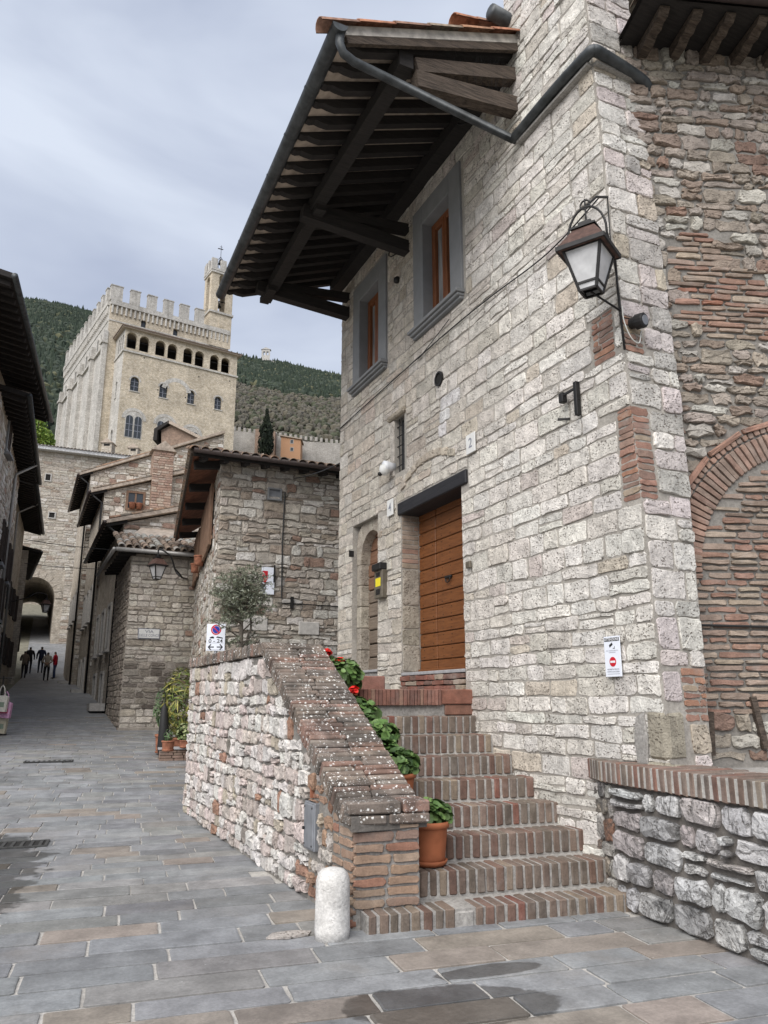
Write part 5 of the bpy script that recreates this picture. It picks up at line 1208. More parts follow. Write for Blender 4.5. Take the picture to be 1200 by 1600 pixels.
MB().rbox(FF, a - .1, a + .17, b - .35, b + .2, 0.045, 0.06, 0.004).build('board', M['sign_white'], t)
m = MB(); m.prism(FF, [(a - .085, b + .12), (a - .085, b - .04), (a - .03, b - .14), (a + .025, b - .04), (a + .025, b + .12)], 0.06, 0.064); m.build('red_shield', M['sign_red'], t)
MB().bar(FF.P(a - .07, b + .09, 0.066), FF.P(a + .0, b - .05, 0.066), 0.02, 0.003, FF.N).build('white_stripe', M['white_paint'], t); MB().bar(FF.P(a + .16, b + .25, 0.07), FF.P(a + .16, b - .1, 0.07), 0.03, 0.03).build('rod', M['iron'], t)
# wire from the house front to the gutter
def wire(a, b, sag, r, label):
    a, b = V(a), V(b); m = MB(); m.tube([a.lerp(b, i / 10) - V((0, 0, sag * 4 * (i / 10) * (1 - i / 10))) for i in range(11)], r, 5); tag(m.build('overhead_wire', M['cable_black'], None, True), label, 'wire')
a, b = FF.pix(460, 748); wire(FF.P(a, b, .03), V((WX + 0.1, 11.78, 5.6)), 0.05, 0.012, 'thin wire from the corner house up to the stone house edge')

# ------------------------------------------------------------------ row of houses up the right side of the street
def row_house(name, label, Y0, Y1, near, gable, wall_m, zb, over=0.6, zr=None, depth=6.0, holes=()):
    e = onY(*near, Y0 - 0.25); g = onY(*gable, Y0 - 0.25); sl = (g.z - e.z) / (g.x - e.x); wx = e.x + over; Xr = e.x + depth
    t = thing(name, label, 'house', ((wx + Xr) / 2, (Y0 + Y1) / 2, zb)); f = Fr((0, Y0, 0), (1, 0, 0), (0, 0, 1), (0, -1, 0))
    zl = lambda x: e.z + sl * (x - e.x)
    w = MB().prism(f, [(wx, zb), (Xr, zb), (Xr, zl(Xr) - .06), (wx, zl(wx) - .06)], -(Y1 - Y0), 0).build('wall', M[wall_m], t)
    pr = [(e.x, zl(e.x)), (Xr, zl(Xr)), (Xr, zl(Xr) + .16), (e.x, zl(e.x) + .13)]
    rf_ = MB().prism(f, pr, -(Y1 - Y0), 0.25).build('roof', M['deck_tile'], t)
    n = int((Y1 - Y0) / 0.55)
    for i in range(n): y = Y0 - 0.1 + (Y1 - Y0) * i / n; MB().bar((e.x + .02, y, zl(e.x) - .05), (wx + .1, y, zl(wx + .1) - .05), 0.12, 0.11).build('rafter', M['beam_wood'], rf_)
    MB().tube([(e.x - .05, Y0 - .25, e.z + .04), (e.x - .05, Y1, e.z + .04)], 0.07, 8).build('gutter', M['gutter_brown'], t, True)
    MB().tube([(e.x - .03, Y0 - .1, e.z), (wx - .08, Y0 - .08, e.z - .4), (wx - .08, Y0 - .08, zb)], 0.05, 8).build('downpipe', M['iron'], t, True)
    cw = lambda s, t_: pick((4, (0.58, 0.53, 0.46)), (2, (0.46, 0.41, 0.345)), (1.5, (0.64, 0.61, 0.56)), (0.8, (0.36, 0.29, 0.24)), (0.5, (0.34, 0.23, 0.18)))
    pcs = lay(lambda t_: (wx, Xr), zb + 1.5, zl(Xr) - .1, (0.13, 0.27), (0.22, 0.6), cw, holes, 0.04, 0.02, 0.03, 0.05, (0.015, 0.05), 0.2, lambda s, t_: t_ < zl(s) - .22, Y0)
    emit([(f, pcs)], 'stone', 'small_stones', M['rubble'], w, 150, 0.03, 0.15, 0.25, False)
    k = 0; x = e.x + 0.15
    while x < min(Xr, e.x + 5): tile((x + .36, Y0 - .12, zl(x + .36) + .16), (-1, 0, -sl), 0.24, 0.42, MTC()).build('verge_tile', M['roof_tile'], rf_, True); x += 0.36
    return t, e, wx, zl, f, w
# nearest of the row: tiled lean-to roof, built of stones that can be told apart
Y0 = 23.0; vc = onY(185, 1140, Y0); vx = vc.x; ve = onY(184, 860, Y0 - .35); VZ = ve.z; VL = 4.6
vh = thing('street_house', 'narrow stone house with tiled lean-to roof carrying the street name plate', 'house', (vx + 2, Y0 + 2, 0.7))
FV = Fr((vx, Y0, 0), (1, 0, 0), (0, 0, 1), (0, -1, 0)); azv = math.radians(1.0); FVs = Fr((vx, Y0, 0), (math.sin(azv), math.cos(azv), 0), (0, 0, 1), (-math.cos(azv), math.sin(azv), 0))
mb = MB(); core(mb, FV, 0, 4.5, 0.3, VZ); core(mb, FVs, 0, VL, 0.3, VZ + .2); mb.quad(FV.P(4.5, .3), FV.P(4.5, .3, -VL), FV.P(4.5, VZ, -VL), FV.P(4.5, VZ))
vw = mb.build('wall', M['mid_mortar'], vh)
def cv(s, t):
    k = 1.0 if t > 3.0 else 0.62 + 0.13 * max(0, t - 0.8)
    c = pick((4, (0.60, 0.55, 0.48)), (2, (0.48, 0.43, 0.36)), (1, (0.34, 0.235, 0.185) if s > 1.6 else (0.5, 0.46, 0.4)))
    return c if U(0, 1) < 0.45 and t < 1.4 or t > 3.2 else mixc(c, (0.10, 0.082, 0.07), (U(0.3, 0.95) if t < 2.6 else U(0, 0.35)) if t > 1.3 else 0.1)
v1 = lay(lambda t: (0, 3.4), 0.72, VZ - .05, (0.11, 0.22), (0.18, 0.5), cv, (), 0.03, 0.012, 0.03, 0.02, (0.01, 0.04), 0.15, None, 31.0)
v2 = lay(lambda t: (0, VL), 0.72, VZ - .05, (0.11, 0.22), (0.18, 0.5), lambda s, t: varc((0.33, 0.285, 0.24), .2), (), 0.03, 0.012, 0.03, 0.02, (0.01, 0.04), 0.1, None, 32.0)
emit([(FV, v1), (FVs, v2)], 'stone', 'small_stones', M['rubble'], vw, 300, 0.04, 0.15, 0.25, False)
rf = MB(); ex = ve.x; vr = 0.34
pp = [V((ex, Y0 - .35, VZ)), V((vx + 4.6, Y0 - .35, VZ)), V((vx + 4.6, Y0 + VL, VZ + vr * (VL + .35))), V((ex + 1.2, Y0 + VL, VZ + vr * (VL + .35))), V((ex - .05, Y0 + VL, VZ))]
rf.quad(*pp[:4]); rf.add([pp[0], pp[3], pp[4]], [(0, 1, 2)]); rf.add([q_ + V((0, 0, .1)) for q_ in pp], [(0, 1, 2, 3), (0, 3, 4)]); rf = rf.build('roof', M['deck_tile'], vh)
x = ex + 0.12; rest = MB()
while x < vx + 4.5:
    for r in range(7):
        y = Y0 + .05 + r * .36; t_ = tile((x + U(-.02, .02), y, VZ + vr * (y - Y0 + .35) + .14), (0, -1, -vr), 0.2, 0.44, pick((2, (0.2, 0.15, 0.115)), (2, (0.16, 0.13, 0.105)), (2, (0.26, 0.20, 0.155)), (2, (0.30, 0.285, 0.255))))
        if r < 5: t_.build('roof_tile', M['roof_tile'], rf, True)
        else: rest.add(t_.v, t_.f); rest.c[-len(t_.v):] = t_.c
    x += 0.22
rest.build('roof_tiles', M['roof_tile'], rf, True, 'stuff')
for i in range(8): MB().bar((ex + .05, Y0 + i * .55, VZ - .05), (vx + .1, Y0 + i * .55, VZ - .0), 0.1, 0.1).build('rafter', M['beam_wood'], rf)
MB().tube([V((ex - .05, Y0 - .42, VZ + .03)), V((vx + 4.4, Y0 - .42, VZ + .0))], 0.06, 8).build('gutter', M['gutter_pale'], vh, True)
MB().tube([V((ex - .1, Y0 - .4, VZ + .03)), V((ex - .12, Y0 + VL, VZ + .0))], 0.06, 8).build('gutter', M['gutter_pale'], vh, True)
MB().rbox(FV, -0.02, 3.2, 0.5, 0.84, 0.0, 0.06, 0.02).build('plinth', M['mid_mortar'], vh)
a, b = FV.pix(217, 983); c_, d_ = FV.pix(248, 998); t = thing('street_name_plate', 'white street name plate reading VIA DELLE CONCE on the stone house', 'sign', FV.P(a, d_, .05))
MB().rbox(FV, a, c_, d_, b, 0.05, 0.075, 0.008).build('plate', M['plaque_white'], t); MB().rbox(FV, a - .02, c_ + .02, d_ - .02, b + .02, 0.03, 0.055).build('border', M['sign_grey'], t)
text_mesh('lettering', 'VIA', FV, (a + c_) / 2, d_ + (b - d_) * .72, 0.12, M['sign_grey'], t, 0.077, 0.001, 1.3); text_mesh('lettering', 'DELLE CONCE', FV, (a + c_) / 2, d_ + (b - d_) * .3, 0.105, M['sign_grey'], t, 0.077, 0.001, 0.82)
# lantern on a curved arm
t = thing('bracket_lantern', 'iron lantern on a curved wall arm above the street name plate', 'lamp', FS.P(7.0, 3.0, 0)); lb = onY(245, 905, 20.8); PLs = lantern(lb, math.radians(20), 0.84, t)
wa = FS.P(FS.pix(298, 918)[0], FS.pix(298, 918)[1], 0.0)
m = MB(); m.tube(smooth_path([PLs(0, 0, 0.68), PLs(0, 0, 0.95), onY(258, 862, 20.7), onY(268, 872, 20.7), onY(275, 893, 20.8), onY(286, 903, 21), wa + V((0, 0, .3))], 5), 0.022, 6); m.tube([onY(275, 890, 20.8), wa], 0.02, 6); m.build('arm', M['iron'], t, True)
h1, e1, w1, zl1, f1, _ = row_house('street_house', 'pale stone house whose sloping roof rises behind the tiled lean-to', 27.6, 36.3, (166, 817), (283, 797), 'far_stone', 0.8)
h2, e2, w2_, zl2, f2_, _ = row_house('street_house', 'tall stone house with a small window and brick chimney strip', 36.5, 44.3, (142, 769), (262, 744), 'far_stone', 1.5, 0.6, None, 8, [(onY(199, 770, 36.5).x - .1, onY(224, 770, 36.5).x + .1, onY(210, 799, 36.5).z - .1, onY(210, 768, 36.5).z + .1)])
a, b = f2_.pix(201, 770); c_, d_ = f2_.pix(222, 796); wdw = window_on(f2_, a, c_, d_, b, h2, 'shutter_wood', 'glass', True, 0.1, 0.02)
for k in (0.28, 0.75):
    m = MB(); m.lathe(f2_.P(a + (c_ - a) * k, d_ - .02, 0.14), [(0.11, 0), (0.16, .24), (0.17, .26)], 10); m.build('flowerpot', M['old_terracotta'], wdw, True)
a, b = f2_.pix(239, 706); c_, d_ = f2_.pix(262, 832)
ch = MB().rbox(f2_, a, c_, d_, b, -0.4, 0.35).build('chimney_breast', M['far_brick'], h2); fch = Fr(f2_.P(0, 0, .35), f2_.S, (0, 0, 1), f2_.N)
emit([(fch, lay(lambda t_: (a, c_), d_, b, (0.10, 0.15), (0.2, 0.4), lambda s, t_: pick((3, (0.40, 0.28, 0.22)), (2, (0.45, 0.36, 0.29)), (1.5, (0.33, 0.22, 0.17))), (), 0.03, 0.008, 0.015, 0.01, (0.01, 0.03)))], 'brick', 'bricks', M['old_brick'], ch, 0, 0.03, 0.1, 0.1, False)
m = MB(); m.prism(f2_, [(a - .12, b), (c_ + .12, b), ((a + c_) / 2, b + .5)], -0.5, 0.45); m.build('chimney_cap', M['deck_tile'], ch)
h3, e3, w3, zl3, f3_, _ = row_house('street_house', 'farthest stone house on the right, roof edge running up to a chimney', 44.6, 54.0, (124, 742), (238, 709), 'far_stone', 2.2, 0.6, None, 8)
# windows on the street side of the row
for (t, wx, ya, yb, zb, n) in ((h1, w1, 28.5, 35.5, 3.4, 3), (h2, w2_, 37.5, 43.5, 5.2, 3), (h3, w3, 45.5, 53, 6.0, 3), (h1, w1, 29, 35, 1.0, 2), (h2, w2_, 38, 43, 1.9, 2)):
    fs_ = Fr((wx, 0, 0), (0, 1, 0), (0, 0, 1), (-1, 0, 0))
    for i in range(n):
        y = ya + (yb - ya) * (i + .5) / n; window_on(fs_, y - .45, y + .45, zb, zb + 1.5, t, 'pale_stone', 'glass', False, 0.1, 0.02, 'pale_stone')
for i, wx in enumerate((w1, w2_, w3)):
    MB().box((wx - 0.3, (28.2, 37.5, 46)[i], (28.2, 37.5, 46)[i] * .06 - .35), V((.3, 0, 0)), V((0, .6, 0)), V((0, 0, .12))).build('doorstep', M['pale_stone'], (h1, h2, h3)[i])
# brick house and chimneys farther up
bh = thing('brick_house', 'brick gable house with dark eaves just below the great palace', 'house', at(300, 705, 78)); fb_ = Fr(at(255, 720, 78), (CR.x, CR.y, 0), (0, 0, 1), (-CF.x, -CF.y, 0))
def bpx(x, y): return fb_.pix(x, y)
MB().prism(fb_, [bpx(252, 760), bpx(345, 760), bpx(345, 706), bpx(338, 700), bpx(268, 664), bpx(252, 672)], -8, 0).build('wall', M['far_brick'], bh)
MB().prism(fb_, [bpx(262, 662), bpx(266, 659), bpx(346, 699), bpx(346, 704)], -8, 0.5).build('roof', M['deck_tile'], bh); MB().prism(fb_, [bpx(241, 690), bpx(243, 672), bpx(266, 659), bpx(266, 663), bpx(248, 675), bpx(247, 690)], -8, 0.5).build('side_roof', M['beam_wood'], bh)
a, b = bpx(285, 703); window_on(fb_, a - .3, a + .3, b - .4, b + .4, bh, 'far_brick', 'interior', False, 0.05)
for (x, y0_, y1_, w, lab) in ((207, 694, 716, 7, 'pale plastered chimney rising above the terraced roofs'), (165, 686, 716, 8, 'stone chimney with a gabled cap below the palace corner')):
    t = thing('chimney', lab, 'chimney', at(x, y1_, 70)); fc = Fr(at(x, y1_, 70), (CR.x, CR.y, 0), (0, 0, 1), (-CF.x, -CF.y, 0)); z0_, z1_ = fc.pix(x, y1_ + 30)[1], fc.pix(x, y0_ + 6)[1]; ww = w / 1200 * 72
    MB().rbox(fc, -ww, ww, z0_, z1_, -ww * 2, 0).build('stack', M['far_stone'], t); m = MB(); m.prism(fc, [(-ww * 1.35, z1_), (ww * 1.35, z1_), (0, z1_ + .45)], -ww * 2.3, ww * .3); m.build('cap', M['deck_tile'], t); MB().rbox(fc, -ww * .6, ww * .6, z1_ - .3, z1_ - .08, -.1, 0.01).build('opening', M['interior'], t)

# ------------------------------------------------------------------ archway building across the street
AY = 64.0; ab = thing('archway_building', 'stone building with a tall arched passage closing off the street', 'building', (3, AY, 5)); FAw = Fr((0, AY, 0), (1, 0, 0), (0, 0, 1), (0, -1, 0))
ztop = FAw.pix(130, 712)[1]; aR = FAw.pix(83, 960)[0]; ahw = 1.55; ac_ = aR - ahw; aspr = FAw.pix(83, 935)[1]
mb = MB(); S0, S1 = -8.0, 14.0; zb = 3.0
mb.quad(FAw.P(S0, zb), FAw.P(ac_ - ahw, zb), FAw.P(ac_ - ahw, ztop), FAw.P(S0, ztop)); mb.quad(FAw.P(aR, zb), FAw.P(S1, zb), FAw.P(S1, ztop), FAw.P(aR, ztop)); n = 16
for i in range(n):
    a0, a1 = math.pi * i / n, math.pi * (i + 1) / n; q0, q1 = (ac_ + ahw * math.cos(a0), aspr + ahw * math.sin(a0)), (ac_ + ahw * math.cos(a1), aspr + ahw * math.sin(a1))
    mb.quad(FAw.P(*q0), FAw.P(q0[0], ztop), FAw.P(q1[0], ztop), FAw.P(*q1)); mb.quad(FAw.P(*q0), FAw.P(*q1), FAw.P(*q1, -17), FAw.P(*q0, -17))
for s_ in (ac_ - ahw, aR): mb.quad(FAw.P(s_, zb), FAw.P(s_, zb, -17), FAw.P(s_, aspr, -17), FAw.P(s_, aspr))
mb.quad(FAw.P(S0, ztop), FAw.P(S1, ztop), FAw.P(S1, ztop, -9), FAw.P(S0, ztop, -9)); mb.quad(FAw.P(S1, zb), FAw.P(S1, zb, -9), FAw.P(S1, ztop, -9), FAw.P(S1, ztop)); mb.quad(FAw.P(S0, zb), FAw.P(S0, zb, -9), FAw.P(S0, ztop, -9), FAw.P(S0, ztop))
abw = mb.build('wall', M['far_stone'], ab)
acol = lambda s, t_: pick((4, (0.52, 0.475, 0.41)), (2, (0.44, 0.395, 0.335)), (1.5, (0.58, 0.54, 0.48)), (0.6, (0.36, 0.29, 0.235)))
emit([(FAw, lay(lambda t_: (-1.0, 9.0), 5.0, ztop - .1, (0.16, 0.34), (0.3, 0.9), acol, [(ac_ - ahw - .55, aR + .55, 0, aspr + ahw + .55)] + [(FAw.pix(x_, y_)[0] - .4, FAw.pix(x_, y_)[0] + .4, FAw.pix(x_, y_)[1] - .5, FAw.pix(x_, y_)[1] + .5) for x_, y_ in ((75, 746), (81, 805))], 0.05, 0.03, 0.04, 0.08, (0.01, 0.035), 0.15, None, 77.0))], 'stone', 'small_stones', M['rubble'], abw, 60, 0.03, 0.12, 0.25, False)
for i in range(11):
    a0, a1 = math.pi * i / 11, math.pi * (i + 1) / 11
    MB().prism(FAw, [(ac_ + r * math.cos(a), aspr + r * math.sin(a)) for r, a in ((ahw + .02, a0 + .01), (ahw + .5, a0 + .01), (ahw + .5, a1 - .01), (ahw + .02, a1 - .01))], -.1, 0.06).build('arch_stone', M['far_stone'], ab)
MB().prism(FAw, [(S0, ztop), (S1, ztop), (S1, ztop + .35), (S0, ztop + .35)], -9, 0.6).build('roof', M['roof_tile'], ab)
rest = MB()
for i in range(60): t_ = tile(FAw.P(-1 + i * .26, ztop + .35, 0.1), (0, -1, -.2), 0.26, 0.6, MTC()); rest.add(t_.v, t_.f); rest.c[-len(t_.v):] = t_.c
rest.build('eave_tiles', M['roof_tile'], ab, True, 'stuff')
for (x, y, w, h) in ((75, 746, 3.5, 5), (81, 805, 4, 4)):
    a, b = FAw.pix(x, y); window_on(FAw, a - w * .05, a + w * .05, b - h * .05, b + h * .05, ab, 'pale_stone', 'interior', False, 0.08)
m = MB(); m.box((0, 88, 10), V((9, 0, 0)), V((0, 1, 0)), V((0, 0, 6))); pf = thing('far_house', 'pale stone house glimpsed through the arched passage', 'house', (0, 88, 8)); m.build('wall', M['far_stone'], pf); MB().box((0, 88, 16.2), V((9.5, 0, 0)), V((0, 1.6, 0)), V((0, 0, .2))).build('roof', M['deck_tile'], pf)

# ------------------------------------------------------------------ houses on the left of the street
def left_house(label, Yn, Yf, px_f, wall_m, over, zb, name='left_house', px_n=None, tiles=True):
    ef = onY(*px_f, Yf); z = ef.z
    en = onZ(*px_n, z) if px_n else V((ef.x - (Yf - Yn) * .05, Yn, z))
    d = (ef - en); d.z = 0; en = ef - d * ((Yf - Yn) / d.y); ln = (ef - en).length; d.normalize()
    f = Fr(V((en.x, en.y, 0)), d, (0, 0, 1), (d.y, -d.x, 0)); f0 = Fr(f.P(0, 0, -over), d, (0, 0, 1), (d.y, -d.x, 0))
    t = thing(name, label, 'house', (en.x - 3, (Yn + Yf) / 2, zb)); mb = MB(); mb.rbox(f0, 0.0, ln - .35, zb, z + .1, -6, 0.0); w = mb.build('wall', M[wall_m], t)
    pr = MB(); sl = 0.22; A = [f.P(-.1, z, 0), f.P(ln, z, 0), f.P(ln, z + sl * (over + 3), -over - 3), f.P(-.1, z + sl * (over + 3), -over - 3)]
    pr.add(A + [q_ + V((0, 0, .14)) for q_ in A], [(3, 2, 1, 0), (4, 5, 6, 7), (0, 1, 5, 4), (1, 2, 6, 5), (2, 3, 7, 6), (3, 0, 4, 7)]); rf_ = pr.build('roof', M['beam_wood'], t)
    n = int(ln / 0.42)
    for i in range(n): s_ = ln * (i + .3) / n; MB().bar(f.P(s_, z - .06, -.05), f.P(s_, z - .06 + sl * (over + .1), -over - .1), 0.12, 0.12).build('rafter', M['beam_wood'], rf_)
    MB().tube([f.P(-.15, z + .05, .06), f.P(ln + .05, z + .05, .06)], 0.075, 8).build('gutter', M['gutter_metal'], t, True)
    if tiles:
        m_ = int(ln / .26)
        for i in range(m_): s_ = ln * (i + .5) / m_; tile(f.P(s_, z + .22, -.36), f.N - V((0, 0, sl)), .24, .42, MTC()).build('roof_tile', M['roof_tile'], rf_, True)
    return t, f0, ln, z, w
l1, fl1, ln1, zl_1, w_ = left_house('near left house with deep dark eaves and a grey-framed window', 18.2, 28.0, (77, 659), 'far_stone', 1.05, 0.2, px_n=(16, 424))
ls_ = lay(lambda t: (3.5, ln1 - .35), 6.0, zl_1 - .1, (0.12, 0.22), (0.18, 0.5), cm, (), 0.028, 0.012, 0.03, 0.02, (0.01, 0.035), 0.12, None, 41.0)
emit([(fl1, ls_)], 'stone', 'small_stones', M['rubble'], w_, 160, 0.04, 0.16, 0.15, True)
a, b = fl1.pix(19, 640); c_, d_ = fl1.pix(6, 715); aa = fl1.pix(8, 700)[0]
a0_, a1_ = min(a, aa), max(a, aa); zb_ = fl1.pix(14, 712)[1]; zt_ = fl1.pix(17, 640)[1]
wd = MB().rbox(fl1, a0_, a1_, zb_, zt_, 0, 0.05).build('window', M['interior'], l1); m = MB()
for q4 in ((a0_ - .18, a0_, zb_ - .18, zt_ + .18), (a1_, a1_ + .18, zb_ - .18, zt_ + .18), (a0_, a1_, zt_, zt_ + .18), (a0_, a1_, zb_ - .18, zb_)): m.rbox(fl1, *q4, 0.0, 0.07)
m.build('surround', M['grey_frame'], wd); MB().rbox(fl1, a0_ - .2, a1_ + .2, zb_ - .26, zb_ - .18, 0, 0.2).build('sill', M['grey_frame'], wd); shutter_on(fl1, a0_, a1_, zb_, zt_, wd, 'dark_shutter', 12, 0.09, 'blind')
l2, fl2, ln2, zl_2, w_ = left_house('second left house with dark shutters and a pale downpipe', 24.0, 34.2, (60, 757), 'far_stone', 0.72, 0.6)
ls_ = lay(lambda t: (0, ln2 - .35), 0.8, zl_2 - .1, (0.12, 0.24), (0.2, 0.5), cm, (), 0.03, 0.012, 0.03, 0.02, (0.01, 0.035), 0.1, None, 42.0)
emit([(fl2, ls_)], 'stone', 'small_stones', M['rubble'], w_, 200, 0.04, 0.16, 0.15, True)
for (s_, z_) in ((1.6, 4.1), (4.2, 4.2), (6.9, 4.4), (4.2, 2.0), (7.2, 2.1), (8.6, 6.0), (5.2, 6.2)):
    wd = MB().rbox(fl2, s_, s_ + .8, z_, z_ + 1.4, 0, 0.05).build('window', M['glass'], l2); MB().rbox(fl2, s_ - .1, s_ + .9, z_ - .12, z_, 0, .15).build('sill', M['grey_frame'], wd)
    for sd_ in (-.5, .8): shutter_on(fl2, s_ + sd_, s_ + sd_ + .5, z_, z_ + 1.4, wd, 'dark_shutter', 12, 0.12)
MB().tube([fl2.P(7.2, zl_2 + .0, .75), fl2.P(7.0, zl_2 - .5, .1), fl2.P(7.0, zl_2 - .7, .08), fl2.P(7.0, 1.0, .08)], 0.055, 8).build('downpipe', M['gutter_pale'], l2, True)
MB().rbox(fl2, 1.2, 1.5, 3.6, 4.0, .02, .2, .02).build('meter_box', M['plaque_white'], l2)
l3, fl3, ln3, zl_3, _ = left_house('third left house leaning over the street with dark shutters', 34.6, 46.0, (66, 835), 'far_stone', 0.9, 1.4, px_n=(55, 758))
l4, fl4, ln4, zl_4, _ = left_house('farthest left house whose low eaves end beside the arch', 46.3, 57.0, (46, 905), 'far_stone', 0.6, 2.2, px_n=(60, 872))
for (t, f, ln, n, zz_) in ((l3, fl3, ln3, 4, 3.2), (l4, fl4, ln4, 3, 4.2), (l3, fl3, ln3, 4, 5.6)):
    for i in range(n): s_ = ln * (i + .3) / n; wd = MB().rbox(f, s_, s_ + .8, zz_, zz_ + 1.3, 0, .05).build('window', M['interior'], t); shutter_on(f, s_ + .8, s_ + 1.3, zz_, zz_ + 1.3, wd, 'dark_shutter', 6, .14)
MB().tube([fl3.P(4, zl_3, .9), fl3.P(4, zl_3 - .5, .1), fl3.P(4, 1.8, .1)], 0.05, 8).build('downpipe', M['gutter_pale'], l3, True)
t = thing('bracket_lantern', 'small lantern on a long arm in front of the arched passage', 'lamp', fl3.P(6, 3, 0)); lb = onY(70, 957, 40.5); PLs = lantern(lb, 0.3, 0.9, t)
wa = fl3.P(6.2, PLs(0, 0, .5).z, 0); m = MB(); m.tube(smooth_path([PLs(0, 0, .66), PLs(0, 0, .95), PLs(-.5, 0, 1.0), PLs(-1.0, 0, .7), wa], 5), 0.025, 6); m.build('arm', M['iron'], t, True)
wire(onY(40, 843, 31), onY(190, 860, 27), 0.05, 0.012, 'upper thin wire strung across the street'); wire(onY(38, 880, 33), onY(200, 890, 26), 0.06, 0.012, 'lower thin wire strung across the street')

# shoulder bags hung outside a shop, cut by the left edge
for i, (px_, py_, cc, lab) in enumerate(((3, 1088, (0.55, 0.53, 0.48), 'cream cloth bag hanging at the left edge'), (9, 1098, (0.5, 0.28, 0.42), 'pink and white cloth bag hanging at the left edge'), (2, 1122, (0.45, 0.42, 0.33), 'patterned cloth bag hanging lowest at the left edge'))):
    c0 = onY(px_, py_, 22.0 + i * .12); t = thing('cloth_bag', lab, 'bag', c0 - V((0, 0, .4)), 'bags hung outside a shop'); fbag = Fr(c0, (CR.x, CR.y, 0), (0, 0, 1), (-CF.x, -CF.y, 0)); m = MB(); m.cc = cc
    zo = 0; m.prism(fbag, [(-.14, -.36), (.14, -.38), (.17, -.02), (.08, .02), (-.08, .02), (-.16, 0)], -.05, .05); m.build('pouch', M['cloth'], t)
    m = MB(); m.cc = (.5, .12, .2) if i == 1 else (.2, .25, .2); m.rbox(fbag, -.1, .1, -.26, -.14, .05, .056); m.build('printed_patch', M['cloth'], t)
    m = MB(); m.tube([fbag.P(-.08, .02), fbag.P(-.05, .2), fbag.P(0, .28), fbag.P(.05, .2), fbag.P(.08, .02)], .012, 5, cc); m.build('strap', M['cloth'], t)
st_ = onY(4, 1075, 22.5); t = thing('display_stand', 'thin dark stand holding cloth bags at the left edge', 'stand', (st_.x, st_.y, G(0, st_.y))); MB().tube([(st_.x, st_.y, G(0, st_.y)), (st_.x, st_.y, st_.z + .3)], .02, 6).build('pole', M['iron'], t); MB().tube([(st_.x - .5, st_.y, st_.z + .25), (st_.x + .2, st_.y, st_.z + .25)], .015, 6).build('crossbar', M['iron'], t)
MB().lathe((st_.x, st_.y, G(0, st_.y)), [(.22, 0), (.22, .02), (.03, .04)], 12).build('base', M['iron'], t)

# ------------------------------------------------------------------ no-parking sign, olive tree, planters
fn = Fr((2.97, 13.2, 0), (CR.x, CR.y, 0), (0, 0, 1), (-CF.x, -CF.y, 0)); t = thing('no_parking_sign', 'no-parking tow-away sign with arrows above the end of the parapet', 'sign', (2.97, 13.2, 0.1))
a, b = fn.pix(324, 975); c_, d_ = fn.pix(351, 1017); w = (c_ - a) / 2; mid = (a + c_) / 2
MB().rbox(fn, a, c_, d_, b, 0, .012, .004).build('board', M['sign_white'], t); MB().tube([(2.97, 13.22, 0), fn.P(mid, b, -.03)], .03, 8).build('post', M['aluminium'], t)
R0 = w * .55; cz_ = b - R0 * 1.12; m = MB(); disc(m, fn, mid, cz_, R0 * .76, R0, .012, .014, 28); m.build('red_ring', M['sign_red'], t); m = MB(); disc(m, fn, mid, cz_, 0, R0 * .7, .012, .0138, 28); m.build('blue_disc', M['sign_blue'], t)
MB().bar(fn.P(mid - R0 * .55, cz_ + R0 * .55, .0155), fn.P(mid + R0 * .55, cz_ - R0 * .55, .0155), R0 * .22, .002, fn.N).build('red_bar', M['sign_red'], t)
text_mesh('hours_text', '0 - 24', fn, mid, b - (b - d_) * .64, .085, M['sign_black'], t, .0135, .001, 1.2)
m = MB(); zt_ = b - (b - d_) * .54; poly3(m, fn, [(mid - .1, zt_), (mid - .03, zt_), (mid - .03, zt_ + .025), (mid - .06, zt_ + .035), (mid - .1, zt_ + .02)], .0135); poly3(m, fn, [(mid, zt_ + .015), (mid + .12, zt_ - .005), (mid + .12, zt_ + .012), (mid + .03, zt_ + .035)], .0135); m.build('tow_pictogram', M['sign_black'], t)
za_ = d_ + (b - d_) * .14
for sg_ in (-1, 1):
    m = MB(); x0 = mid + sg_ * .025; x1 = mid + sg_ * .12; m.bar(fn.P(x0, za_, .0135), fn.P(x1, za_, .0135), .018, .002, fn.N); m.bar(fn.P(x1, za_, .0135), fn.P(x1 - sg_ * .045, za_ + .045, .0135), .018, .002, fn.N); m.bar(fn.P(x1, za_, .0135), fn.P(x1 - sg_ * .045, za_ - .045, .0135), .018, .002, fn.N); m.build('arrow', M['sign_black'], t)
m = MB()
for q4 in ((a + .02, c_ - .02, d_ + (b - d_) * .285, d_ + (b - d_) * .295), (a + .02, c_ - .02, d_ + .015, d_ + .02)): m.rbox(fn, *q4, .012, .0135)
m.build('rule', M['sign_grey'], t)

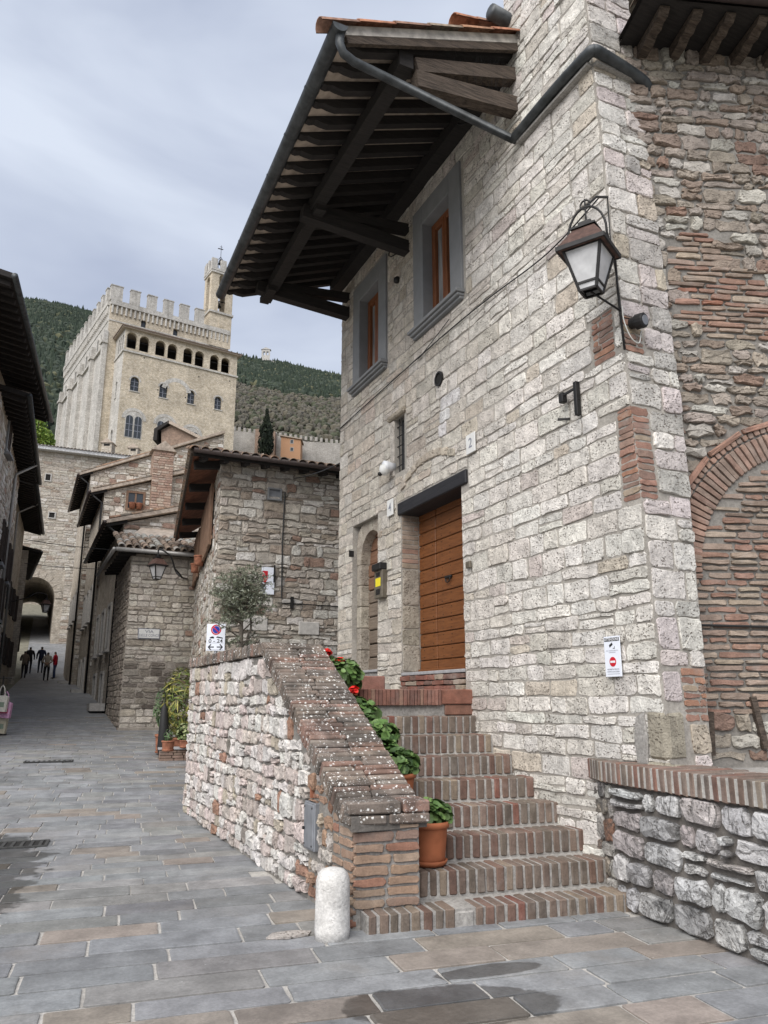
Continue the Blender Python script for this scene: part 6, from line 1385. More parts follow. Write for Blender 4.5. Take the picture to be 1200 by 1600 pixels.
ot = thing('olive_tree', 'small grey-leaved olive tree behind the parapet in front of the corner house', 'tree', (3.38, 13.0, 0.1)); m = MB()
tr = [V((3.36, 13, 0.05)), V((3.37, 13, 1.2)), V((3.34, 13.0, 2.3)), V((3.32, 13, 2.9)), V((3.27, 12.98, 3.35)), V((3.26, 13, 3.75))]
m.tube(smooth_path(tr, 4), [0.06 - 0.045 * i / 20 for i in range(21)], 8); tw = []
for i in range(34):
    q_ = tr[3].lerp(tr[5], U(0, .9)) if i > 8 else tr[2].lerp(tr[3], U(.2, 1)); a = U(0, 6.28); r = U(.25, .62); e = q_ + V((math.cos(a) * r, math.sin(a) * r, U(-.15, .36))); mdp = (q_ + e) / 2 + V((0, 0, U(0, .1))); m.tube([q_, mdp, e], [.015, .010, .004], 5); tw.append((q_, mdp, e))
for i in range(90):
    while True:
        d = V((U(-1, 1), U(-1, 1), U(-1, 1)))
        if .3 < d.length < 1: break
    e = V((3.3 + d.x * .56, 13 + d.y * .5, 3.38 + d.z * .52)); q_ = tr[3].lerp(tr[5], min(1, max(0, (e.z - 2.75) / 1.1))); mdp = (q_ + e) / 2 + V((0, 0, -.05)); m.tube([q_, mdp, e], [.009, .006, .003], 4); tw.append((q_, mdp, e))
m.tube(smooth_path([V((3.45, 13.05, .05)), V((3.44, 13.05, 2.4)), V((3.5, 13.03, 2.75)), V((3.47, 13.0, 3.1))], 4), .02, 6); m.build('trunk', M['bark'], ot, True)
m = MB()
for (q_, md, e) in tw:
    for _ in range(8):
        k = U(.45, 1.05); b0 = (q_.lerp(md, k * 2) if k < .5 else md.lerp(e, k * 2 - 1)); dd = V((U(-1, 1), U(-1, 1), U(-.7, .8))).normalized(); L_ = U(.08, .2)
        m.tube([b0, b0 + dd * L_], [.004, .002], 3, (0.2, 0.19, 0.14))
        for j in range(9):
            pb = b0 + dd * L_ * U(.1, 1.05) + V((U(-.02, .02), U(-.02, .02), U(-.02, .02))); leafset(m, pb, .012, .012, .012, 1, .036, [(0.17, 0.19, 0.13), (0.12, 0.14, 0.085), (0.27, 0.29, 0.23), (0.2, 0.215, 0.155)], .22, 'narrow')
m.build('crown', M['leaf'], ot)
m = MB(); m.lathe((3.4, 13.0, G(0, 13)), [(.2, 0), (.27, .1), (.32, .5), (.34, .52), (.34, .58), (.3, .58), (.28, .5)], 18); m.build('planter', M['old_terracotta'], ot, True)

lg = thing('stone_ledge', 'low stacked stone ledge with slate top holding flowerpots beside the corner house', 'ledge', (3.05, 16.9, .3)); fl_ = Fr((2.74, 16.95, 0), E_, (0, 0, 1), -EN); zg = G(0, 17)
for i in range(4):
    z = zg + i * .055; s_ = 0
    while s_ < .62: l = U(.14, .3); MB().rbox(fl_, s_, min(s_ + l, .66), z, z + .05, -.5, U(-.015, .0), .008, varc((.24, .17, .135))).build('brick', M['old_brick'], lg); s_ += l + .01
MB().rbox(fl_, -.03, .7, zg + .222, zg + .262, -.55, .03, .008).build('slab', M['slate_sill'], lg)
def bush(name, label, c, rx, rz_, n, size, cols, potr, poth, shape='narrow', droop=.16, zoff=0.0, cat='potted plant'):
    t = thing(name, label, cat, c, 'pot plants by the corner house'); pot(t, c, potr, poth, 'old_terracotta'); m = MB()
    leafset(m, V(c) + V((0, 0, poth + rz_ * .8 + zoff)), rx, rx, rz_, n, size, cols, droop, shape); m.build('foliage', M['leaf'], t)
    m = MB()
    for i in range(6): e = V(c) + V((U(-rx, rx) * .6, U(-rx, rx) * .6, poth + rz_ * U(.6, 1.3))); m.tube([V(c) + V((0, 0, poth * .9)), e], .012, 5)
    m.build('stems', M['bark'], t)
zt_ = zg + .266
bush('potted_plant', 'small spiky plant in a terracotta pot on the slate ledge', onZ(262, 1174, zt_), .09, .12, 60, .07, [(0.06, .11, .04), (.09, .15, .06)], .13, .2, 'narrow', .14)
bush('potted_plant', 'low pale variegated bush at the right end of the slate ledge', V((3.22, 16.75, zt_)), .2, .19, 420, .032, [(.16, .2, .08), (.25, .27, .13), (.1, .14, .05)], .14, .16, 'round')
bush('potted_shrub', 'tall yellow-green shrub in a pot behind the slate ledge', V((3.2, 17.5, zg + .1)), .38, .75, 700, .13, [(.12, .16, .04), (.2, .2, .045), (.07, .11, .03), (.27, .25, .06)], .2, .34, 'narrow', .13, .15)
bush('potted_shrub', 'dark green palm-leaved plant in a pot at the left of the ledge', V((2.95, 17.9, zg + .1)), .24, .5, 260, .13, [(.05, .09, .035), (.08, .12, .05)], .18, .4, 'narrow', .12, .2)
uc = V((2.84, 17.3, zg)); t = thing('folded_parasol', 'furled dark parasol with curved handle standing by the potted shrubs', 'parasol', uc)
m = MB(); m.tube([uc + V((0, 0, .02)), uc + V((0, 0, .25)), uc + V((.02, 0, .6)), uc + V((.0, 0, 1.05)), uc + V((0, 0, 1.15))], [.05, .1, .11, .07, .02], 9); m.build('canopy', M['cable_black'], t, True)
m = MB(); m.tube([uc, uc + V((0, 0, 1.15)), uc + V((0, 0, 1.35)), uc + V((-.05, 0, 1.42)), uc + V((-.12, 0, 1.38))], .014, 6); m.build('pole', M['iron'], t, True)

# ------------------------------------------------------------------ people walking up the street
def person(px_, py_, label, jacket, legs, hair, H, face, lean=0.0, arms='back', stride=0.12):
    g = ground_hit(px_, py_); k = H / 1.75
    sk = {'pelvis': (0, 0, .95), 'waist': (0, lean * .3, 1.1), 'chest': (0, lean * .8, 1.34), 'neck': (0, lean, 1.5), 'head0': (0, lean + .02, 1.57), 'head1': (0, lean + .05, 1.7)}
    rd = {'pelvis': .155, 'waist': .15, 'chest': .175, 'neck': .06, 'head0': .075, 'head1': .095}
    ed = [('pelvis', 'waist'), ('waist', 'chest'), ('chest', 'neck'), ('neck', 'head0'), ('head0', 'head1')]
    for s_, sd_ in ((-1, 'l'), (1, 'r')):
        st_ = stride * s_
        sk.update({'hip' + sd_: (.09 * s_, 0, .88), 'knee' + sd_: (.1 * s_, st_ * .7 + .03, .5), 'ankle' + sd_: (.1 * s_, st_, .09), 'toe' + sd_: (.11 * s_, st_ + .17, .035)})
        rd.update({'hip' + sd_: .1, 'knee' + sd_: .068, 'ankle' + sd_: .045, 'toe' + sd_: .04}); ed += [('pelvis', 'hip' + sd_), ('hip' + sd_, 'knee' + sd_), ('knee' + sd_, 'ankle' + sd_), ('ankle' + sd_, 'toe' + sd_)]
        if arms == 'back': el, ha = (.27 * s_, lean - .1, 1.13), (.05 * s_, lean - .19, 1.0)
        elif arms == 'front': el, ha = (.25 * s_, lean + .02, 1.12), (.12 * s_, lean + .24, 1.15)
        else: el, ha = (.26 * s_, lean * .6 - .03, 1.13), (.27 * s_, lean * .5 + .07 * s_, .87)
        sk.update({'sh' + sd_: (.18 * s_, lean * .95, 1.41), 'el' + sd_: el, 'ha' + sd_: ha}); rd.update({'sh' + sd_: .08, 'el' + sd_: .06, 'ha' + sd_: .042}); ed += [('chest', 'sh' + sd_), ('sh' + sd_, 'el' + sd_), ('el' + sd_, 'ha' + sd_)]
    nm = list(sk); me = bpy.data.meshes.new('person'); me.from_pydata([V(sk[n]) for n in nm], [(nm.index(a), nm.index(b)) for a, b in ed], [])
    o = bpy.data.objects.new('person', me); col.objects.link(o); md = o.modifiers.new('skin', 'SKIN')
    for i, n in enumerate(nm): me.skin_vertices[0].data[i].radius = (rd[n], rd[n]); me.skin_vertices[0].data[i].use_root = (n == 'pelvis')
    o.modifiers.new('sub', 'SUBSURF').levels = 1
    dg = bpy.context.evaluated_depsgraph_get(); nme = bpy.data.meshes.new_from_object(o.evaluated_get(dg)); bpy.data.objects.remove(o)
    rot = Matrix.Rotation(face, 4, 'Z'); cbuf = []
    skin_ = (.38, .24, .17)
    for v_ in nme.vertices:
        z = v_.co.z; hd = (V(v_.co) - V(sk['hal'])).length < .07 or (V(v_.co) - V(sk['har'])).length < .07
        c = hair if z > 1.66 or (z > 1.54 and v_.co.y < lean + .0) else skin_ if z > 1.5 or hd else jacket if z > .86 else (.03, .025, .02) if z < .1 else legs
        if abs(v_.co.x) > .2 and z > .8 and z < 1.5 and not hd: c = jacket
        cbuf.extend((*c, 1)); v_.co = V(g) + (rot @ (v_.co * k))
    a_ = nme.attributes.new('Col', 'FLOAT_COLOR', 'POINT'); a_.data.foreach_set('color', cbuf); nme.polygons.foreach_set('use_smooth', [True] * len(nme.polygons)); nme.materials.clear(); nme.materials.append(M['cloth'])
    o = bpy.data.objects.new('person', nme); col.objects.link(o); tag(o, label, 'person', 'people walking up the street')
person(36, 1060, 'person in brown jacket bending forward, leftmost of the group', (.17, .14, .11), (.03, .03, .035), (.06, .05, .045), 1.68, .15, .12, 'front', .1)
person(44, 1053, 'person in black jacket behind the brown-jacketed person', (.025, .025, .028), (.03, .03, .035), (.03, .025, .02), 1.72, .1, .05, 'side', .08)
person(62, 1052, 'person in dark navy jacket walking in the middle of the street', (.022, .026, .045), (.03, .032, .04), (.05, .045, .04), 1.72, -.05, .03, 'side', .12)
person(71, 1064, 'person in beige jacket holding hands behind the back', (.36, .31, .25), (.02, .02, .022), (.10, .09, .08), 1.68, -.1, .06, 'back', .1)
person(84, 1061, 'person in red jacket and blue jeans at the right of the group', (.42, .02, .035), (.04, .055, .11), (.05, .035, .03), 1.7, 1.2, .02, 'front', .08)

# ------------------------------------------------------------------ the great palace
PD = 150.0; C4 = lambda x, y: (60 + x / 3.75, 380 + y / 3.75)
azr, azl = YAW + math.radians(56.6), YAW - math.radians(34.3)
Oc = at(181, 690, PD); Oc.z = 0; FPR = frame_az(Oc, azr); Sl = V((math.sin(azl), math.cos(azl), 0)); FPL = Fr(Oc, Sl, (0, 0, 1), (-Sl.y, Sl.x, 0))
pal = thing('palace', 'towering crenellated stone palace with arched loggia above the rooftops', 'palace', (Oc.x, Oc.y, 34))
def R4(x, y): return FPR.pix(*C4(x, y))
PW = R4(1160, 800)[0]; ZBp = 30.0; ZLg = R4(472, 488)[1]; DB = 7.0; DT = 46.0
zc1 = R4(470, 620)[1]                                       # string course under the loggia
lg_op = []
for (x0, x1, yt, yb) in ((516, 578, 522, 625), (592, 650, 545, 645), (686, 745, 570, 668), (757, 814, 590, 688), (849, 905, 614, 712), (917, 971, 632, 730), (1005, 1059, 655, 752), (1071, 1122, 672, 768)):
    a = R4(x0, (yt + yb) / 2)[0]; b = R4(x1, (yt + yb) / 2 + 10)[0]; z1_ = R4((x0 + x1) / 2, yt)[1]; z0_ = R4((x0 + x1) / 2, yb - 8)[1]; lg_op.append((a, b, z0_, z1_))
wn_op = []
for (x, y, w, h) in ((565, 825, 26, 42), (733, 864, 24, 42), (895, 902, 22, 40), (1053, 937, 21, 38)): s_, z_ = R4(x, y); ww = R4(x + w, y)[0] - s_; hh = abs(R4(x, y - h)[1] - z_); wn_op.append((s_ - ww, s_ + ww, z_ - hh, z_ + hh))
def arch_panel(mb, fr, o, top, n=8, rev=0.6, pointed=False):     # spandrel above a round-headed opening inside a rectangular hole
    a, b, c, d = o; r = (b - a) / 2; cx = (a + b) / 2; sp_ = d - r
    for i in range(n):
        a0, a1 = math.pi * i / n, math.pi * (i + 1) / n; q0, q1 = (cx + r * math.cos(a0), sp_ + r * math.sin(a0)), (cx + r * math.cos(a1), sp_ + r * math.sin(a1))
        mb.quad(fr.P(*q0), fr.P(q0[0], top), fr.P(q1[0], top), fr.P(*q1)); mb.quad(fr.P(*q0), fr.P(*q1), fr.P(*q1, -rev), fr.P(*q0, -rev))
def shallow(o): return (o[0], o[1], o[2], o[3] + 0.02)
mb = MB(); ops = [shallow(o) for o in lg_op + wn_op]; core(mb, FPR, 0, PW, ZBp, ZLg, ops, 0.9)
for o in lg_op + wn_op: arch_panel(mb, FPR, o, o[3] + .02, 8, .9)
mb.quad(FPR.P(PW, ZBp), FPR.P(PW, ZBp, -DB), FPR.P(PW, ZLg, -DB), FPR.P(PW, ZLg))
mb.build('loggia_wall', M['palazzo_warm'], pal)
mb = MB(); lso = [(0.9, 2.0, lg_op[0][2], lg_op[0][3] - .3), (2.5, 3.4, lg_op[0][2], lg_op[0][3] - .3), (3.9, 4.8, lg_op[0][2], lg_op[0][3] - .3), (3.0, 3.9, wn_op[0][2] - 1, wn_op[0][3] - .5), (3.2, 4.6, ZBp + 12, wn_op[0][2] - 8)]
core(mb, FPL, 0, DB, ZBp, ZLg, [shallow(o) for o in lso], .8)
for o in lso: arch_panel(mb, FPL, o, o[3] + .02, 8, .8)
mb.build('loggia_side_wall', M['palazzo_pale'], pal)
m = MB(); m.rbox(FPR, 0.4, PW - .2, zc1 - 1, ZLg - .2, -4.5, -4.4); m.rbox(FPR, .3, PW - .2, zc1 + .3, zc1 + .4, -4.4, -.5); m.build('loggia_interior', M['interior'], pal)
for o in wn_op + [(o[0], o[1], o[2], o[3]) for o in lso[3:]]:
    fr_ = FPR if o in wn_op else FPL; w = MB().rbox(fr_, o[0] - .1, o[1] + .1, o[2] - .1, o[3], -.55, -.5).build('window', M['glass'], pal); m = MB(); cx = (o[0] + o[1]) / 2
    for q4 in ((cx - .06, cx + .06, o[2], o[3]), (o[0], o[1], o[2] + (o[3] - o[2]) * .36, o[2] + (o[3] - o[2]) * .36 + .1), (o[0], o[1], o[2] + (o[3] - o[2]) * .68, o[2] + (o[3] - o[2]) * .68 + .1)): m.rbox(fr_, *q4, -.5, -.42)
    m.build('glazing_bars', M['sign_grey'], w); MB().rbox(fr_, o[0] - .2, o[1] + .2, o[2] - .2, o[2], -.3, .15).build('sill', M['palazzo_pale'], w)
    m = MB(); disc(m, fr_, cx, o[3] - (o[1] - o[0]) / 2, (o[1] - o[0]) / 2, (o[1] - o[0]) / 2 + .35, -.02, .06, 12, 0, 180); m.build('arch_surround', M['palazzo_pale'], w)
for o in lg_op:                                                # loggia railings
    m = MB(); m.rbox(FPR, o[0], o[1], o[2] + 1.95, o[2] + 2.02, -.4, -.33); m.build('tie_rod', M['iron'], pal)
for (z, h, d, mt) in ((zc1 - .15, .38, .28, 'palazzo_pale'), (ZLg, .22, .75, 'deck_tile'), (ZLg + .22, .2, .9, 'roof_tile')):
    m = MB(); m.cc = (.16, .12, .095); m.rbox(FPR, -d, PW + d, z, z + h, -DB, d); m.build('string_course' if mt == 'palazzo_pale' else 'loggia_roof', M[mt], pal)
# paired lower windows under round relieving arches
for (xa, xb, yt, yb, sh) in ((505, 608, 985, 1145, True), (690, 790, 1020, 1165, True), (850, 940, 1080, 1180, False)):
    a, z1_ = R4(xa, (yt + yb) / 2)[0], R4((xa + xb) / 2, yt)[1]; b = R4(xb, (yt + yb) / 2)[0]; z0_ = R4((xa + xb) / 2, yb)[1]; cx = (a + b) / 2; g = MB().rbox(FPR, a, b, z0_, z1_ - .8, -.1, .03).build('paired_window', M['palazzo_pale'], pal)
    m = MB(); disc(m, FPR, cx, z1_ - (b - a) / 2, 0, (b - a) / 2 + .0, -.1, .035, 16, 0, 180); disc(m, FPR, cx, z1_ - (b - a) / 2, (b - a) / 2 + .1, (b - a) / 2 + .75, -.1, .07, 16, 0, 180); m.build('relieving_arch', M['palazzo_pale'], g)
    for k in (-1, 1):
        c0 = cx + k * (b - a) * .25; hw = (b - a) * .2; zt_ = z1_ - (b - a) * .28; m = MB(); m.rbox(FPR, c0 - hw, c0 + hw, z0_ + .2, zt_ - hw, .03, .06); disc(m, FPR, c0, zt_ - hw, 0, hw, .03, .06, 12, 0, 180); m.build('pane', M['glass'], g)
        m = MB()
        for zz_ in (.33, .6): m.rbox(FPR, c0 - hw, c0 + hw, z0_ + (zt_ - z0_) * zz_, z0_ + (zt_ - z0_) * zz_ + .1, .06, .09)
        m.rbox(FPR, c0 - .05, c0 + .05, z0_ + .2, zt_, .06, .09); m.build('glazing_bars', M['sign_grey'], g)
# pale patch of a blocked arch, putlog holes
a, b = R4(810, 850); m = MB(); disc(m, FPR, a, b - 1.0, 2.4, 3.3, -.02, .03, 18, 10, 170); m.build('blocked_arch', M['palazzo_pale'], pal)
for (x, y) in ((620, 672), (940, 783), (1120, 808), (700, 860), (862, 905), (540, 830)): a, b = R4(x, y); MB().rbox(FPR, a - .14, a + .14, b - .14, b + .14, 0, .01).build('putlog_hole', M['interior'], pal)
# main block behind, with battlements
FT = Fr(FPR.P(0, 0, -DB), FPR.S, (0, 0, 1), FPR.N)
def T4(x, y): return FT.pix(*C4(x, y))
tl = T4(416, 420)[0]; tr_ = T4(1112, 640)[0]; zp_ = T4(455, 345)[1]; zm = T4(455, 252)[1]; zcb = T4(430, 385)[1]
CT = FT.P(tl, 0); FTL = Fr(CT, Sl, (0, 0, 1), (-Sl.y, Sl.x, 0)); far_s = FTL.pix(*C4(140, 900))[0]
twn = []
for (x, y, w, h) in ((616, 475, 15, 26), (803, 528, 14, 26), (1030, 598, 9, 16)): s_, z_ = T4(x, y); ww = T4(x + w, y)[0] - s_; hh = abs(T4(x, y - h)[1] - z_); twn.append((s_ - ww, s_ + ww, z_ - hh, z_ + hh))
mb = MB(); core(mb, FT, tl, tr_, ZBp, zp_, [shallow(o) for o in twn], .6)
for o in twn: arch_panel(mb, FT, o, o[3] + .02, 6, .6)
mb.quad(FT.P(tr_, ZBp), FT.P(tr_, ZBp, -far_s), FT.P(tr_, zp_, -far_s), FT.P(tr_, zp_)); mb.quad(FT.P(tl, zp_ - .5), FT.P(tr_, zp_ - .5), FT.P(tr_, zp_ - .5, -far_s), FT.P(tl, zp_ - .5, -far_s))
mb.build('main_wall', M['palazzo_warm'], pal)
for o in twn: MB().rbox(FT, o[0] - .1, o[1] + .1, o[2] - .1, o[3], -.5, -.45).build('window', M['glass'], pal)
mb = MB(); core(mb, FTL, 0, far_s, ZBp, zp_); mb.build('side_wall', M['palazzo_pale'], pal)
for (fr_, a, b) in ((FT, tl - .5, tr_), (FTL, -.0, far_s)):
    MB().rbox(fr_, a + .5, b, zp_ - .9, zp_ + .25, -.5, .5).build('parapet', M['palazzo_pale'], pal)
    n = int((b - a) / 1.0)
    for i in range(n):                                         # little arches on corbels below the battlements
        s_ = a + .5 + (b - a - .5) * (i + .5) / n; MB().rbox(fr_, s_ - .2, s_ + .2, zcb - 1.0, zp_ - .9, -.1, .42, .08).build('corbel', M['palazzo_pale'], pal)
    MB().rbox(fr_, a + .5, b, zcb - 2.8, zcb - 2.5, -.1, .12).build('string_course', M['palazzo_pale'], pal)
for (x0, x1) in ((419, 488), (535, 590), (635, 688), (730, 785), (825, 877), (915, 965)):
    a, b = T4(x0, 330 + (x0 - 420) * .28)[0], T4(x1, 330 + (x1 - 420) * .28)[0]; m = MB(); m.rbox(FT, a, b, zp_ + .22, zm - .2, -.55, .52); m.rbox(FT, a - .12, b + .12, zm - .2, zm, -.65, .62); m.build('merlon', M['palazzo_pale'], pal)
for i in range(11):
    a = 1.5 + (far_s - 3) * i / 10.5; m = MB(); m.rbox(FTL, a, a + 1.7, zp_ + .22, zm - .2, -.55, .52); m.rbox(FTL, a - .12, a + 1.82, zm - .2, zm, -.65, .62); m.build('merlon', M['palazzo_pale'], pal)
nb = 4
for i in range(nb + 1):                                        # buttress strips, cornice and tall windows on the shaded side
    s_ = max(.4, (far_s - 1.2) * i / nb); m = MB(); m.rbox(FTL, s_ - .7, s_ + .7, ZBp, zcb - 5.5, -.1, .9); m.rbox(FTL, s_ - .95, s_ + .95, zcb - 8.5, zcb - 7.9, -.1, 1.2); m.build('buttress', M['palazzo_pale'], pal)
    if i < nb:
        MB().rbox(FTL, s_ + .7, s_ + (far_s - 1.2) / nb - .7, zcb - 8.6, zcb - 8.1, -.1, .45).build('cornice', M['palazzo_pale'], pal)
        MB().tube([FTL.P(s_ + 1.0, zcb - 6, .15), FTL.P(s_ + 1.0, ZBp, .15)], .14, 6).build('downpipe', M['rusty_iron'], pal)
        for k in (.35, .68):
            c0 = s_ + (far_s - 1.2) / nb * k; o = (c0 - .6, c0 + .6, zcb - 8, zcb - 4.6); w = MB().rbox(FTL, o[0], o[1], o[2], o[3] - .6, 0, .06).build('window', M['glass'], pal); m = MB(); disc(m, FTL, c0, o[3] - .6, 0, .6, 0, .06, 10, 0, 180); m.build('arched_head', M['glass'], w); m = MB(); disc(m, FTL, c0, o[3] - .6, .6, 1.0, -.02, .2, 10, 0, 180); m.rbox(FTL, o[0] - .4, o[0], o[2], o[3] - .6, -.02, .2); m.rbox(FTL, o[1], o[1] + .4, o[2], o[3] - .6, -.02, .2); m.build('surround', M['palazzo_pale'], w)
# bell tower
FW = Fr(FT.P(0, 0, 0.3), FT.S, (0, 0, 1), FT.N)
def W4(x, y): return FW.pix(*C4(x, y))
wa, wb = W4(1012, 300)[0], W4(1138, 330)[0]; tw_ = wb - wa; zb0 = zp_ - 2; zmid = W4(1030, 395)[1]; ztp = W4(1030, 150)[1]; zmt = W4(1030, 88)[1]
FWL = Fr(FW.P(wa, 0), Sl, (0, 0, 1), (-Sl.y, Sl.x, 0)); dw = tw_ * 0.85
mb = MB()
op1 = (wa + tw_ * .34, wa + tw_ * .70, zmid + .2, W4(1078, 185)[1]); op2 = (dw * .3, dw * .72, zmid + .2, op1[3] - .4)
core(mb, FW, wa, wb, zb0 - 2.5, ztp, [shallow(op1)], .7); arch_panel(mb, FW, op1, op1[3] + .02, 8, .7); core(mb, FWL, 0, dw, zb0, ztp, [shallow(op2)], .7); arch_panel(mb, FWL, op2, op2[3] + .02, 8, .7)
fk = Fr(FW.P(0, 0, -dw), FW.S, (0, 0, 1), -FW.N); core(mb, fk, wa, wb, zb0, ztp, [shallow(op1)], .7); fk2 = Fr(FW.P(wb, 0), Sl, (0, 0, 1), (Sl.y, -Sl.x, 0)); core(mb, fk2, 0, dw, zb0, ztp, [shallow(op2)], .7)
mb.quad(FW.P(wa, ztp), FW.P(wb, ztp), FW.P(wb, ztp, -dw), FW.P(wa, ztp, -dw)); mb.quad(FW.P(wa, zmid), FW.P(wb, zmid), FW.P(wb, zmid, -dw), FW.P(wa, zmid, -dw)); tower = mb.build('bell_tower', M['palazzo_warm'], pal)
for (z, h, d) in ((zmid - .5, .5, .3), (ztp - .9, .5, .3), (ztp - .3, .6, .35)): m = MB(); m.rbox(FW, wa - d, wb + d, z, z + h, -dw - d, d); m.build('cornice', M['palazzo_pale'], tower)
for i in range(3):
    a = wa - .3 + (tw_ + .6) * i / 2.6; w_2 = (tw_ + .6) / 2.6 * .58; MB().rbox(FW, a, a + w_2, ztp + .3, zmt, -.4, .35).build('merlon', M['palazzo_pale'], tower); MB().rbox(FW, a, a + w_2, ztp + .3, zmt, -dw - .35, -dw + .4).build('merlon', M['palazzo_pale'], tower)
for i in range(1, 3): a = dw * i / 3 - .1; MB().rbox(FWL, a, a + .9, ztp + .3, zmt, -.4, .35).build('merlon', M['palazzo_pale'], tower)
cb = FW.P((wa + wb) / 2, 0, -dw / 2); zt_ = zmt + .4
m = MB(); m.lathe(V((cb.x, cb.y, zt_)), [(.62, 0), (.5, .25), (.36, .8), (.28, 1.2), (.1, 1.4)], 12); m.build('bell', M['iron'], tower, True)
m = MB()
for a in range(4): x = math.cos(a * math.pi / 2 + .4); y = math.sin(a * math.pi / 2 + .4); m.tube([V((cb.x + x * .8, cb.y + y * .8, ztp)), V((cb.x + x * .8, cb.y + y * .8, zt_ + .9)), V((cb.x, cb.y, zt_ + 2.0))], .06, 5)
m.tube([V((cb.x, cb.y, zt_ + 1.8)), V((cb.x, cb.y, zt_ + 5.2))], .06, 5); m.bar(V((cb.x - .8, cb.y, zt_ + 4.2)), V((cb.x + .5, cb.y, zt_ + 4.2)), .06, .25); m.bar(V((cb.x - .35, cb.y, zt_ + 4.8)), V((cb.x + .35, cb.y, zt_ + 4.8)), .06, .06); m.build('bell_frame', M['iron'], tower)
m = MB(); m.lathe(V((cb.x, cb.y, zmid + 2.5)), [(.8, 0), (.65, .3), (.45, .9), (.1, 1.3)], 12); m.build('great_bell', M['iron'], tower, True); MB().tube([V((cb.x - 2, cb.y, zmid + 4)), V((cb.x + 2, cb.y, zmid + 4))], .15, 6).build('bell_beam', M['beam_wood'], tower)
a, b = W4(1070, 470); MB().rbox(FW, a - .6, a + .6, b - 1, b + .6, 0, .06).build('blocked_window', M['palazzo_warm'], pal)

# ------------------------------------------------------------------ the wooded hill
BE = [math.radians(-40 + i * 0.75) for i in range(74)]; RR = [200, 230, 260, 300, 340, 380, 420, 460, 500, 540, 580, 620, 660, 700, 720, 800, 950]
mb = MB()
for r in RR:
    for be in BE:
        x, y = r * math.sin(be + YAW), r * math.cos(be + YAW); mb.v.append((x, y, hill(x, y) - (4 if r < 240 else 0))); mb.c.append((.07, .075, .045))
nB = len(BE)
for j in range(len(RR) - 1):
    for i in range(nB - 1): a = j * nB + i; mb.f.append((a, a + 1, a + 1 + nB, a + nB))
hq = NM('hillside', 0.95, 0.1); hq.base(hq.mix(hq.ramp(hq.noise(.05, 6, .65), .35, .65), (.035, .042, .022), (.075, .068, .045))); M['hillside'] = hq.m
tag(mb.build('hill', M['hillside'], None, True), kind='structure')
bmi = bmesh.new(); bmesh.ops.create_icosphere(bmi, subdivisions=1, radius=1.0); IV = [v_.co.copy() for v_ in bmi.verts]; IF = [tuple(v_.index for v_ in f_.verts) for f_ in bmi.faces]; bmi.free()
wood_ = MB(); scrub = MB(); variants = []
for k in range(10):
    con = k < 4; vs = []
    for v_ in IV:
        q_ = v_.copy(); n_ = 1 + .38 * mnoise.noise(v_ * 2.3 + V((k * 9.1, 0, 0))) + U(-.13, .13)
        if con: hgt = (v_.z + 1) / 2; q_ = V((v_.x * (1.15 - hgt) * n_ * .8, v_.y * (1.15 - hgt) * n_ * .8, v_.z * 1.7))
        else: q_ = v_ * n_
        vs.append(q_)
    variants.append(vs)
nwood = 0
for i in range(21000):
    be = math.radians(U(-28, -17) if U(0, 1) < .5 else U(-13.5, -1.5)); r = 250 + 485 * (U(0, 1) ** 0.7)
    x, y = r * math.sin(be + YAW), r * math.cos(be + YAW); z = hill(x, y); deg = math.degrees(be); pr = proj(V((x, y, z)))
    # only where the hill can be seen: left of the palace and to its right
    if not (deg < -17.5 or deg > -12.5): continue
    el = math.degrees(math.atan2(z - CAMZ, r)); bare = deg > -14 and r < 440 + 60 * mnoise.noise(V((x * .02, y * .02, 1)))
    n_ = mnoise.noise(V((x * .018, y * .018, 4))); s_ = U(1.5, 2.9)
    con = U(0, 1) < (.55 if n_ > 0 else .2); vs = variants[rnd.randrange(0, 4) if con else rnd.randrange(4, 10)]
    if bare:
        if U(0, 1) < .2: continue
        s_ *= U(.45, .75); vs = variants[rnd.randrange(4, 10)]; c = pick((3, (.085, .078, .062)), (2, (.10, .09, .066)), (1.5, (.055, .06, .036)))
    else: c = pick((4, (.028, .039, .026)), (3, (.036, .048, .031)), (1.2, (.052, .06, .032)), (.35, (.085, .085, .045))) if not con else pick((4, (.02, .032, .02)), (2, (.027, .04, .024)))
    a = U(0, 6.28); ca, sa = math.cos(a) * s_, math.sin(a) * s_
    (scrub if bare else wood_).add([(x + v_.x * ca - v_.y * sa, y + v_.x * sa + v_.y * ca, z + (v_.z * 1.15 + .6) * s_) for v_ in vs], IF, c)
tag(wood_.build('forest', M['wood_leaf'], None, False), 'dense dark green wood covering the hill behind the palace', 'forest', kind='stuff')
tag(scrub.build('scrub', M['wood_leaf'], None, False), 'leafless grey-brown scrub on the lower slope right of the palace', 'scrub', kind='stuff')
# chapel on the ridge
ch0 = at(415, 560, 700); ch = thing('hilltop_chapel', 'tiny pale chapel with a belfry on the hill ridge', 'chapel', ch0); fc = Fr(ch0, (CR.x, CR.y, 0), (0, 0, 1), (-CF.x, -CF.y, 0)); m_ = 690 / 1200 * 1.02
mb = MB(); core(mb, fc, -4.2, 4.2, -2, 9.5, [(-2.6, -.6, 3.5, 7.5), (.6, 2.6, 3.5, 7.5)], 3); mb.build('belfry', M['palazzo_pale'], ch); m = MB(); m.prism(fc, [(-4.8, 9.5), (4.8, 9.5), (0, 11.8)], -4, .5); m.build('belfry_roof', M['palazzo_pale'], ch); m = MB(); m.prism(fc, [(-14, -8), (14, -8), (12, -3), (4, 0), (-8, -2)], -8, -3.2); m.build('nave', M['palazzo_pale'], ch)
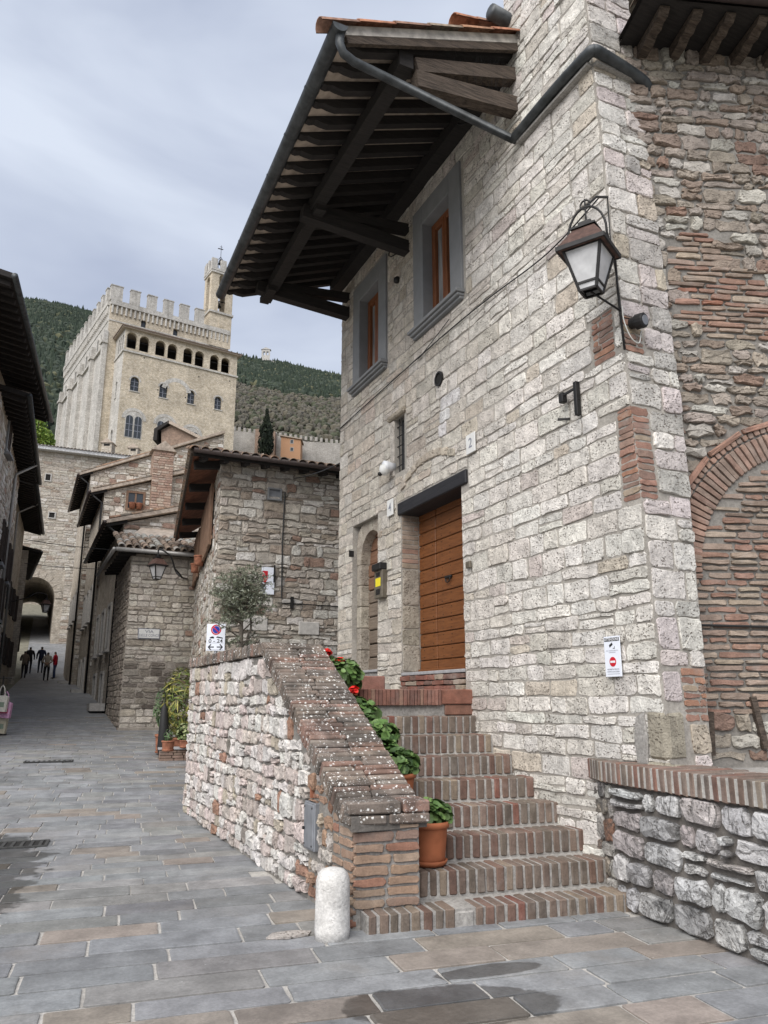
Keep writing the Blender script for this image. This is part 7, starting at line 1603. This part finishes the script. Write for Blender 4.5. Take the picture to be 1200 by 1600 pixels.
# town wall, cypress and ochre house below the hill
FTW = Fr(at(370, 705, 215), (CR.x, CR.y, 0), (0, 0, 1), (-CF.x, -CF.y, 0)); tw0 = thing('town_wall', 'crenellated grey town wall at the foot of the hill', 'wall', at(450, 700, 215))
def Q(x, y): return FTW.pix(x, y)
MB().prism(FTW, [Q(362, 730), Q(540, 730), Q(540, 693), Q(478, 690), Q(440, 682), Q(362, 672)], -4, 0).build('wall', M['far_grey'], tw0)
for i in range(22):
    x = 364 + i * 8; yt = 670 + max(0, (x - 362)) * .13; a, b = Q(x, yt); MB().rbox(FTW, a, a + .75, b - .5, b + .75, -1, 0.02).build('merlon', M['far_grey'], tw0)
oh = thing('ochre_house', 'small ochre plastered house beside the town wall below the hill', 'house', at(455, 705, 208)); FO = Fr(at(452, 705, 208), (CR.x, CR.y, 0), (0, 0, 1), (-CF.x, -CF.y, 0)); o1, o2 = FO.pix(438, 720), FO.pix(470, 683)
MB().prism(FO, [(o1[0], o1[1]), (o2[0], o1[1]), (o2[0], o2[1] - .7), (o1[0], o2[1] + .3)], -5, 0).build('wall', M['ochre_plaster'], oh); MB().prism(FO, [(o1[0] - .3, o2[1] + .3), (o2[0] + .4, o2[1] - .8), (o2[0] + .4, o2[1] - .5), (o1[0] - .3, o2[1] + .65)], -5.2, .4).build('roof', M['deck_tile'], oh)
for (x, y) in ((456, 690), (456, 702)): a, b = FO.pix(x, y); window_on(FO, a - .4, a + .4, b - .5, b + .5, oh, 'pale_stone', 'glass', False, .1)
t2 = thing('brick_turret', 'short brick turret of the town wall beside the cypress', 'tower', at(402, 705, 212)); FO2 = Fr(at(402, 705, 212), (CR.x, CR.y, 0), (0, 0, 1), (-CF.x, -CF.y, 0)); a, b = FO2.pix(397, 720), FO2.pix(430, 674); MB().rbox(FO2, a[0], b[0], a[1], b[1], -3, 0).build('wall', M['far_brick'], t2); MB().rbox(FO2, a[0], a[0] + 1.2, b[1], b[1] + .8, -3, .02).build('merlon', M['far_brick'], t2)
def crown(m, c, rx, rz_, n, size, cols, tall=False):
    for _ in range(n):
        a = U(0, 6.28); h = U(-1, 1); rr = math.sqrt(max(0, 1 - h * h)) if not tall else (.35 + .65 * min(1, (1 - h) / 1.3)) * (1 if h < .2 else (1 - h) / .8 * .9 + .06)
        rr *= rx * U(.45, 1.08) * (1 + .25 * mnoise.noise(V((a * 2, h * 4, 0)))); p_ = V(c) + V((math.cos(a) * rr, math.sin(a) * rr, h * rz_)); s = size * U(.5, 1.3); d = V((U(-1, 1), U(-1, 1), U(-.5, 1.4) if not tall else U(1, 3))).normalized(); x = d.orthogonal().normalized(); x = Matrix.Rotation(U(0, 6.28), 3, d) @ x; y = d.cross(x)
        m.add([p_ - x * s, p_ + d * s * .3 - y * s * .6, p_ + x * s, p_ + y * s * .6 + d * s * .3] if not tall else [p_ - x * s * .4, p_ + d * s * 1.6, p_ + x * s * .4, p_ - d * s * .4], [(0, 1, 2), (0, 2, 3)] if not tall else [(0, 1, 2), (0, 2, 3)], varc(cols[rnd.randrange(len(cols))], .25))
cy = at(415, 708, 205); t = thing('cypress_tree', 'slender dark cypress in front of the town wall', 'tree', cy); hh = at(415, 643, 205).z - cy.z; m = MB(); crown(m, cy + V((0, 0, hh * .5)), 2.0, hh * .52, 2600, .55, [(.018, .026, .016), (.026, .036, .02), (.012, .018, .012)], True); m.build('crown', M['wood_leaf'], t); MB().tube([cy - V((0, 0, 6)), cy + V((0, 0, hh * .8))], [.3, .1], 6).build('trunk', M['bark'], t)
gt = at(52, 674, 96); t = thing('leafy_tree', 'bright green tree between the left eaves and the palace', 'tree', gt - V((0, 0, 9)))
m = MB()
for (dx, dz, r) in ((0, 0, 1.7), (-1.5, .6, 1.3), (1.3, -.7, 1.4), (.4, .9, 1.1), (2.0, -1.6, .9)): crown(m, gt + CR * dx + V((0, 0, dz)), r, r * .8, 650, .2, [(.16, .24, .035), (.11, .19, .03), (.22, .29, .05)])
m.build('crown', M['leaf'], t); m = MB(); m.tube([gt - V((0, 0, 9)), gt - V((0, 0, 3)), gt + V((0, 0, .5))], [.3, .22, .08], 7)
for i in range(6): a = U(0, 6.28); m.tube([gt - V((0, 0, U(1, 3))), gt + V((math.cos(a) * 1.5, math.sin(a) * 1.5, U(-.5, 1)))], [.09, .03], 5)
m.build('trunk', M['bark'], t, True)
